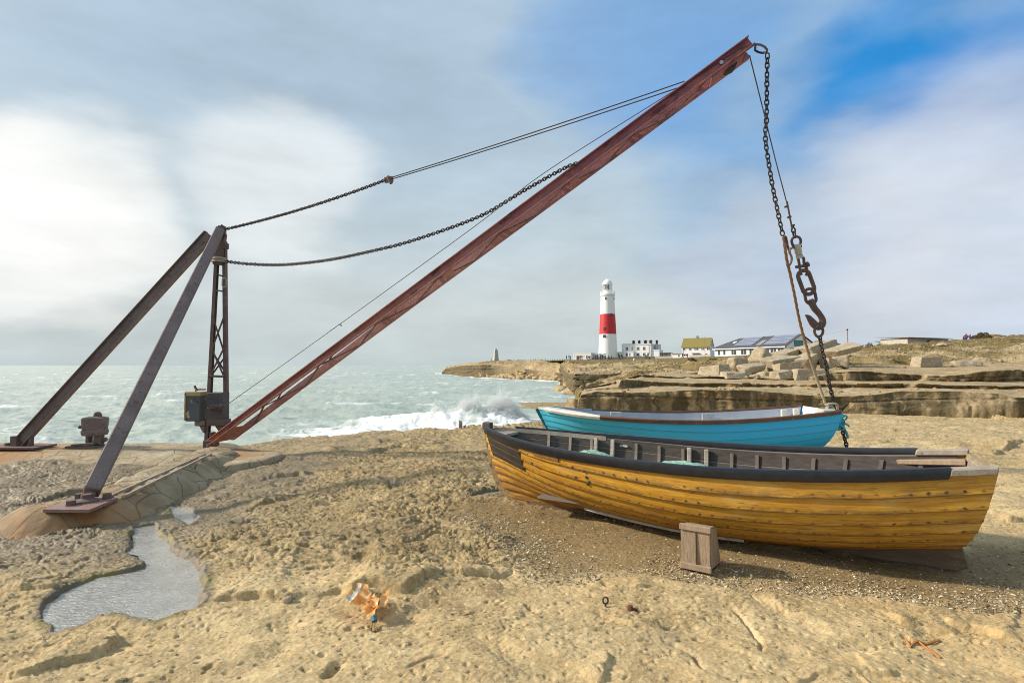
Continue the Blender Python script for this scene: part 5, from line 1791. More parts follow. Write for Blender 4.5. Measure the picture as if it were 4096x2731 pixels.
# ------------------------------------------------------------------ clinker boats
class Hull:
    """stations: x at keel, x at sheer, half beam, sheer height, rabbet height, fullness (superellipse), vee (0..1)"""

    def __init__(s, st, nstr):
        s.st = np.array(st, float)
        s.n = nstr

    def ev(s, u):
        """station parameters at u in 0..1 (smooth)"""
        u = np.atleast_1d(np.asarray(u, float))
        a = s.st
        k = a[:, 0]
        i = np.clip(np.searchsorted(k, u, side="right") - 1, 0, len(k) - 2)
        t = ((u - k[i]) / (k[i + 1] - k[i]))[:, None]
        g = lambda j: a[np.clip(j, 0, len(k) - 1), 1:]
        m0 = (g(i + 1) - g(i - 1)) / np.maximum(k[np.clip(i + 1, 0, len(k) - 1)] - k[np.clip(i - 1, 0, len(k) - 1)], 1e-6)[:, None] * (k[i + 1] - k[i])[:, None]
        m1 = (g(i + 2) - g(i)) / np.maximum(k[np.clip(i + 2, 0, len(k) - 1)] - k[i], 1e-6)[:, None] * (k[i + 1] - k[i])[:, None]
        return (2 * t ** 3 - 3 * t ** 2 + 1) * g(i) + (t ** 3 - 2 * t ** 2 + t) * m0 + (-2 * t ** 3 + 3 * t ** 2) * g(i + 1) + (t ** 3 - t ** 2) * m1

    def pt(s, u, t, off=0.0, side=1):
        """surface point(s) on the positive-y side (mirrored for side=-1), off = outwards"""
        u, t = np.broadcast_arrays(np.asarray(u, float), np.asarray(t, float))
        sh = u.shape
        uu, tt = u.ravel(), t.ravel()

        def raw(u_, t_):
            e = s.ev(u_)
            xk, xs, B, Hs, K, n, vee = e.T
            t_ = np.clip(t_, 0, 1.2)
            a = np.clip(t_, 0, 1) * math.pi / 2
            ex = 2.0 / n
            ys = np.maximum(np.sin(a), 0) ** ex
            zs = 1 - np.maximum(np.cos(a), 0) ** ex
            yv = t_ ** 1.15
            zv = t_ ** 0.92
            y = B * (ys * (1 - vee) + yv * vee)
            zf = zs * (1 - vee) + zv * vee
            z = K + (Hs - K) * zf
            g = zf ** 0.55
            x = xk + (xs - xk) * g
            return np.stack([x, np.maximum(y, 0.0) + 0.012, z], -1)

        P0 = raw(uu, tt)
        if np.any(np.asarray(off) != 0):
            e = 2e-3
            du = raw(np.clip(uu + e, 0, 1), tt) - raw(np.clip(uu - e, 0, 1), tt)
            dt = raw(uu, np.clip(tt + e, 0, 1)) - raw(uu, np.clip(tt - e, 0, 1))
            nn_ = np.cross(dt, du)
            nn_ /= np.linalg.norm(nn_, axis=1, keepdims=True) + 1e-12
            nn_ *= np.sign(nn_[:, 1:2] + 0.15)
            P0 = P0 + nn_ * np.broadcast_to(np.asarray(off, float), sh).ravel()[:, None]
        P0[:, 1] *= side
        return P0.reshape(sh + (3,))

    def skin(s, name, mat, parent, thick=0.013, nu=90):
        us = np.linspace(0, 1, nu) ** 1.0
        V, UVs, Fc = [], [], []
        base = 0
        for side in (-1, 1):
            for k in range(s.n):
                t0, t1 = k / s.n, (k + 1) / s.n
                fr = [0.0, 0.0, 0.33, 0.66, 1.0]
                of = [-0.006, thick, thick * 0.72, thick * 0.36, 0.0]
                rows = []
                for f, o in zip(fr, of):
                    tt = np.full(nu, t0 + (t1 - t0) * f)
                    p = s.pt(us, tt, o, side)
                    rows.append(p)
                    UVs.append(np.stack([p[:, 0], np.full(nu, k + 0.02 + 0.96 * f)], -1))
                V.append(np.concatenate(rows))
                g = grid_faces(len(fr), nu) + base
                Fc.append(g if side > 0 else g[:, ::-1])
                base += len(fr) * nu
        o = mesh_np(name, np.concatenate(V), np.concatenate(Fc), mat, parent, smooth=True, uv=np.concatenate(UVs))
        o.data.set_sharp_from_angle(angle=R(35))
        return o

    def inner(s, name, mat, parent, off=-0.022, nu=60, nt=19, u0=0.03, u1=0.985):
        us = np.linspace(u0, u1, nu)
        V, UVs, Fc = [], [], []
        for si, side in enumerate((-1, 1)):
            for j in range(nt):
                tt = np.full(nu, j / (nt - 1) * 0.995)
                p = s.pt(us, tt, off, side)
                p[:, 1] = np.where(p[:, 1] * side < 0.004, 0.004 * side, p[:, 1])
                V.append(p)
                UVs.append(np.stack([p[:, 0], np.full(nu, j / (nt - 1) * s.n)], -1))
            g = grid_faces(nt, nu) + si * nt * nu
            Fc.append(g[:, ::-1] if side > 0 else g)
        return mesh_np(name, np.concatenate(V), np.concatenate(Fc), mat, parent, smooth=True, uv=np.concatenate(UVs))

    def strip(s, u0, u1, t, w, h, off, side, n=40, dz=0.0, rnd=False):
        """bar following the hull at t: w across (normal to skin), h up the skin"""
        us = np.linspace(u0, u1, n)
        a = s.pt(us, np.full(n, t), off, side)
        lo = s.pt(us, np.full(n, t - 0.02), off, side)
        b = MB()
        m = 10 if rnd else 4
        bi = 0
        for i in range(n):
            p = Vector(a[i])
            d = Vector(a[min(i + 1, n - 1)] - a[max(i - 1, 0)]).normalized()
            up = Vector(a[i] - lo[i]).normalized()
            sd = d.cross(up).normalized()
            if sd.y * side < 0:
                sd = -sd
            for k in range(m):
                an = 2 * math.pi * (k + 0.5) / m
                if rnd:
                    cx_, cy_ = math.cos(an), math.sin(an)
                    cx_ = math.copysign(abs(cx_) ** 0.6, cx_)
                    cy_ = math.copysign(abs(cy_) ** 0.6, cy_)
                    b.V.append(tuple(p + sd * cx_ * w / 2 + up * cy_ * h / 2 + Vector((0, 0, dz))))
                else:
                    cx_, cy_ = (1, 1, -1, -1)[k], (-1, 1, 1, -1)[k]
                    b.V.append(tuple(p + sd * cx_ * w / 2 + up * cy_ * h / 2 + Vector((0, 0, dz))))
        for i in range(n - 1):
            for k in range(m):
                k2 = (k + 1) % m
                b.F.append((i * m + k, i * m + k2, (i + 1) * m + k2, (i + 1) * m + k))
        b.F.append(tuple(range(m)))
        b.F.append(tuple((n - 1) * m + k for k in range(m))[::-1])
        return b

    def rib(s, u, w, th, off, sides=(-1, 1), t0=0.05, t1=0.97):
        b = MB()
        for side in sides:
            n = 14
            tt = np.linspace(t0, t1, n)
            p = s.pt(np.full(n, u), tt, off, side)
            q_ = s.pt(np.full(n, u), tt, off - th, side)
            bi = len(b.V)
            for i in range(n):
                for P_ in (p[i], q_[i]):
                    for dx in (-w / 2, w / 2):
                        b.V.append((P_[0] + dx, P_[1], P_[2]))
            for i in range(n - 1):
                o = bi + i * 4
                for a, c in ((0, 1), (1, 3), (3, 2), (2, 0)):
                    b.F.append((o + a, o + c, o + 4 + c, o + 4 + a))
            b.F.append((bi, bi + 2, bi + 3, bi + 1))
            e = bi + (n - 1) * 4
            b.F.append((e, e + 1, e + 3, e + 2))
        return b


# --- varnished yellow hull: grain along the planks, nail stains, dark worn edges
t = NT("weathered varnish")
uvv = t.uv()
sp_ = t.n("ShaderNodeSeparateXYZ")
t.l(uvv, sp_.inputs[0])
uu_, vv_ = sp_.outputs["X"], sp_.outputs["Y"]
fv = t.math("FRACT", vv_)
rowid = t.math("FLOOR", vv_)
ob = t.obj()
shift = t.n("ShaderNodeCombineXYZ")
t.l(t.math("ADD", uu_, t.math("MULTIPLY", rowid, 3.17)), shift.inputs[0])
t.l(t.math("MULTIPLY", vv_, 0.085), shift.inputs[1])
pv = shift.outputs[0]
grain = t.noise(t.mapv(pv, (1.2, 26.0, 1)), 3.2, 8, 0.68, 0.3)
blot = t.noise(t.mapv(pv, (1.0, 3.0, 1)), 2.2, 6, 0.62)
plank = t.noise(t.mapv(pv, (0.22, 11.8, 1)), 1.0, 1, 0.5)
c = t.ramp(grain, [(0.30, (0.380, 0.150, 0.010)), (0.46, (0.560, 0.270, 0.020)), (0.60, (0.680, 0.380, 0.038)), (0.74, (0.740, 0.490, 0.110))])
c = t.mix(t.ramp(plank, [(0.38, 0.5), (0.60, 0.0)]), c, (0.540, 0.250, 0.020))
c = t.mix(t.ramp(blot, [(0.54, 0.0), (0.70, 0.55)]), c, (0.70, 0.47, 0.15))
# varnish worn to grey-brown along the lower edges and in streaks
wear = t.math("MULTIPLY", t.ramp(fv, [(0.0, 1.0), (0.30, 0.35), (0.55, 0.0)]), t.ramp(t.noise(t.mapv(pv, (1.0, 7.0, 1)), 5.0, 7, 0.7), [(0.42, 0.0), (0.55, 0.9)]))
c = t.mix(wear, c, (0.140, 0.078, 0.030))
stk = t.ramp(t.noise(t.mapv(pv, (0.9, 24.0, 1), loc=(11, 0, 0)), 5.0, 7, 0.72), [(0.565, 0.0), (0.64, 0.85)])
c = t.mix(stk, c, (0.115, 0.062, 0.024))
# nail stains along each lap
nx = t.math("FRACT", t.math("ADD", t.math("MULTIPLY", uu_, 9.5), t.math("MULTIPLY", t.noise(t.mapv(pv, (1, 12, 1)), 3.0, 1), 0.5)))
ndx = t.math("MULTIPLY", t.math("SUBTRACT", nx, 0.5), 0.105)
ndy = t.math("MULTIPLY", t.math("SUBTRACT", fv, t.math("ADD", 0.15, t.math("MULTIPLY", t.noise(t.mapv(pv, (1, 12, 1), loc=(5, 5, 0)), 9.0, 1), 0.08))), 0.085)
nd = t.math("SQRT", t.math("ADD", t.math("MULTIPLY", ndx, ndx), t.math("MULTIPLY", ndy, t.math("MULTIPLY", ndy, 2.2))))
nail = t.math("MULTIPLY", t.ramp(t.math("ADD", nd, t.math("MULTIPLY", t.math("SUBTRACT", t.noise(ob, 60, 4), 0.5), 0.010)), [(0.0075, 1.0), (0.0165, 0.0)]), t.ramp(t.noise(t.mapv(pv, (1, 12, 1), loc=(2, 7, 0)), 4.0, 2), [(0.42, 0.05), (0.60, 1.0)]))
c = t.mix(nail, c, (0.035, 0.022, 0.012))
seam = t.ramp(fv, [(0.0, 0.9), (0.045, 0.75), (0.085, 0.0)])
# grime and old varnish, plus shade painted darkest on the lowest strakes
low = t.math("MULTIPLY", t.ramp(t.math("MULTIPLY", vv_, 0.1), [(0.12, 1.0), (0.55, 0.35), (0.9, 0.15)]), t.ramp(t.noise(t.mapv(pv, (0.8, 9.0, 1), loc=(4, 1, 0)), 3.0, 7, 0.7), [(0.36, 0.0), (0.58, 1.0)]))
c = t.mix(low, c, (0.185, 0.082, 0.022))
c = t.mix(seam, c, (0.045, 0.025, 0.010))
M_VARN = t.set(c, t.ramp(blot, [(0.3, 0.38), (0.7, 0.62)]), None, t.bump(grain, 0.35, 0.006), 0.45)

M_DARKWOOD = None
t = NT("tarred inside")
uvv = t.uv()
sp_ = t.n("ShaderNodeSeparateXYZ")
t.l(uvv, sp_.inputs[0])
fv = t.math("FRACT", sp_.outputs["Y"])
c = t.mix(t.ramp(t.noise(t.mapv(t.obj(), (1, 1, 4)), 7, 7, 0.68), [(0.38, 0.0), (0.62, 1.0)]), (0.048, 0.038, 0.033), (0.085, 0.068, 0.058))
lap = t.ramp(fv, [(0.0, 1.0), (0.05, 0.0), (0.93, 0.0), (1.0, 1.0)])
c = t.mix(lap, c, (0.19, 0.165, 0.14))
M_TAR = t.set(c, 0.62, None, t.bump(lap, 0.5, 0.01), 0.4)
M_RIB = simple("grey worn timber", (0.20, 0.165, 0.135), (0.13, 0.105, 0.085), 0.7, 18, bump=0.4, stretch=(1, 1, 0.25), spots=(0.34, 0.30, 0.25))
M_KNEE = simple("pale grey timber", (0.40, 0.36, 0.31), (0.28, 0.25, 0.21), 0.7, 18, bump=0.3)
M_OLDWOOD = simple("weathered board", (0.37, 0.27, 0.18), (0.27, 0.195, 0.13), 0.8, 10, bump=0.5, stretch=(6, 6, 0.8), spots=(0.18, 0.13, 0.09), spot_sc=7)
M_GREYWOOD = simple("grey weathered board", (0.36, 0.31, 0.25), (0.25, 0.21, 0.165), 0.8, 10, bump=0.5, spots=(0.14, 0.11, 0.08))
M_KEEL = simple("wet dark keel", (0.105, 0.070, 0.042), (0.17, 0.115, 0.065), 0.6, 9, bump=0.4, stretch=(0.5, 2, 3), spots=(0.30, 0.25, 0.18))
M_RUB = simple("black rubber", (0.010, 0.010, 0.013), (0.018, 0.018, 0.022), 0.30, 12, spots=(0.10, 0.10, 0.11), spot_sc=40, spot_t=0.66)
M_BLACKP = simple("worn black paint", (0.026, 0.024, 0.023), (0.045, 0.041, 0.038), 0.5, 9, spots=(0.20, 0.17, 0.12), spot_sc=32, spot_t=0.68)

# --- the yellow boat
YB = empty("rowing_boat", (-0.32, 6.62, 0.0), math.atan2(-0.515, 0.858), "yellow varnished clinker boat with black rubber rail resting on the rock in front", "boat")
hy = Hull([
    # u,   xk,   xs,   B,     H,    K,    n,   vee
    (0.00, 0.40, 0.00, 0.020, 0.835, 0.050, 2.2, 1.0),
    (0.06, 0.56, 0.22, 0.175, 0.815, 0.045, 2.1, 0.95),
    (0.14, 0.82, 0.60, 0.395, 0.782, 0.042, 2.1, 0.72),
    (0.26, 1.22, 1.12, 0.590, 0.745, 0.040, 2.15, 0.38),
    (0.40, 1.80, 1.76, 0.720, 0.722, 0.042, 2.25, 0.14),
    (0.55, 2.46, 2.46, 0.760, 0.710, 0.042, 2.5, 0.03),
    (0.70, 3.10, 3.14, 0.725, 0.725, 0.052, 2.6, 0.03),
    (0.85, 3.72, 3.86, 0.610, 0.772, 0.092, 2.6, 0.04),
    (0.95, 4.14, 4.38, 0.495, 0.828, 0.150, 2.55, 0.05),
    (1.00, 4.40, 4.64, 0.440, 0.858, 0.185, 2.5, 0.06)], 9)
hull = hy.skin("hull", M_VARN, YB, 0.019)
hy.inner("inner_planking", M_TAR, YB)
for side in (-1, 1):
    hy.strip(0.022 if side < 0 else 0.075, 0.945 if side < 0 else 0.930, 1.0, 0.058, 0.098, 0.012, side, 60, 0.000, True).build("rub_rail", M_RUB, YB, smooth=True)
    hy.strip(0.945 if side < 0 else 0.930, 0.998, 1.0, 0.085, 0.055, 0.0, side, 16, 0.006).build("gunwale", M_GREYWOOD, YB, bevel=0.008)
hy.strip(0.02, 0.30, 1.0, 0.05, 0.05, -0.004, 1, 24, -0.012).build("gunwale", M_GREYWOOD, YB)
for i in range(15):
    u = 0.15 + i * 0.0565
    hy.rib(u, 0.034, 0.022, -0.020).build("rib", M_RIB, YB)
hy.strip(0.36, 0.86, 0.60, 0.03, 0.045, -0.055, 1, 40).build("stringer", M_GREYWOOD, YB)
hy.strip(0.30, 0.86, 0.60, 0.03, 0.045, -0.055, -1, 40).build("stringer", M_GREYWOOD, YB)
for u in (0.275, 0.318, 0.505, 0.545):
    a = hy.pt(np.full(9, u), np.linspace(0.985, 0.62, 9), -0.055, 1)
    pts = [Vector(p) for p in a]
    e = pts[-1]
    pts += [e + Vector((0, -0.025, -0.02)), e + Vector((0, -0.075, -0.035)), e + Vector((0, -0.14, -0.045))]
    b = MB()
    for i in range(len(pts) - 1):
        b.beam(pts[i], pts[i + 1] + (pts[i + 1] - pts[i]) * 0.12, 0.045, 0.035, (0, -1, 0.2))
    b.build("knee", M_KNEE, YB, bevel=0.006)
# floor boards
b = MB()
for k in range(6):
    y_ = -0.30 + k * 0.12
    b.box((2.4, y_, 0.19), (3.0, 0.105, 0.02))
b.build("floorboards", M_TAR, YB)
# stem, keel, skeg
stem_pts = [(-0.022, 0.885), (-0.020, 0.83), (0.015, 0.66), (0.060, 0.44), (0.125, 0.25), (0.215, 0.115), (0.335, 0.030), (0.47, -0.005), (0.62, -0.012)]
b = MB()
in_pts = [(0.085, 0.885), (0.080, 0.83), (0.105, 0.66), (0.150, 0.44), (0.215, 0.27), (0.300, 0.16), (0.410, 0.085), (0.52, 0.055), (0.62, 0.048)]
n_ = len(stem_pts)
for w_ in (-0.026, 0.026):
    b.V += [(x, w_, z) for x, z in stem_pts] + [(x, w_, z) for x, z in in_pts]
for i in range(n_ - 1):
    b.F += [(i, i + 1, n_ + i + 1, n_ + i), (2 * n_ + i, 3 * n_ + i, 3 * n_ + i + 1, 2 * n_ + i + 1), (i, 2 * n_ + i, 2 * n_ + i + 1, i + 1), (n_ + i, n_ + i + 1, 3 * n_ + i + 1, 3 * n_ + i)]
b.F += [(0, n_, 3 * n_, 2 * n_), (n_ - 1, 3 * n_ - 1, 4 * n_ - 1, 2 * n_ - 1)]
b.build("stem", simple("worn stem timber", (0.34, 0.20, 0.06), (0.22, 0.15, 0.08), 0.6, 9, spots=(0.06, 0.045, 0.035), spot_sc=14, spot_t=0.54), YB, bevel=0.006)
b = MB()
b.box((-0.002 + 0.03, 0, 0.868), (0.115, 0.075, 0.085))
b.build("stem_head", simple("dark stem head", (0.085, 0.060, 0.050), None, 0.7, 12), YB, bevel=0.008)
b = MB()
kb = [(0.62, -0.012), (1.5, -0.014), (2.6, -0.014), (3.6, -0.014), (4.46, -0.010), (4.53, 0.03)]
kt = [(0.62, 0.050), (1.5, 0.050), (2.6, 0.055), (3.6, 0.10), (4.42, 0.19), (4.49, 0.20)]
n_ = len(kb)
for w_ in (-0.030, 0.030):
    b.V += [(x, w_, z) for x, z in kb] + [(x, w_, z) for x, z in kt]
for i in range(n_ - 1):
    b.F += [(i, i + 1, n_ + i + 1, n_ + i), (2 * n_ + i, 3 * n_ + i, 3 * n_ + i + 1, 2 * n_ + i + 1), (i, 2 * n_ + i, 2 * n_ + i + 1, i + 1), (n_ + i, n_ + i + 1, 3 * n_ + i + 1, 3 * n_ + i)]
b.F += [(0, n_, 3 * n_, 2 * n_), (n_ - 1, 3 * n_ - 1, 4 * n_ - 1, 2 * n_ - 1)]
b.build("keel", M_KEEL, YB, bevel=0.008)
# transom
def transom(h, name, mat, parent, off=0.0, th=0.035, zmax=None, ins=0.0):
    tt = np.linspace(0, 1, 22)
    p = h.pt(np.ones(22), tt, -ins, 1)
    b = MB()
    lft = [Vector((q_[0] + off, -q_[1], q_[2])) for q_ in p[::-1]]
    rgt = [Vector((q_[0] + off, q_[1], q_[2])) for q_ in p]
    ring = lft + rgt
    n = len(ring)
    b.V += [tuple(v) for v in ring] + [tuple(v + Vector((-th, 0, 0))) for v in ring]
    m = len(p)
    for i in range(m - 1):
        a, c = i, i + 1                      # left side going down
        a2, c2 = n - 1 - i, n - 2 - i
        b.F += [(a, c, c2, a2), (n + a, n + a2, n + c2, n + c), (a, n + a, n + c, c), (a2, c2, n + c2, n + a2)]
    b.F += [(0, n - 1, 2 * n - 1, n)]
    return b.build(name, mat, parent)


transom(hy, "transom", simple("transom wood", (0.36, 0.26, 0.13), (0.24, 0.175, 0.10), 0.6, 8, spots=(0.10, 0.07, 0.05)), YB, 0.006)
# breasthook and quarter knees
bh = [hy.pt(u, 0.985, 0.0, s_) for s_, us_ in ((-1, (0.02, 0.05, 0.085)), (1, (0.085, 0.05, 0.02))) for u in us_]
b = MB()
b.quadbox([Vector(bh[2]), Vector(bh[1]), Vector(bh[4]), Vector(bh[3])], (0, 0, -0.03))
b.quadbox([Vector(bh[1]), Vector(bh[0]), Vector(bh[5]), Vector(bh[4])], (0, 0, -0.03))
b.build("breasthook", M_GREYWOOD, YB)
for s_ in (-1, 1):
    a, c_ = Vector(hy.pt(0.90, 0.99, -0.02, s_)), Vector(hy.pt(0.995, 0.99, -0.02, s_))
    a, c_ = a + Vector((0, 0, -0.03)), c_ + Vector((0, 0, -0.02))
    e = c_ + Vector((-0.02, -0.13 * s_, 0.0))
    b = MB()
    b.add([a, c_, e, a + Vector((0, 0, -0.045)), c_ + Vector((0, 0, -0.045)), e + Vector((0, 0, -0.045))], [(0, 1, 2), (5, 4, 3), (0, 3, 4, 1), (1, 4, 5, 2), (2, 5, 3, 0)])
    b.build("quarter_knee", M_OLDWOOD if s_ > 0 else M_GREYWOOD, YB, bevel=0.006)
tc_ = hy.pt(1.0, 0.99, 0.0, 1)
b = MB().box((tc_[0] - 0.012, 0, tc_[2] - 0.03), (0.05, 0.74, 0.055))
b.build("transom_cap", M_GREYWOOD, YB, bevel=0.01)
# bronze elbow pipe in the stern
ps = hy.pt(0.955, 0.9, -0.12, -1)
b = MB()
b.tube(crom([Vector((4.56, -0.05, 0.72)), Vector((4.44, -0.05, 0.725)), Vector((4.36, -0.05, 0.70)), Vector((4.335, -0.05, 0.62)), Vector((4.335, -0.05, 0.50))], 5), 0.045, 14)
b.tube([Vector((4.335, -0.05, 0.585)), Vector((4.335, -0.05, 0.625))], 0.056, 14)
b.build("elbow_pipe", simple("tarnished pipe", (0.30, 0.24, 0.16), (0.20, 0.15, 0.10), 0.5, 14, 0.4), YB, smooth=True)
# black patch at the bow, rivets, repair board
for s_ in (-1,):
    us = np.linspace(0.020, 0.168, 14)
    V, m = [], 8
    for j in range(m):
        tt = 0.60 + 0.39 * j / (m - 1)
        e_ = np.linspace(0, 1, 14)
        uu2 = us - 0.012 * (1 - j / (m - 1)) * e_
        V.append(hy.pt(uu2, np.full(14, tt), 0.018, s_))
    mesh_np("bow_patch", np.concatenate(V), grid_faces(m, 14)[:, ::-1], M_BLACKP, YB, smooth=True)
M_VERD = simple("verdigris", (0.055, 0.075, 0.06), None, 0.5, 40)
for u, tt in ((0.335, 0.90), (0.362, 0.885), (0.338, 0.80), (0.366, 0.83), (0.372, 0.79), (0.205, 0.80), (0.222, 0.775), (0.365, 0.755)):
    p = Vector(hy.pt(u, tt, 0.012, -1))
    n3 = (Vector(hy.pt(u, tt, 0.03, -1)) - p).normalized()
    s1 = n3.cross(Vector((0, 0, 1))).normalized()
    s2 = n3.cross(s1)
    l_ = MB().lathe([(0.016, 0.0), (0.013, 0.008), (0.0, 0.010)], 10)
    b = MB()
    b.add([p + s1 * v[0] + s2 * v[1] + n3 * v[2] for v in l_.V], l_.F)
    b.build("rivet", M_VERD, YB)
b = hy.strip(0.225, 0.30, 0.945, 0.012, 0.045, 0.020, -1, 10)
b.build("repair_board", simple("brown repair board", (0.30, 0.145, 0.035), (0.20, 0.10, 0.03), 0.6, 14, spots=(0.06, 0.04, 0.02)), YB)
b = hy.strip(0.318, 0.665, 0.285, 0.035, 0.030, 0.018, -1, 40)
b.build("bilge_runner", simple("pale runner", (0.50, 0.46, 0.38), (0.30, 0.27, 0.22), 0.5, 18), YB)
b = MB()
pp = Vector(hy.pt(0.345, 0.93, -0.030, 1))
b.box(pp, (0.09, 0.012, 0.022))
b.build("name_plate", simple("white metal plate", (0.62, 0.60, 0.55), None, 0.4, 20), YB)

# green nets lying in her
M_NET = None
t = NT("green netting")
v = t.obj()
c = t.mix(t.ramp(t.noise(v, 14, 6, 0.7), [(0.38, 0.0), (0.62, 1.0)]), (0.24, 0.44, 0.33), (0.42, 0.60, 0.50))
c = t.mix(t.ramp(t.vor(t.mapv(v, (1, 1, 1), (0.4, 0.3, 0.7)), 48, "DISTANCE_TO_EDGE"), [(0.03, 0.5), (0.08, 0.0)]), c, (0.12, 0.24, 0.18))
M_NET = t.set(c, 0.85, None, t.bump(t.noise(v, 35, 6, 0.7), 0.9, 0.03))


def heap(name, cx_, cy_, rx, ry, h, z0, label, seed):
    g = np.linspace(-1, 1, 46)
    X, Y = np.meshgrid(g, g)
    r_ = np.hypot(X, Y) + 0.18 * pn(X * 2 + seed, Y * 2, 601)
    Z = h * np.clip(1 - r_ ** 2.2, -0.25, 1) + 0.16 * h * ridg(X * 1.4 + seed, Y * 2.0, 3, 603) * (r_ < 1.1) + 0.05 * h * pn(X * 9, Y * 9, 604)
    Mw = YB.matrix_world if False else (Matrix.Translation(YB.location) @ Matrix.Rotation(YB.rotation_euler.z, 4, "Z"))
    p = np.stack([cx_ + X.ravel() * rx, cy_ + Y.ravel() * ry, z0 + Z.ravel()], -1)
    p = p @ np.array(Mw.to_3x3()).T + np.array(Mw.translation)
    f = grid_faces(46, 46)
    f = f[(r_.ravel()[f] < 1.0).all(1)]
    us_ = np.unique(f)
    mp = -np.ones(len(p), int)
    mp[us_] = np.arange(len(us_))
    o = mesh_np(name, p[us_], mp[f], M_NET, smooth=True)
    return tag(o, label, "fishing net", "nets lying in the yellow boat")


heap("fishing_net", 1.34, 0.0, 0.40, 0.34, 0.20, 0.44, "smaller green net heap in the yellow boat towards its bow", 1)
heap("fishing_net", 2.36, -0.10, 0.52, 0.40, 0.20, 0.42, "larger pale green net heap amidships in the yellow boat", 5)

# timber chock under the bilge
ck = empty("boat_chock", UZ(2785, 2285, 0.0), R(-34), "weathered wooden block propping up the yellow boat's side", "chock")
b = MB()
w_, h_ = 0.235, 0.355
b.add([(-w_ / 2, 0.0, 0.03), (w_ / 2, 0.0, 0.03), (w_ / 2, 0.30, 0.0), (-w_ / 2, 0.30, 0.0),
       (-w_ / 2, -0.012, h_), (w_ / 2, -0.012, h_), (w_ / 2, 0.16, h_ - 0.03), (-w_ / 2, 0.16, h_ - 0.03)],
      [(3, 2, 1, 0), (4, 5, 6, 7), (0, 1, 5, 4), (1, 2, 6, 5), (2, 3, 7, 6), (3, 0, 4, 7)])
b.build("block", M_OLDWOOD, ck, bevel=0.012, seg=2)
M_BAT = simple("yellowed batten", (0.40, 0.31, 0.19), (0.28, 0.21, 0.13), 0.8, 12, bump=0.4)
MB().box((0, -0.012, h_ - 0.02), (w_ + 0.004, 0.03, 0.045)).build("cross_batten", M_OLDWOOD, ck, bevel=0.004)
MB().box((0, -0.010, 0.035), (w_ + 0.004, 0.03, 0.05)).build("cross_batten", M_OLDWOOD, ck, bevel=0.006)
b = MB().box((0.005, -0.011, h_ / 2), (0.006, 0.012, h_ - 0.1))
b.build("split", simple("dark split", (0.08, 0.055, 0.035), None, 0.9, 12), ck)

# --- the blue boat
t = NT("blue boat paint")
uvv = t.uv()
sp_ = t.n("ShaderNodeSeparateXYZ")
t.l(uvv, sp_.inputs[0])
fv = t.math("FRACT", sp_.outputs["Y"])
ob = t.obj()
xx_ = t.n("ShaderNodeSeparateXYZ")
t.l(ob, xx_.inputs[0])
c = t.mix(t.ramp(t.math("MULTIPLY", xx_.outputs["X"], 0.2), [(0.05, 0.0), (0.55, 1.0)]), (0.08, 0.56, 0.78), (0.025, 0.47, 0.93))
c = t.mix(t.ramp(t.noise(ob, 3, 5), [(0.4, 0.0), (0.7, 0.25)]), c, (0.05, 0.36, 0.52))
c = t.mix(t.ramp(t.noise(t.mapv(ob, (1, 1, 3)), 16, 5, 0.7), [(0.70, 0.0), (0.74, 0.8)]), c, (0.30, 0.26, 0.18))
c = t.mix(t.ramp(fv, [(0.0, 0.9), (0.03, 0.9), (0.06, 0.0)]), c, (0.008, 0.10, 0.16))
M_BLUE = t.set(c, 0.45, None, t.bump(t.noise(ob, 40, 4), 0.15, 0.004), 0.4)
M_BIN = simple("pale grey inside paint", (0.42, 0.46, 0.52), (0.35, 0.39, 0.45), 0.5, 4, spots=(0.30, 0.28, 0.26), spot_sc=22, spot_t=0.70)
M_GUN = simple("brown gunwale", (0.155, 0.075, 0.052), (0.095, 0.048, 0.036), 0.6, 8, bump=0.4, spots=(0.36, 0.28, 0.18), spot_sc=11, spot_t=0.66)
M_WHITE = simple("flaking white paint", (0.74, 0.72, 0.65), (0.64, 0.61, 0.52), 0.6, 9, spots=(0.34, 0.25, 0.15), spot_sc=14, spot_t=0.66)
BB = empty("rowing_boat", (0.44, 9.02, 0.02), R(-2.0), "bright blue wooden boat with white inside, tied to the hook behind the yellow boat", "boat")
hb = Hull([
    (0.00, 0.62, 0.00, 0.020, 0.875, 0.07, 2.2, 1.0),
    (0.06, 0.74, 0.24, 0.235, 0.850, 0.06, 2.1, 0.95),
    (0.14, 0.98, 0.62, 0.470, 0.805, 0.05, 2.1, 0.75),
    (0.26, 1.36, 1.18, 0.660, 0.765, 0.05, 2.1, 0.45),
    (0.42, 1.98, 1.94, 0.780, 0.735, 0.05, 2.2, 0.2),
    (0.58, 2.62, 2.66, 0.805, 0.735, 0.06, 2.3, 0.1),
    (0.74, 3.26, 3.38, 0.750, 0.765, 0.09, 2.3, 0.1),
    (0.90, 3.90, 4.16, 0.640, 0.825, 0.14, 2.35, 0.15),
    (1.00, 4.36, 4.64, 0.560, 0.875, 0.19, 2.4, 0.2)], 8)
hb.skin("hull", M_BLUE, BB, 0.012, 70)
hb.inner("inner_planking", M_BIN, BB)
for s_ in (-1, 1):
    hb.strip(0.21, 0.99, 1.0, 0.055, 0.060, 0.010, s_, 40, 0.002).build("gunwale", M_GUN, BB, bevel=0.006)
hb.strip(0.03, 0.21, 1.0, 0.060, 0.050, 0.008, -1, 16, 0.002).build("gunwale", M_WHITE, BB, bevel=0.006)
hb.strip(0.06, 0.21, 1.0, 0.060, 0.050, 0.008, 1, 16, 0.002).build("gunwale", simple("grey blue paint", (0.30, 0.36, 0.44), None, 0.5, 9), BB, bevel=0.006)
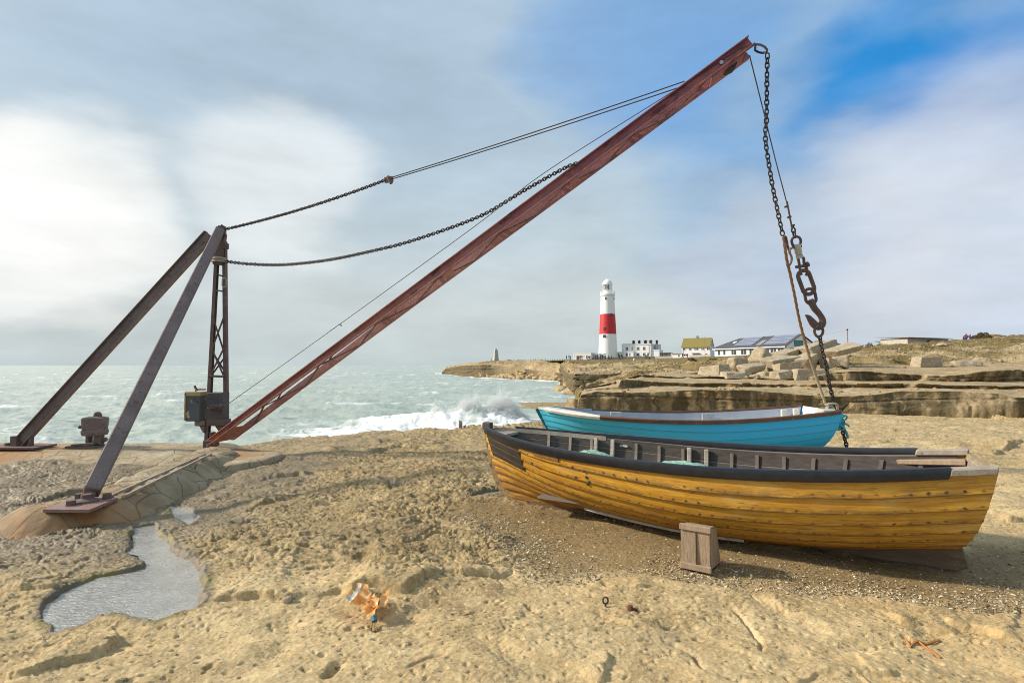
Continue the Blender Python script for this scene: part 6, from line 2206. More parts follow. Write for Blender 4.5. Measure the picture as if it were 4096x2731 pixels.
V = [Vector(hb.pt(u, 1.0, 0.01, -1)) + Vector((0, 0, 0.022)) for u in (0.0, 0.04, 0.08, 0.12, 0.16, 0.20)] + [Vector(hb.pt(u, 1.0, 0.0, 1)) + Vector((0, 0, 0.02)) for u in (0.07, 0.04, 0.0)]
V[5] = Vector(hb.pt(0.21, 1.0, -0.02, -1)) + Vector((0, 0, 0.02))
b = MB()
b.add(V + [v_ + Vector((0, 0, -0.035)) for v_ in V], [tuple(range(9)), tuple(range(17, 8, -1))] + [(i, 9 + i, 9 + (i + 1) % 9, (i + 1) % 9) for i in range(9)])
b.build("breasthook", M_WHITE, BB)
transom(hb, "transom", M_BLUE, BB, 0.006)
transom(hb, "transom_lining", M_WHITE, BB, -0.035, 0.012, ins=0.03)
for u, w_ in ((0.30, 0.22), (0.66, 0.24)):
    p = hb.pt(u, 0.80, -0.03, 1)
    b = MB().box((p[0], 0, p[2]), (w_, 2 * p[1], 0.032))
    b.build("thwart", M_WHITE, BB, bevel=0.006)
    for s_ in (1,):
        a = Vector(hb.pt(u, 0.985, -0.045, s_))
        b = MB().box(a + Vector((0, -0.02 * s_, -0.07)), (0.20, 0.035, 0.15))
        b.build("knee", simple("blistered grey paint", (0.46, 0.49, 0.52), (0.36, 0.38, 0.40), 0.6, 14, spots=(0.20, 0.15, 0.10), spot_sc=20), BB, bevel=0.008)
for u in (0.925, 0.965):
    a = Vector(hb.pt(u, 0.96, -0.05, 1))
    b = MB().box(a + Vector((0, -0.03, -0.10)), (0.085, 0.05, 0.26))
    b.build("stern_knee", M_WHITE, BB, bevel=0.008)
a = Vector(hb.pt(0.985, 0.97, -0.10, -1))
b = MB().box(a + Vector((-0.06, 0.10, 0.02)), (0.20, 0.26, 0.07))
b.build("quarter_knee", M_WHITE, BB, bevel=0.008)
hb.strip(0.08, 0.98, 0.78, 0.03, 0.05, -0.045, 1, 40).build("stringer", M_BIN, BB)
b = MB().beam((0.62, 0, 0.0), (4.36, 0, 0.0), 0.05, 0.10, w2=0.05, h2=0.30)
b.build("keel", M_KEEL, BB)
b = MB()
b.tube([(-0.03, 0, 0.86), (0.10, 0, 0.62), (0.28, 0, 0.36), (0.46, 0, 0.16), (0.64, 0, 0.04)], 0.028, 8)
b.build("stem", M_BLUE, BB, smooth=True)

# cream knot and turquoise twine where the chain meets her stern
def tangle(name, c, rad, r_, n, mat, label, seed, cat):
    rr = np.random.default_rng(seed)
    mb = MB()
    for k in range(n):
        a = rr.normal(0, 1, 3)
        a /= np.linalg.norm(a)
        b_ = np.cross(a, rr.normal(0, 1, 3))
        b_ /= np.linalg.norm(b_)
        c2_ = np.cross(a, b_)
        sc = np.array(rad) * rr.uniform(0.65, 1.05)
        off = np.array(rad) * rr.normal(0, 0.22, 3)
        pts = []
        for q_ in np.linspace(0, 2 * math.pi, 18, endpoint=False):
            w = 1 + 0.18 * math.sin(3 * q_ + k)
            pts.append(Vector(c) + Vector(((b_ * math.cos(q_) + c2_ * math.sin(q_)) * w * sc + off).tolist()))
        loop(mb, pts, r_, 6)
    return mb


kc = U(3318, 1640, 8.78)
mb = tangle("", kc, (0.062, 0.05, 0.075), 0.012, 11, None, "", 4, "")
mb.tube(crom([U(3305, 1620, 8.8), U(3318, 1615, 8.75), U(3345, 1616, 8.8), U(3350, 1636, 8.85)], 5), 0.02, 8)
mb.tube(crom([U(3314, 1650, 8.6), U(3326, 1668, 8.5), U(3334, 1680, 8.5)], 5), 0.03, 8)
mb.tube(crom([U(3326, 1645, 8.6), U(3336, 1662, 8.5), U(3344, 1672, 8.5)], 5), 0.026, 8)
o = mb.build("rope_knot", simple("cream rope", (0.58, 0.52, 0.40), (0.44, 0.38, 0.27), 0.9, 30), None, smooth=True)
tag(o, "cream rope knotted round the blue boat's stern corner", "rope knot")
mb = tangle("", U(3348, 1688, 8.46), (0.095, 0.06, 0.11), 0.012, 16, None, "", 9, "")
mb.tube(crom([U(3356, 1704, 8.45), U(3372, 1708, 8.45), U(3386, 1730, 8.5), U(3392, 1752, 8.5)], 5), 0.018, 8)
mb.tube(crom([U(3368, 1680, 8.5), U(3376, 1690, 8.45), U(3392, 1700, 8.45), U(3396, 1706, 8.45)], 5), 0.014, 8)
mb.tube(crom([U(3362, 1675, 8.5), U(3370, 1668, 8.5), U(3380, 1664, 8.5)], 5), 0.012, 8)
o = mb.build("twine_bundle", simple("turquoise twine", (0.035, 0.42, 0.50), (0.06, 0.30, 0.42), 0.7, 25, spots=(0.35, 0.55, 0.55)), None, smooth=True)
tag(o, "turquoise twine bundle tied at the blue boat's stern corner", "twine")
# ------------------------------------------------------------------ lighthouse and buildings
M_WPAINT = simple("white limewash", (0.87, 0.87, 0.86), (0.82, 0.82, 0.81), 0.7, 0.6)
M_REDP = simple("red masonry paint", (0.56, 0.020, 0.028), (0.48, 0.020, 0.030), 0.55, 0.8)
M_GLASS = simple("window pane", (0.035, 0.045, 0.055), (0.07, 0.085, 0.095), 0.12, 0.8)
M_TRIM = simple("grey trim", (0.34, 0.35, 0.35), None, 0.6, 4)
M_DARKT = simple("dark chimney brick", (0.060, 0.035, 0.035), (0.085, 0.05, 0.045), 0.8, 5)
M_STONEW = simple("boundary stone", (0.40, 0.37, 0.30), (0.30, 0.28, 0.23), 0.9, 1.5, bump=0.4)
M_SLATE = simple("dark slate", (0.055, 0.055, 0.062), (0.085, 0.085, 0.09), 0.7, 2.0)
M_GREEN = simple("green door paint", (0.02, 0.26, 0.07), None, 0.5, 4)
M_LICHEN = simple("lichen covered tiles", (0.265, 0.205, 0.040), (0.20, 0.17, 0.06), 0.9, 1.4, bump=0.3, spots=(0.20, 0.18, 0.13), spot_sc=5, spot_t=0.6)
M_TEAL = simple("teal sign", (0.015, 0.21, 0.24), None, 0.5, 4)


class Bld:
    """building frame: u along the front, w back into the house, v up; A = left front corner at ground"""

    def __init__(s, name, A, B, label, cat="building", group=None):
        A, B = Vector(A), Vector(B)
        s.root = empty(name, A, math.atan2(B.y - A.y, B.x - A.x), label, cat, group)
        s.L = math.hypot(B.x - A.x, B.y - A.y)

    def box(s, name, u0, u1, v0, v1, w0, w1, mat, parent=None, bevel=0.0):
        return MB().box(((u0 + u1) / 2, (w0 + w1) / 2, (v0 + v1) / 2), (abs(u1 - u0), abs(w1 - w0), abs(v1 - v0))).build(name, mat, parent or s.root, bevel=bevel)

    def window(s, u, v, w, h, face=0.0, nv=2, nh=2, frame=None, name="window"):
        fr = MB()
        f = 0.10
        fr.box((u, face - 0.03, v + h / 2 + f / 2), (w + 2 * f, 0.10, f))
        fr.box((u, face - 0.05, v - h / 2 - f / 2), (w + 3 * f, 0.16, f))
        for sx in (-1, 1):
            fr.box((u + sx * (w / 2 + f / 2), face - 0.03, v), (f, 0.10, h))
        o = MB().box((u, face + 0.01, v), (w, 0.06, h)).build(name, M_GLASS, s.root)
        for i in range(1, nv):
            fr.box((u - w / 2 + w * i / nv, face - 0.03, v), (0.09, 0.04, h))
        for i in range(1, nh):
            fr.box((u, face - 0.035, v - h / 2 + h * i / nh), (w, 0.03, 0.08))
        fr.build("frame", frame or M_WPAINT, o)
        return o


DL = 280.0
mpx = DL / F
base = U(2432, 1438, DL)
LH = empty("lighthouse", base, 0, "tall white lighthouse tower with a broad red band", "lighthouse")
zf = lambda py: (1438 - py) * mpx * 1.002
prof = [(38.5, 1438), (37.2, 1415), (36.0, 1390), (34.8, 1362), (33.8, 1337)]
MB().lathe([(r * mpx, zf(p)) for r, p in prof], 56).build("lower_tower", M_WPAINT, LH, smooth=True)
MB().lathe([(33.9 * mpx, zf(1337)), (32.0 * mpx, zf(1297)), (29.6 * mpx, zf(1257))], 56).build("red_band", M_REDP, LH, smooth=True)
MB().lathe([(29.5 * mpx, zf(1257)), (28.0 * mpx, zf(1222)), (26.7 * mpx, zf(1192)), (26.6 * mpx, zf(1186)), (28.0 * mpx, zf(1185)), (29.0 * mpx, zf(1182))], 56).build("upper_tower", M_WPAINT, LH, smooth=True)
MB().lathe([(26 * mpx, zf(1184)), (29.6 * mpx, zf(1182.5)), (29.6 * mpx, zf(1176)), (28.6 * mpx, zf(1175)), (18 * mpx, zf(1175))], 56).build("gallery", M_WPAINT, LH, smooth=True)
b = MB()
for k in range(36):
    a = 2 * math.pi * k / 36
    x_, y_ = 28.6 * mpx * math.cos(a), 28.6 * mpx * math.sin(a)
    b.tube([(x_, y_, zf(1175.5)), (x_, y_, zf(1166.5))], 0.045, 4)
for hz in (1166.5, 1169.5, 1172.5):
    loop(b, [Vector((28.6 * mpx * math.cos(a), 28.6 * mpx * math.sin(a), zf(hz))) for a in np.linspace(0, 2 * math.pi, 48, endpoint=False)], 0.045, 4)
b.build("railing", M_WPAINT, LH)
MB().lathe([(18.5 * mpx, zf(1175.2)), (18.5 * mpx, zf(1163)), (19.2 * mpx, zf(1162.5)), (19.2 * mpx, zf(1161))], 40).build("lantern_base", M_WPAINT, LH, smooth=True)
t = NT("lantern glass")
M_LGL = t.set((0.35, 0.42, 0.42), 0.05)
t.p.inputs["Alpha"].default_value = 0.35
MB().lathe([(18.6 * mpx, zf(1161)), (18.6 * mpx, zf(1138))], 40).build("lantern_glass", M_LGL, LH, smooth=True)
# blank (landward) half of the lantern
MB().lathe([(18.75 * mpx, zf(1161)), (18.75 * mpx, zf(1138))], 26, a0=R(-76), a1=R(120)).build("blank_panel", M_WPAINT, LH, smooth=True)
b = MB()
for k in range(24):
    a = 2 * math.pi * (k + 0.5) / 24
    b.tube([(18.7 * mpx * math.cos(a), 18.7 * mpx * math.sin(a), zf(1161)), (18.7 * mpx * math.cos(a + 0.26 * (-1) ** k), 18.7 * mpx * math.sin(a + 0.26 * (-1) ** k), zf(1138))], 0.055, 4)
b.build("astragals", M_WPAINT, LH)
MB().lathe([(0.0, zf(1158)), (0.9, zf(1157)), (1.25, zf(1150)), (0.9, zf(1143)), (0.0, zf(1141))], 20).build("lamp", simple("lens", (0.25, 0.27, 0.26), (0.10, 0.09, 0.08), 0.1, 4), LH, smooth=True)
MB().lathe([(19.6 * mpx, zf(1138.5)), (19.8 * mpx, zf(1136)), (18.6 * mpx, zf(1130)), (15.5 * mpx, zf(1124)), (10.5 * mpx, zf(1119.5)), (4 * mpx, zf(1117)), (3.2 * mpx, zf(1116.6)), (3.0 * mpx, zf(1114)), (0.0, zf(1113))], 40).build("dome", M_WPAINT, LH, smooth=True)
M_WFR = simple("maroon window frame", (0.16, 0.02, 0.03), None, 0.6, 4)


def lh_win(px, py, w, h, fr, name="window"):
    off = (px - 2432)
    r_ = np.interp(py, [1186, 1257, 1337, 1438], [26.7, 29.6, 33.9, 38.5])
    a = -math.pi / 2 + math.asin(max(-0.98, min(0.98, off / r_)))
    c_ = Vector((r_ * mpx * math.cos(a), r_ * mpx * math.sin(a), zf(py)))
    o = Vector((math.cos(a), math.sin(a), 0))
    s1 = Vector((-o.y, o.x, 0))
    M_ = Matrix((s1, o, Vector((0, 0, 1)))).transposed()
    w_ = MB().box(c_, (w, 0.30, h), M_).build(name, M_GLASS, LH)
    b = MB()
    for sx in (-1, 1):
        b.box(c_ + s1 * (sx * (w / 2 + 0.08)), (0.16, 0.36, h + 0.3), M_)
        b.box(c_ + Vector((0, 0, sx * (h / 2 + 0.08))), (w, 0.36, 0.16), M_)
    b.build("frame", fr, w_)


lh_win(2414, 1317, 0.65, 1.25, M_WFR)
lh_win(2413, 1346, 1.15, 1.1, M_WFR)
lh_win(2421, 1195.5, 0.55, 1.1, M_TRIM)
lh_win(2456, 1195, 0.55, 1.1, M_TRIM)
lh_win(2441, 1261, 0.75, 1.0, M_DARKT)

# flat-roofed white store left of the tower
D = 256.0
A, B = U(2292, 1441, D), U(2364, 1441, D - 3.6)
st = Bld("flat_roofed_store", A, B, "small white flat-roofed block left of the lighthouse with a brown doorway")
hS = 28 * D / F
st.box("wall", 0, st.L, -0.6, hS, 0, 10, M_WPAINT)
st.box("parapet", -0.12, st.L + 0.12, hS, hS + 0.28, -0.12, 10.1, M_WPAINT)
st.box("side_wing", st.L + 0.02, st.L + 3.4, -0.6, hS - 0.25, 3.0, 10, simple("grey render", (0.60, 0.61, 0.61), None, 0.8, 2), bevel=0.02)
st.box("door", 1.75, 3.15, 0, 2.15, -0.04, 0.1, simple("brown double door", (0.16, 0.075, 0.05), (0.11, 0.05, 0.04), 0.6, 4))
for u in (0.75, 3.9, 5.4, 7.2):
    st.box("vent", u - 0.17, u + 0.17, 1.75, 2.1, -0.03, 0.1, M_GLASS)

# keepers' house
D = 274.0
k_ = D / F
A, B = U(2488, 1434, D + 4), U(2603, 1433, D - 3)
kh = Bld("keepers_house", A, B, "two-storey white house with four dark chimneys beside the lighthouse")
L = kh.L
kh.box("wall", 0, L, -0.8, 6.9, 0, 9.0, M_WPAINT)
kh.box("cornice", -0.22, L + 0.22, 6.9, 7.35, -0.22, 9.2, M_WPAINT)
kh.box("roof", 0.3, L - 0.3, 7.35, 7.55, 0.2, 8.8, M_TRIM)
for u in (2.5, 9.0, 12.4 - 0.3):
    pass
for u, w_ in ((2.65, 1.25), (5.45, 0.7), (8.35, 1.3), (11.45, 1.3)):
    kh.window(u, 5.05, w_, 1.55)
for u, w_ in ((2.65, 1.25), (8.35, 1.3), (11.45, 1.3), (13.5, 0.8)):
    kh.window(u, 2.05, w_, 1.5)
for u, s_ in ((5.3, 1.35), (8.25, 1.2), (11.45, 1.5), (14.1, 1.45), (16.6, 1.05)):
    c_ = MB()
    w0 = 3.0 if u < 15 else 5.5
    c_.box((u, w0, 8.2), (s_ * 0.85, 0.9, 1.7)).box((u, w0, 8.93), (s_ * 1.15, 1.15, 0.22)).box((u, w0, 9.2), (s_ * 0.6, 0.6, 0.4))
    c_.build("chimney", M_DARKT, kh.root)
for u in (0.55, 13.9):
    kh.box("drainpipe", u - 0.05, u + 0.05, 0.2, 6.7, -0.14, -0.04, M_TRIM)
kh.box("porch", 3.7, 6.6, -0.8, 3.25, -2.2, -0.02, M_WPAINT)
kh.box("porch_roof", 3.55, 6.75, 3.25, 3.45, -2.4, 0.0, M_WPAINT)
kh.window(4.55, 2.0, 0.75, 1.5, -2.2)
kh.box("side_door", 6.6, 6.65, 0.1, 2.3, -1.6, -0.8, simple("teal door", (0.03, 0.22, 0.20), None, 0.5, 3))
kh.box("annexe", -3.0, -0.02, -0.8, 3.25, 1.5, 7.0, M_WPAINT)
kh.box("annexe_parapet", -3.15, -0.02, 3.25, 3.5, 1.35, 7.1, M_WPAINT)
kh.window(-2.2, 1.95, 0.5, 1.4, 1.5, 1, 2)
kh.box("door", -0.95, -0.15, 0.0, 2.05, 1.44, 1.6, M_GREEN)
kh.box("wing", L + 0.02, L + 4.2, -0.8, 4.0, 0.6, 8.0, M_WPAINT)
kh.box("wing_parapet", L + 0.02, L + 4.35, 4.0, 4.3, 0.45, 8.1, M_WPAINT)
kh.box("back_wing", L + 0.02, L + 3.0, 4.32, 7.2, 4.5, 9.0, simple("shaded render", (0.66, 0.67, 0.68), None, 0.8, 2))
kh.window(L + 0.9, 5.6, 0.45, 1.5, 4.5, 1, 2)
kh.box("drainpipe", L + 1.45, L + 1.6, 4.3, 8.0, 4.34, 4.46, M_DARKT)
kh.box("drainpipe", L + 2.3, L + 2.42, 4.3, 7.6, 4.34, 4.46, M_TRIM)
kh.box("veranda_roof", L + 4.4, L + 9.4, 2.75, 2.95, 1.0, 7.0, M_TRIM)
kh.box("veranda", L + 4.3, L + 8.4, -0.8, 2.74, 2.0, 7.0, simple("veranda paint", (0.50, 0.53, 0.54), None, 0.7, 2))
for u in (L + 5.3, L + 6.7, L + 8.0 - 0.4):
    kh.window(u, 1.6, 0.7, 1.6, 2.0, 1, 2)

# boundary wall in front
bw = MB()
P_ = [(2364, 1441, 254), (2430, 1440, 252), (2500, 1438.5, 252), (2620, 1437, 250), (2720, 1435, 240), (2790, 1433, 224), (2842, 1430, 214)]
for i in range(len(P_) - 1):
    a, b = U(*P_[i]), U(*P_[i + 1])
    bw.quadbox([a + Vector((0, 0, -1.0)), b + Vector((0, 0, -1.0)), b + Vector((0, 0, 1.35)), a + Vector((0, 0, 1.35))], (0.0, 0.35, 0))
o = bw.build("boundary_wall", M_STONEW, None)
tag(o, "low grey stone wall running along the grass before the white house", "wall")

# house with the lichen-yellow roof
D = 230.0
A, B = U(2728, 1428, D + 3), U(2841, 1428, D - 3)
gh_ = Bld("green_roofed_house", A, B, "white two-storey house with a yellow-green lichen-covered tile roof")
L = gh_.L
W_ = 8.2
he, hr = 4.4, 8.1
gh_.box("wall", 0, L, -1.5, he, 0, W_, M_WPAINT)
b = MB()
b.add([(0, 0, he), (L, 0, he), (0, W_, he), (L, W_, he), (1.0 * 0, W_ / 2, hr), (L, W_ / 2, hr)], [(0, 4, 2), (1, 3, 5)])
for uu3 in (0.0, L):
    b.quadbox([(uu3, 0, he), (uu3, W_, he), (uu3, W_ / 2, hr), (uu3, W_ / 2, hr)], (-0.02 if uu3 else 0.02, 0, 0))
b.build("gable", M_WPAINT, gh_.root)
for s_, nm in ((0, "roof"), (1, "roof")):
    b = MB()
    y0 = -0.4 if s_ == 0 else W_ + 0.4
    zl = he - 0.34
    b.quadbox([(-0.25, y0, zl), (L + 0.15, y0, zl), (L + 0.15, W_ / 2, hr + 0.02), (-0.25, W_ / 2, hr + 0.02)], (0, 0, 0.16))
    b.build(nm, M_LICHEN, gh_.root)
gh_.box("chimney", 5.3, 6.1, hr - 0.4, hr + 1.1, W_ / 2 - 0.35, W_ / 2 + 0.35, simple("buff chimney", (0.33, 0.26, 0.20), None, 0.9, 3))
for u, w_ in ((0.9, 1.0), (3.4, 0.95), (6.0, 1.5), (8.6, 0.95), (10.9, 1.2)):
    gh_.window(u, 3.35, w_, 0.75, 0.0, 3 if w_ > 1.2 else 2, 1)
for u, w_ in ((1.4, 1.6), (9.9, 0.9)):
    gh_.window(u, 0.95, w_, 0.8, 0.0, 2, 1)
gh_.box("porch", 4.7, 6.8, -1.5, 1.55, -1.2, -0.02, M_TRIM)
gh_.box("porch_roof", 4.3, 7.4, 1.56, 1.72, -1.5, 0.0, M_TRIM)
gh_.box("drainpipe", 0.35, 0.48, -0.5, he, -0.13, -0.04, M_TRIM)
gh_.box("lean_to", -4.6, -0.02, -1.5, 1.5, 2.0, 6.0, M_WPAINT)
gh_.box("lean_to_roof", -5.2, -0.02, 1.52, 1.68, 1.6, 6.2, M_TRIM)
gh_.window(-1.8, 0.7, 0.8, 0.6, 2.0, 1, 1)
o = MB().box((0, 0, 3.4), (0.11, 0.11, 10.4)).build("telegraph_pole", simple("pole wood", (0.34, 0.30, 0.25), None, 0.9, 3), None, loc=U(2820, 1432, 218.0))
tag(o, "thin dark pole standing in front of the yellow-green roof", "pole")

# long low restaurant with solar panels
A = Vector((61.6, 165.0, 4.2))
B = Vector((71.2, 140.0, 4.2))
rs = Bld("restaurant", A, B, "long low white restaurant with dark slate roof and solar panels")
L = rs.L
Wd = 10.6
he, hr = 2.45, 5.55
rs.box("wall", 0.6, L, -1.5, he, 0, Wd, M_WPAINT)
# main roof, hipped at the far end, gabled at the near end
b = MB()
hp_ = 5.2
for s_ in (0, 1):
    y0 = -0.7 if s_ == 0 else Wd + 0.7
    b.quadbox([(-0.8, y0, he - 0.22), (L + 0.25, y0, he - 0.22), (L + 0.25, Wd / 2, hr), (hp_, Wd / 2, hr - 0.15)], (0, 0, 0.14))
b.add([(-0.8, -0.7, he - 0.06), (-0.8, Wd + 0.7, he - 0.06), (hp_, Wd / 2, hr)], [(0, 2, 1)])
roof = b.build("roof", M_SLATE, rs.root)
b = MB()
b.add([(L - 0.02, 0, he), (L - 0.02, Wd, he), (L - 0.02, Wd / 2, hr - 0.15), (L - 0.25, 0, he), (L - 0.25, Wd, he), (L - 0.25, Wd / 2, hr - 0.15)], [(0, 1, 2), (3, 5, 4), (0, 2, 5, 3), (1, 4, 5, 2), (0, 3, 4, 1)])
b.build("gable", M_WPAINT, rs.root)
rs.box("fascia", 0.2, L + 0.2, he - 0.32, he - 0.1, -0.78, -0.68, M_WPAINT)
sl_n = Vector((0, -(hr - he + 0.22), Wd / 2 + 0.7)).normalized()
def on_roof(u, f, lift=0.17):
    y0, z0 = -0.7, he - 0.22
    return Vector((u, y0 + (Wd / 2 - y0) * f, z0 + (hr - z0) * f)) + Vector((0, 0, lift))
t = NT("solar cells")
v = t.obj()
br_ = t.n("ShaderNodeTexBrick", offset=0.0)
br_.inputs["Color1"].default_value = (0.17, 0.185, 0.245, 1)
br_.inputs["Color2"].default_value = (0.15, 0.165, 0.225, 1)
br_.inputs["Mortar"].default_value = (0.46, 0.47, 0.50, 1)
br_.inputs["Scale"].default_value = 1.0
br_.inputs["Mortar Size"].default_value = 0.05
br_.inputs["Brick Width"].default_value = 1.0
br_.inputs["Row Height"].default_value = 1.6
t.l(v, br_.inputs["Vector"])
M_SOLAR = t.set(br_.outputs["Color"], 0.25, None, None, 0.5)
for u0, u1 in ((7.6, 14.6), (18.6, 26.2)):
    for r_ in range(3):
        f0 = 0.20 + 0.255 * r_
        MB().quadbox([on_roof(u0, f0), on_roof(u1, f0), on_roof(u1, f0 + 0.24), on_roof(u0, f0 + 0.24)], sl_n * 0.06).build("solar_panel", M_SOLAR, rs.root)
MB().quadbox([on_roof(5.6, 0.48), on_roof(6.7, 0.48), on_roof(6.7, 0.62), on_roof(5.6, 0.62)], sl_n * 0.08).build("skylight", M_WPAINT, rs.root)
for u in (16.3, 17.1):
    MB().quadbox([on_roof(u, 0.18), on_roof(u + 0.62, 0.18), on_roof(u + 0.62, 0.60), on_roof(u, 0.60)], sl_n * 0.05).build("skylight", M_TRIM, rs.root)
for u, w_, nv in ((2.4, 0.9, 1), (4.6, 0.9, 1), (8.4, 1.9, 2), (12.2, 2.0, 2), (16.6, 4.6, 5), (20.6, 1.4, 1), (22.6, 1.9, 2), (25.0, 1.9, 2)):
    rs.window(u, 1.15, w_, 1.35, 0.0, nv, 1)
sg = MB().box((L + 0.06, Wd * 0.40, he + 0.75), (0.12, 3.0, 1.45)).build("sign", M_TEAL, rs.root)
b = MB()
r = np.random.default_rng(8)
for row, z_ in ((0, he + 1.02), (1, he + 0.48)):
    y_ = Wd * 0.40 - 1.25
    while y_ < Wd * 0.40 + 1.2:
        w_ = r.uniform(0.13, 0.2)
        b.box((L + 0.135, y_ + w_ / 2, z_), (0.03, 0.05, 0.30))
        b.box((L + 0.135, y_ + w_ / 2, z_ + (0.1 if r.uniform() < 0.5 else -0.08)), (0.034, w_, 0.07))
        y_ += w_ + 0.09
b.build("lettering", simple("pale lettering", (0.45, 0.68, 0.70), None, 0.5, 4), sg)
MB().box((L + 0.02, 2.2, 1.3), (0.1, 2.0, 1.2)).build("window", M_GLASS, rs.root)
# lower slate roofs running on to the right, half hidden by the blocks
A2 = U(3240, 1406, 146)
B2 = U(3345, 1406, 140)
ax_ = Bld("slate_outbuilding", A2, B2, "low dark-roofed building to the right of the restaurant behind the block heap")
L = ax_.L
ax_.box("wall", 0, L, -1.5, 1.2, 0, 6, M_STONEW)
b = MB()
b.add([(-0.3, -0.4, 1.1), (L + 0.6, -0.4, 0.9), (L - 3.2, 3, 2.95), (-0.3, 3, 2.95), (-0.3, 6.4, 1.1), (L + 0.6, 6.4, 0.9)], [(0, 1, 2, 3), (3, 2, 5, 4), (1, 5, 2), (0, 3, 4), (0, 4, 5, 1)])
b.build("roof", M_SLATE, ax_.root)

# stone shed with a flat slab roof on the near skyline
D = 64.0
A, B = U(3631, 1392, D - 3.0), U(3795, 1390, D - 1.0)
sh = Bld("stone_shed", A, B, "long pale stone shed with a thin overhanging flat roof on the skyline", "shed")
L = sh.L
sh.box("wall", 0, L, -0.8, 1.12, 0, 3.2, simple("pale shed stone", (0.52, 0.48, 0.40), (0.42, 0.38, 0.31), 0.9, 2.5, bump=0.5, bsc=6))
sh.box("doorway", L * 0.46, L * 0.58, -0.2, 0.95, -0.03, 0.05, simple("grey plank door", (0.13, 0.11, 0.11), None, 0.8, 4))
MB().quadbox([(-0.25, -0.3, 1.16), (L + 0.25, -0.3, 1.12), (L + 0.1, 3.6, 1.34), (-0.5, 3.6, 1.34)], (0, 0, 0.07)).build("roof", simple("felt roof", (0.34, 0.32, 0.27), (0.24, 0.22, 0.19), 0.9, 2), sh.root)
A, B = U(3537, 1392, 70), U(3584, 1392, 70)
s2_ = Bld("small_shed", A, B, "small blue-grey roofed shed left of the pale stone shed", "shed")
s2_.box("wall", 0, s2_.L, -0.5, 0.55, 0, 2, M_STONEW)
MB().quadbox([(-0.1, -0.2, 0.54), (s2_.L + 0.3, -0.2, 0.54), (s2_.L + 0.1, 2.2, 0.95), (0.1, 2.2, 0.95)], (0, 0, 0.05)).build("roof", simple("blue grey roof", (0.17, 0.20, 0.24), None, 0.7, 2), s2_.root)

# obelisk
D = 262.0
ob_ = empty("obelisk", U(1983.5, 1447, D), R(20), "white stone obelisk on the point of the headland", "obelisk")
b = MB()
def taper(b, w0, w1, z0, z1):
    b.add([(sx * w / 2, sy * w / 2, z) for w, z in ((w0, z0), (w1, z1)) for sx, sy in ((-1, -1), (1, -1), (1, 1), (-1, 1))], [(3, 2, 1, 0), (4, 5, 6, 7), (0, 1, 5, 4), (1, 2, 6, 5), (2, 3, 7, 6), (3, 0, 4, 7)])
taper(b, 2.45, 1.45, -0.5, 5.6)
b.build("shaft", simple("pale obelisk stone", (0.50, 0.47, 0.40), (0.42, 0.39, 0.33), 0.9, 1.2), ob_.id_data if False else ob_)
b = MB()
taper(b, 1.45, 0.12, 5.605, 6.75)
b.build("tip", simple("pale obelisk cap", (0.50, 0.47, 0.40), (0.42, 0.39, 0.33), 0.9, 1.2), ob_)

# utility pole with its wire
up0 = U(3391, 1388, 118.0)
upl = empty("utility_pole", up0, 0, "thin bare wooden utility pole on the skyline right of the chain", "pole")
MB().tube([(0, 0, -1.5), (0, 0, 4.0)], [0.13, 0.10], 8).build("pole", simple("bleached pole", (0.36, 0.27, 0.24), None, 0.9, 3), upl, smooth=True)
MB().box((0, 0, 3.8), (0.30, 0.2, 0.26)).build("insulator", M_DARKT, upl)
o = MB().tube([up0 + Vector((0, 0, 3.7)) + (U(3200, 1346, 150) - up0 - Vector((0, 0, 3.7))) * (k / 8) + Vector((0, 0, -0.25 * math.sin(math.pi * k / 8))) for k in range(9)], 0.011, 4).build("overhead_wire", M_CABLE, None)
tag(o, "faint overhead wire from the skyline pole to the restaurant", "wire")

# fence posts along the headland
fpm = simple("fence wood", (0.24, 0.21, 0.16), None, 0.9, 3)
proto = MB().box((0, 0, 0.45), (0.14, 0.14, 1.1)).build("fence_post", fpm, None)
tag(proto, "small wooden fence post along the headland between obelisk and white store", "fence post", "fence posts along the headland")
r = np.random.default_rng(17)
for i in range(34):
    px = 2040 + i * 6.8 + r.uniform(-1, 1)
    d = np.interp(px, [2000, 2100, 2267], [262, 245, 215])
    o = proto if i == 0 else proto.copy()
    if i:
        COL.objects.link(o)
    p = U(px, np.interp(px, [2000, 2100, 2267], [1445.5, 1445, 1443.5]), d)
    o.location = p
    o.scale = (1, 1, r.uniform(0.7, 1.15))

# timber stumps at the rock edge
for px, py, h_, lb in ((1842, 1712, 0.17, "short square timber stump at the rock edge left of the bow, the taller of two"), (1858, 1714, 0.085, "lowest timber stump at the rock edge, right beside the taller stump")):
    o = rock("timber_stump", UZ(px, py, 0.02) + Vector((0, 0, h_ / 2 - 0.03)), (0.09, 0.09, h_ + 0.06), (0, 0, R(12)), M_GREYWOOD, px % 50, round_=0.12)
    tag(o, lb, "stump")

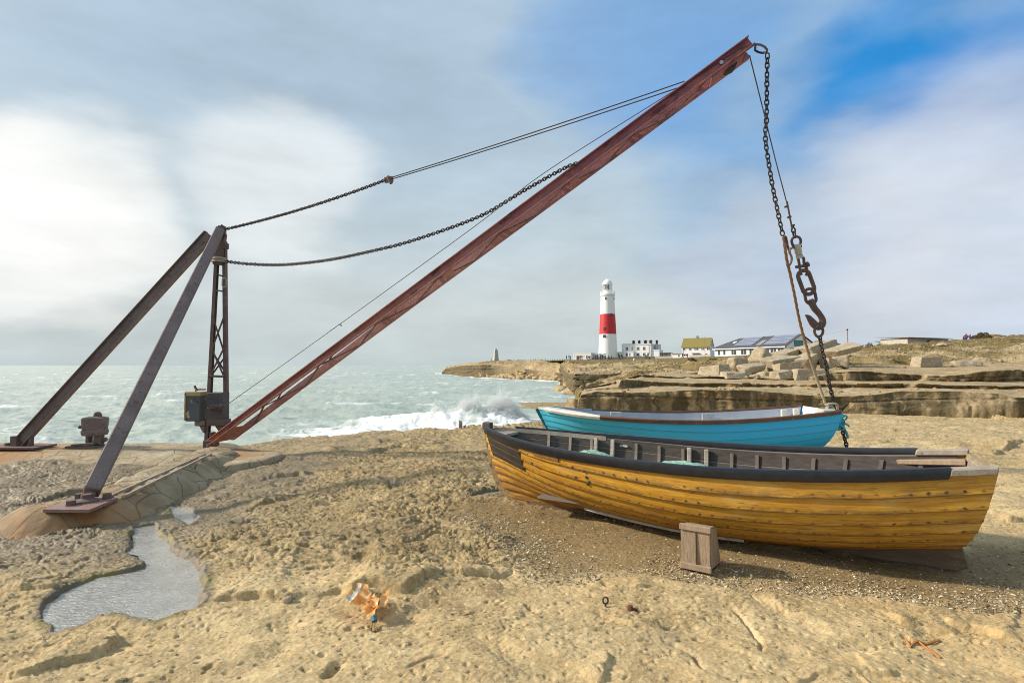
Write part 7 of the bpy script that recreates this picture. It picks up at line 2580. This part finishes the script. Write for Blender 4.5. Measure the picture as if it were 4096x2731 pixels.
# ------------------------------------------------------------------ people
def person_mesh(pose):
    J = {"pel": (0, 0, 0.92), "wst": (0, 0, 1.08), "chs": (0, 0, 1.32), "nck": (0, 0, 1.47), "hd0": (0, -0.02, 1.57), "hd1": (0, -0.01, 1.70),
         "shl": (-0.17, 0, 1.41), "shr": (0.17, 0, 1.41)}
    if pose == "walk":
        J.update(knl=(-0.10, -0.20, 0.52), anl=(-0.10, -0.26, 0.09), tol=(-0.10, -0.40, 0.05), knr=(0.10, 0.06, 0.50), anr=(0.10, 0.34, 0.13), tor=(0.10, 0.24, 0.04),
                 ell=(-0.24, 0.10, 1.14), hal=(-0.23, 0.02, 0.90), elr=(0.24, -0.08, 1.15), har=(0.23, -0.24, 0.98))
    elif pose == "sit":
        J = {"pel": (0, 0, 0.14), "wst": (0, -0.02, 0.30), "chs": (0, -0.05, 0.52), "nck": (0, -0.07, 0.67), "hd0": (0, -0.10, 0.77), "hd1": (0, -0.10, 0.90), "shl": (-0.17, -0.04, 0.60), "shr": (0.17, -0.04, 0.60),
             "knl": (-0.12, -0.42, 0.38), "anl": (-0.12, -0.55, 0.05), "tol": (-0.12, -0.68, 0.02), "knr": (0.12, -0.42, 0.36), "anr": (0.12, -0.58, 0.04), "tor": (0.12, -0.70, 0.02),
             "ell": (-0.24, -0.20, 0.40), "hal": (-0.12, -0.40, 0.42), "elr": (0.24, -0.20, 0.40), "har": (0.12, -0.40, 0.42)}
    else:
        J.update(knl=(-0.10, -0.02, 0.50), anl=(-0.11, 0.02, 0.08), tol=(-0.12, -0.14, 0.04), knr=(0.10, -0.02, 0.50), anr=(0.11, 0.02, 0.08), tor=(0.12, -0.14, 0.04),
                 ell=(-0.25, 0.02, 1.14), hal=(-0.22, -0.06, 0.90), elr=(0.25, 0.02, 1.14), har=(0.22, -0.06, 0.90))
    rad = dict(pel=0.135, wst=0.125, chs=0.150, nck=0.060, hd0=0.088, hd1=0.090, shl=0.075, shr=0.075, knl=0.070, anl=0.048, tol=0.042, knr=0.070, anr=0.048, tor=0.042, ell=0.052, hal=0.040, elr=0.052, har=0.040)
    E = [("pel", "wst"), ("wst", "chs"), ("chs", "nck"), ("nck", "hd0"), ("hd0", "hd1"), ("chs", "shl"), ("chs", "shr"), ("shl", "ell"), ("ell", "hal"), ("shr", "elr"), ("elr", "har"),
         ("pel", "knl"), ("knl", "anl"), ("anl", "tol"), ("pel", "knr"), ("knr", "anr"), ("anr", "tor")]
    ks = list(J)
    me = bpy.data.meshes.new("person")
    me.from_pydata([J[k] for k in ks], [(ks.index(a), ks.index(b)) for a, b in E], [])
    o = bpy.data.objects.new("person", me)
    COL.objects.link(o)
    m = o.modifiers.new("skin", "SKIN")
    sv = me.skin_vertices[0].data
    for i, k in enumerate(ks):
        sv[i].radius = (rad[k], rad[k] * (0.72 if k in ("chs", "wst", "pel") else 1))
        sv[i].use_root = k == "pel"
    m2 = o.modifiers.new("sub", "SUBSURF")
    m2.levels = m2.render_levels = 1
    dg = bpy.context.evaluated_depsgraph_get()
    out = bpy.data.meshes.new_from_object(o.evaluated_get(dg))
    bpy.data.objects.remove(o)
    out.name = "person_" + pose
    for k in range(4):
        out.materials.append(None)
    hz, nz_, lz = (1.56, 1.64, 0.90) if pose != "sit" else (0.76, 0.84, 0.20)
    for p in out.polygons:
        z = p.center.z
        p.use_smooth = True
        if z > hz:
            p.material_index = 3 if (z > nz_ + 0.03 or p.center.y > 0.0) else 2
        elif z < lz or (pose == "sit" and p.center.y < -0.30 and z < 0.40):
            p.material_index = 1
        else:
            p.material_index = 0
    return out


PM = {k: person_mesh(k) for k in ("stand", "walk", "sit")}
_cl = {}


def cloth(c_):
    if c_ not in _cl:
        t = NT("cloth")
        _cl[c_] = t.set(c_, 0.85)
    return _cl[c_]


SKIN, HAIR = (0.45, 0.28, 0.20), (0.05, 0.035, 0.025)
BLK, NAV, GRY = (0.015, 0.016, 0.02), (0.03, 0.04, 0.08), (0.10, 0.10, 0.11)


def person(px, py, d, pose, top, leg, rz, label, hair=HAIR, sc=1.0):
    o = bpy.data.objects.new("person", PM[pose])
    COL.objects.link(o)
    o.location = U(px, py, d)
    o.rotation_euler = (0, 0, R(rz))
    o.scale = (sc, sc, sc)
    for i, c_ in enumerate((top, leg, SKIN, hair)):
        o.material_slots[i].link = "OBJECT"
        o.material_slots[i].material = cloth(c_)
    return tag(o, label, "person", "people walking by the lighthouse" if d > 100 else "people sitting on the skyline")


DP = 176.0
G = "people"
person(2266, 1441, DP, "walk", BLK, BLK, 80, "person in black walking, the farthest left before the white store")
person(2276, 1440, DP + 4, "stand", (0.10, 0.22, 0.22), GRY, 10, "person in dull teal standing between the black and the bright blue walkers")
person(2282, 1443, DP - 4, "stand", (0.02, 0.28, 0.42), NAV, -20, "person in bright blue coat near the left end of the white store")
person(2321, 1441, DP + 4, "stand", GRY, BLK, 30, "person in grey standing in front of the store's brown doorway")
person(2328, 1443, DP, "stand", BLK, BLK, 0, "person in black with broad coat just right of the store's brown doorway", sc=1.08)
person(2347, 1441, DP, "walk", BLK, NAV, -60, "person in dark clothes walking, leftmost of the four before the store's right end")
person(2352, 1442, DP + 2, "stand", NAV, BLK, 40, "person in navy, second of the four before the store's right end")
person(2357, 1441, DP + 4, "walk", (0.05, 0.03, 0.03), BLK, 60, "person in dark brown striding, third of the four before the store's right end")
person(2361, 1443, DP - 2, "walk", BLK, GRY, -80, "person in black and grey, rightmost of the four before the store's right end")
person(2381, 1439, DP + 8, "stand", (0.16, 0.08, 0.09), GRY, 10, "person in dull maroon at the left foot of the lighthouse", sc=0.95)
person(2389, 1439, DP + 2, "stand", BLK, BLK, -15, "tall person in black at the left foot of the lighthouse", sc=1.12)
person(2402, 1440, DP + 2, "stand", (0.05, 0.16, 0.12), BLK, 20, "person in dark green below the left parasol")
person(2410, 1440, DP + 2, "stand", BLK, BLK, -30, "person in black standing between the two green parasols")
person(2416, 1440, DP + 4, "walk", NAV, BLK, 70, "person in navy walking under the right parasol")
person(2422, 1440, DP, "stand", GRY, BLK, 0, "person in grey just right of the right parasol")
person(2435, 1442, DP - 4, "walk", BLK, BLK, 75, "person in black striding alone in front of the lighthouse's base", sc=1.08)
person(2446, 1442, DP - 2, "walk", (0.06, 0.05, 0.05), NAV, -75, "person in dark brown walking at the lighthouse base's right side")
person(2478, 1441, DP - 6, "walk", BLK, BLK, 80, "person in black leaning forward, walking before the house's green door", sc=1.08)
person(2489, 1440, DP - 2, "walk", (0.05, 0.02, 0.03), GRY, 85, "person in dark red-brown walking away right of the green door", sc=1.05)
person(2584, 1441, DP - 12, "walk", BLK, BLK, 10, "person in black, left of the group of three before the white house", sc=1.08)
person(2592, 1438, DP - 6, "walk", (0.04, 0.02, 0.03), BLK, 170, "person in dark clothes at the back of the group of three", sc=1.08)
person(2599, 1440, DP - 12, "stand", (0.62, 0.66, 0.72), BLK, -30, "person in a long white coat in the group of three", (0.55, 0.6, 0.66), sc=1.1)
person(2730, 1434, DP, "walk", BLK, BLK, -80, "person in black walking in front of the yellow-green roofed house", sc=1.08)
person(2750, 1433, DP + 8, "stand", (0.42, 0.03, 0.04), BLK, 0, "person in a red jacket in front of the yellow-green roofed house")
person(1965, 1447, 258, "walk", BLK, BLK, -70, "person in black standing to the left of the obelisk")
person(1979, 1447, 250, "sit", BLK, BLK, 20, "person in black sitting at the foot of the obelisk", sc=1.2)
person(3866, 1364, 49, "sit", (0.13, 0.02, 0.07), NAV, -60, "person in maroon with dark hair sitting on the skyline beside the brown bush", sc=0.80)
person(3878, 1363, 50, "sit", (0.03, 0.06, 0.18), NAV, 60, "person in dark blue with a pale hood sitting on the skyline touching the brown bush", (0.62, 0.70, 0.80), sc=0.72)
# parasols by the tower
for px, lb in ((2400, "left one of two small green parasols at the foot of the lighthouse"), (2418, "right one of two small green parasols at the foot of the lighthouse")):
    pr = empty("parasol", U(px, 1441, 184.0), 0, lb, "parasol", "green parasols by the lighthouse")
    MB().tube([(0, 0, 0), (0, 0, 2.3)], 0.05, 6).build("pole", M_TRIM, pr)
    MB().lathe([(0.85, 2.0), (0.5, 2.2), (0.0, 2.36)], 10).build("canopy", simple("green canopy", (0.14, 0.30, 0.22), None, 0.8, 3), pr)
o = rock("white_stone", U(2537, 1438, 172.0), (0.62, 0.5, 0.75), (0, 0, 0.4), M_WPAINT, 3, round_=0.4)
tag(o, "small white-painted stone on the grass in front of the white house", "stone")

# ------------------------------------------------------------------ small things on the rock in front
bq = empty("bouquet", UZ(1488, 2484, 0.0), 0, "withered flower bouquet in crumpled orange plastic lying on the rock", "bouquet")
gzb = bq.location
t = NT("orange film")
c = t.ramp(t.noise(t.obj(), 11, 5, 0.65, 0.6), [(0.35, (0.86, 0.36, 0.08)), (0.52, (0.90, 0.52, 0.18)), (0.68, (0.92, 0.68, 0.36))])
M_FILM = t.set(c, 0.25, None, None, 0.6)
t.p.inputs["Transmission Weight"].default_value = 0.0
tr = t.n("ShaderNodeBsdfTranslucent")
t.l(c, tr.inputs["Color"])
ms = t.n("ShaderNodeMixShader")
ms.inputs[0].default_value = 0.4
t.l(t.p.outputs[0], ms.inputs[1])
t.l(tr.outputs[0], ms.inputs[2])
t.l(ms.outputs[0], t.t.nodes["Material Output"].inputs[0])
M_CLEAR = simple("clear milky film", (0.60, 0.57, 0.47), (0.48, 0.44, 0.34), 0.2, 14)


zb = ((1200, 2300), 2.688)
OUT = [tuple(UZ(x, y, 0.03) - bq.location)[:2] for x, y in zz(*zb, (470, 325), (520, 388), (620, 435), (750, 492), (800, 500), (830, 465), (920, 395), (1000, 275), (900, 245), (870, 300), (840, 335), (800, 305), (745, 275), (748, 172), (625, 150), (590, 240))]


def sheet(name, poly, mat, amp, z0, seed, step=0.013):
    a = np.array(poly)
    gx = np.arange(a[:, 0].min() - 0.02, a[:, 0].max() + 0.02, step)
    gy = np.arange(a[:, 1].min() - 0.02, a[:, 1].max() + 0.02, step)
    X, Y = np.meshgrid(gx, gy)
    x, y = X.ravel(), Y.ravel()
    d, _, _, _ = pdist(x, y, poly, True)
    ins = inpoly(x, y, poly)
    z = z0 + amp * (0.55 * ridg(x * 5 + seed, y * 5, 2, 701) + 0.45 * np.abs(pn(x * 13 + seed, y * 10, 704)) * 2) + 0.035 * ss(0.10, 0.0, d)
    f = grid_faces(len(gy), len(gx))
    f = f[ins[f].all(1)]
    us_ = np.unique(f)
    mp = -np.ones(len(x), int)
    mp[us_] = np.arange(len(us_))
    f = mp[f]
    f = np.concatenate([f[:, [0, 1, 2]], f[:, [0, 2, 3]]])
    return mesh_np(name, np.stack([x, y, z], -1)[us_], f, mat, bq)


sheet("wrap", OUT, M_FILM, 0.045, 0.02, 3)
OUT2 = [tuple(UZ(x, y, 0.06) - bq.location)[:2] for x, y in zz(*zb, (700, 300), (720, 380), (760, 455), (815, 455), (870, 390), (855, 350), (800, 320), (740, 290))]
sheet("wrap", OUT2, M_FILM, 0.05, 0.06, 9, 0.010)
OUT3 = [tuple(UZ(x, y, 0.05) - bq.location)[:2] for x, y in zz(*zb, (480, 325), (525, 378), (600, 330), (650, 230), (690, 165), (620, 158), (590, 245))]
sheet("clear_film", OUT3, M_CLEAR, 0.03, 0.045, 14, 0.012)
r = np.random.default_rng(77)
LB = lambda px, py, z: UZ(px, py, z) - bq.location
b = MB()
for k in range(26):
    a0_ = LB(1497 + r.uniform(-12, 12), 2440 + r.uniform(-20, 10), 0.06)
    a1_ = LB(1494 + r.uniform(-34, 26), 2388 + r.uniform(-18, 26), 0.07)
    m_ = a0_.lerp(a1_, 0.5) + Vector((r.uniform(-0.01, 0.01), 0, r.uniform(0.0, 0.02)))
    b.tube([a0_, m_, a1_, a1_ + Vector((r.uniform(-0.015, 0.015), r.uniform(-0.01, 0.02), r.uniform(-0.01, 0.01)))], [0.002, 0.003, 0.005, 0.003], 4)
b.build("dried_flowers", simple("brown dried flowers", (0.13, 0.075, 0.03), (0.24, 0.12, 0.05), 0.9, 30), bq)
b = MB()
for k in range(13):
    e_ = r.uniform(-1, 1)
    b.tube([LB(1497 + e_ * 3, 2478, 0.035), LB(1497 + e_ * 19, 2518 + r.uniform(-6, 8), 0.012 + r.uniform(0, 0.012))], 0.0042, 5)
b.build("stems", simple("straw stems", (0.42, 0.29, 0.12), (0.26, 0.16, 0.06), 0.8, 30), bq)
MB().tube([LB(1495, 2464, 0.055), LB(1498, 2484, 0.035)], [0.021, 0.019], 10).build("tape", simple("teal tape", (0.07, 0.20, 0.24), (0.04, 0.12, 0.16), 0.5, 60), bq)

z0 = gz(*UZ(2422, 2425, 0.03)[:2])
p = UZ(2422, 2425, z0)
eb = empty("ring_bolt", p, 0, "small rusty ring bolt standing up from the pale rock", "ring bolt")
b = MB()
b.tube([(0, 0, -0.02), (0, 0, 0.022)], 0.006, 6)
b.build("shank", M_CHAIN, eb)
b = MB()
loop(b, oval((0, 0, 0.040), (0, 0, 1), (1, 0, 0), 0.042, 0.034), 0.0055, 6)
b.build("eye", M_CHAIN, eb, smooth=True)
z0 = gz(*UZ(2520, 2438, 0.03)[:2])
p = UZ(2520, 2438, z0)
b = MB().lathe([(0.0, 0.030), (0.016, 0.027), (0.022, 0.012), (0.026, 0.0), (0.026, -0.02)], 8, (0, 0, 0))
b.tube([(0.015, 0, 0.006), (0.05, -0.01, 0.004)], 0.008, 6)
o = b.build("iron_bolt", simple("red rust", (0.17, 0.045, 0.03), (0.09, 0.03, 0.025), 0.8, 40), None, loc=p)
tag(o, "squat rusted iron bolt head in the pale rock right of the ring bolt", "bolt")
b = MB()
pp = [(3622, 2530), (3640, 2545), (3655, 2537), (3672, 2532), (3700, 2535), (3730, 2530), (3755, 2520)]
b.tube([UZ(x_, y_, 0.02) + Vector((0, 0, gz(*UZ(x_, y_, 0.02)[:2]) - 0.02 + 0.008)) for x_, y_ in pp], 0.008, 6)
pp = [(3672, 2533), (3700, 2548), (3735, 2565), (3760, 2580)]
b.tube([UZ(x_, y_, 0.02) + Vector((0, 0, gz(*UZ(x_, y_, 0.02)[:2]) - 0.02 + 0.008)) for x_, y_ in pp], 0.006, 6)
o = b.build("seaweed", simple("orange weed", (0.46, 0.20, 0.05), (0.34, 0.15, 0.05), 0.8, 30), None, smooth=True)
tag(o, "forked strand of orange seaweed lying on the rock at lower right", "seaweed")
z0 = gz(*UZ(1150, 2397, 0.03)[:2])
o = rock("pebble", UZ(1150, 2397, z0 + 0.02), (0.065, 0.05, 0.045), (0, 0, 0.4), M_BLOCK, 41, round_=0.4)
tag(o, "rounded grey pebble lodged under the rock ledge left of the bouquet", "pebble")
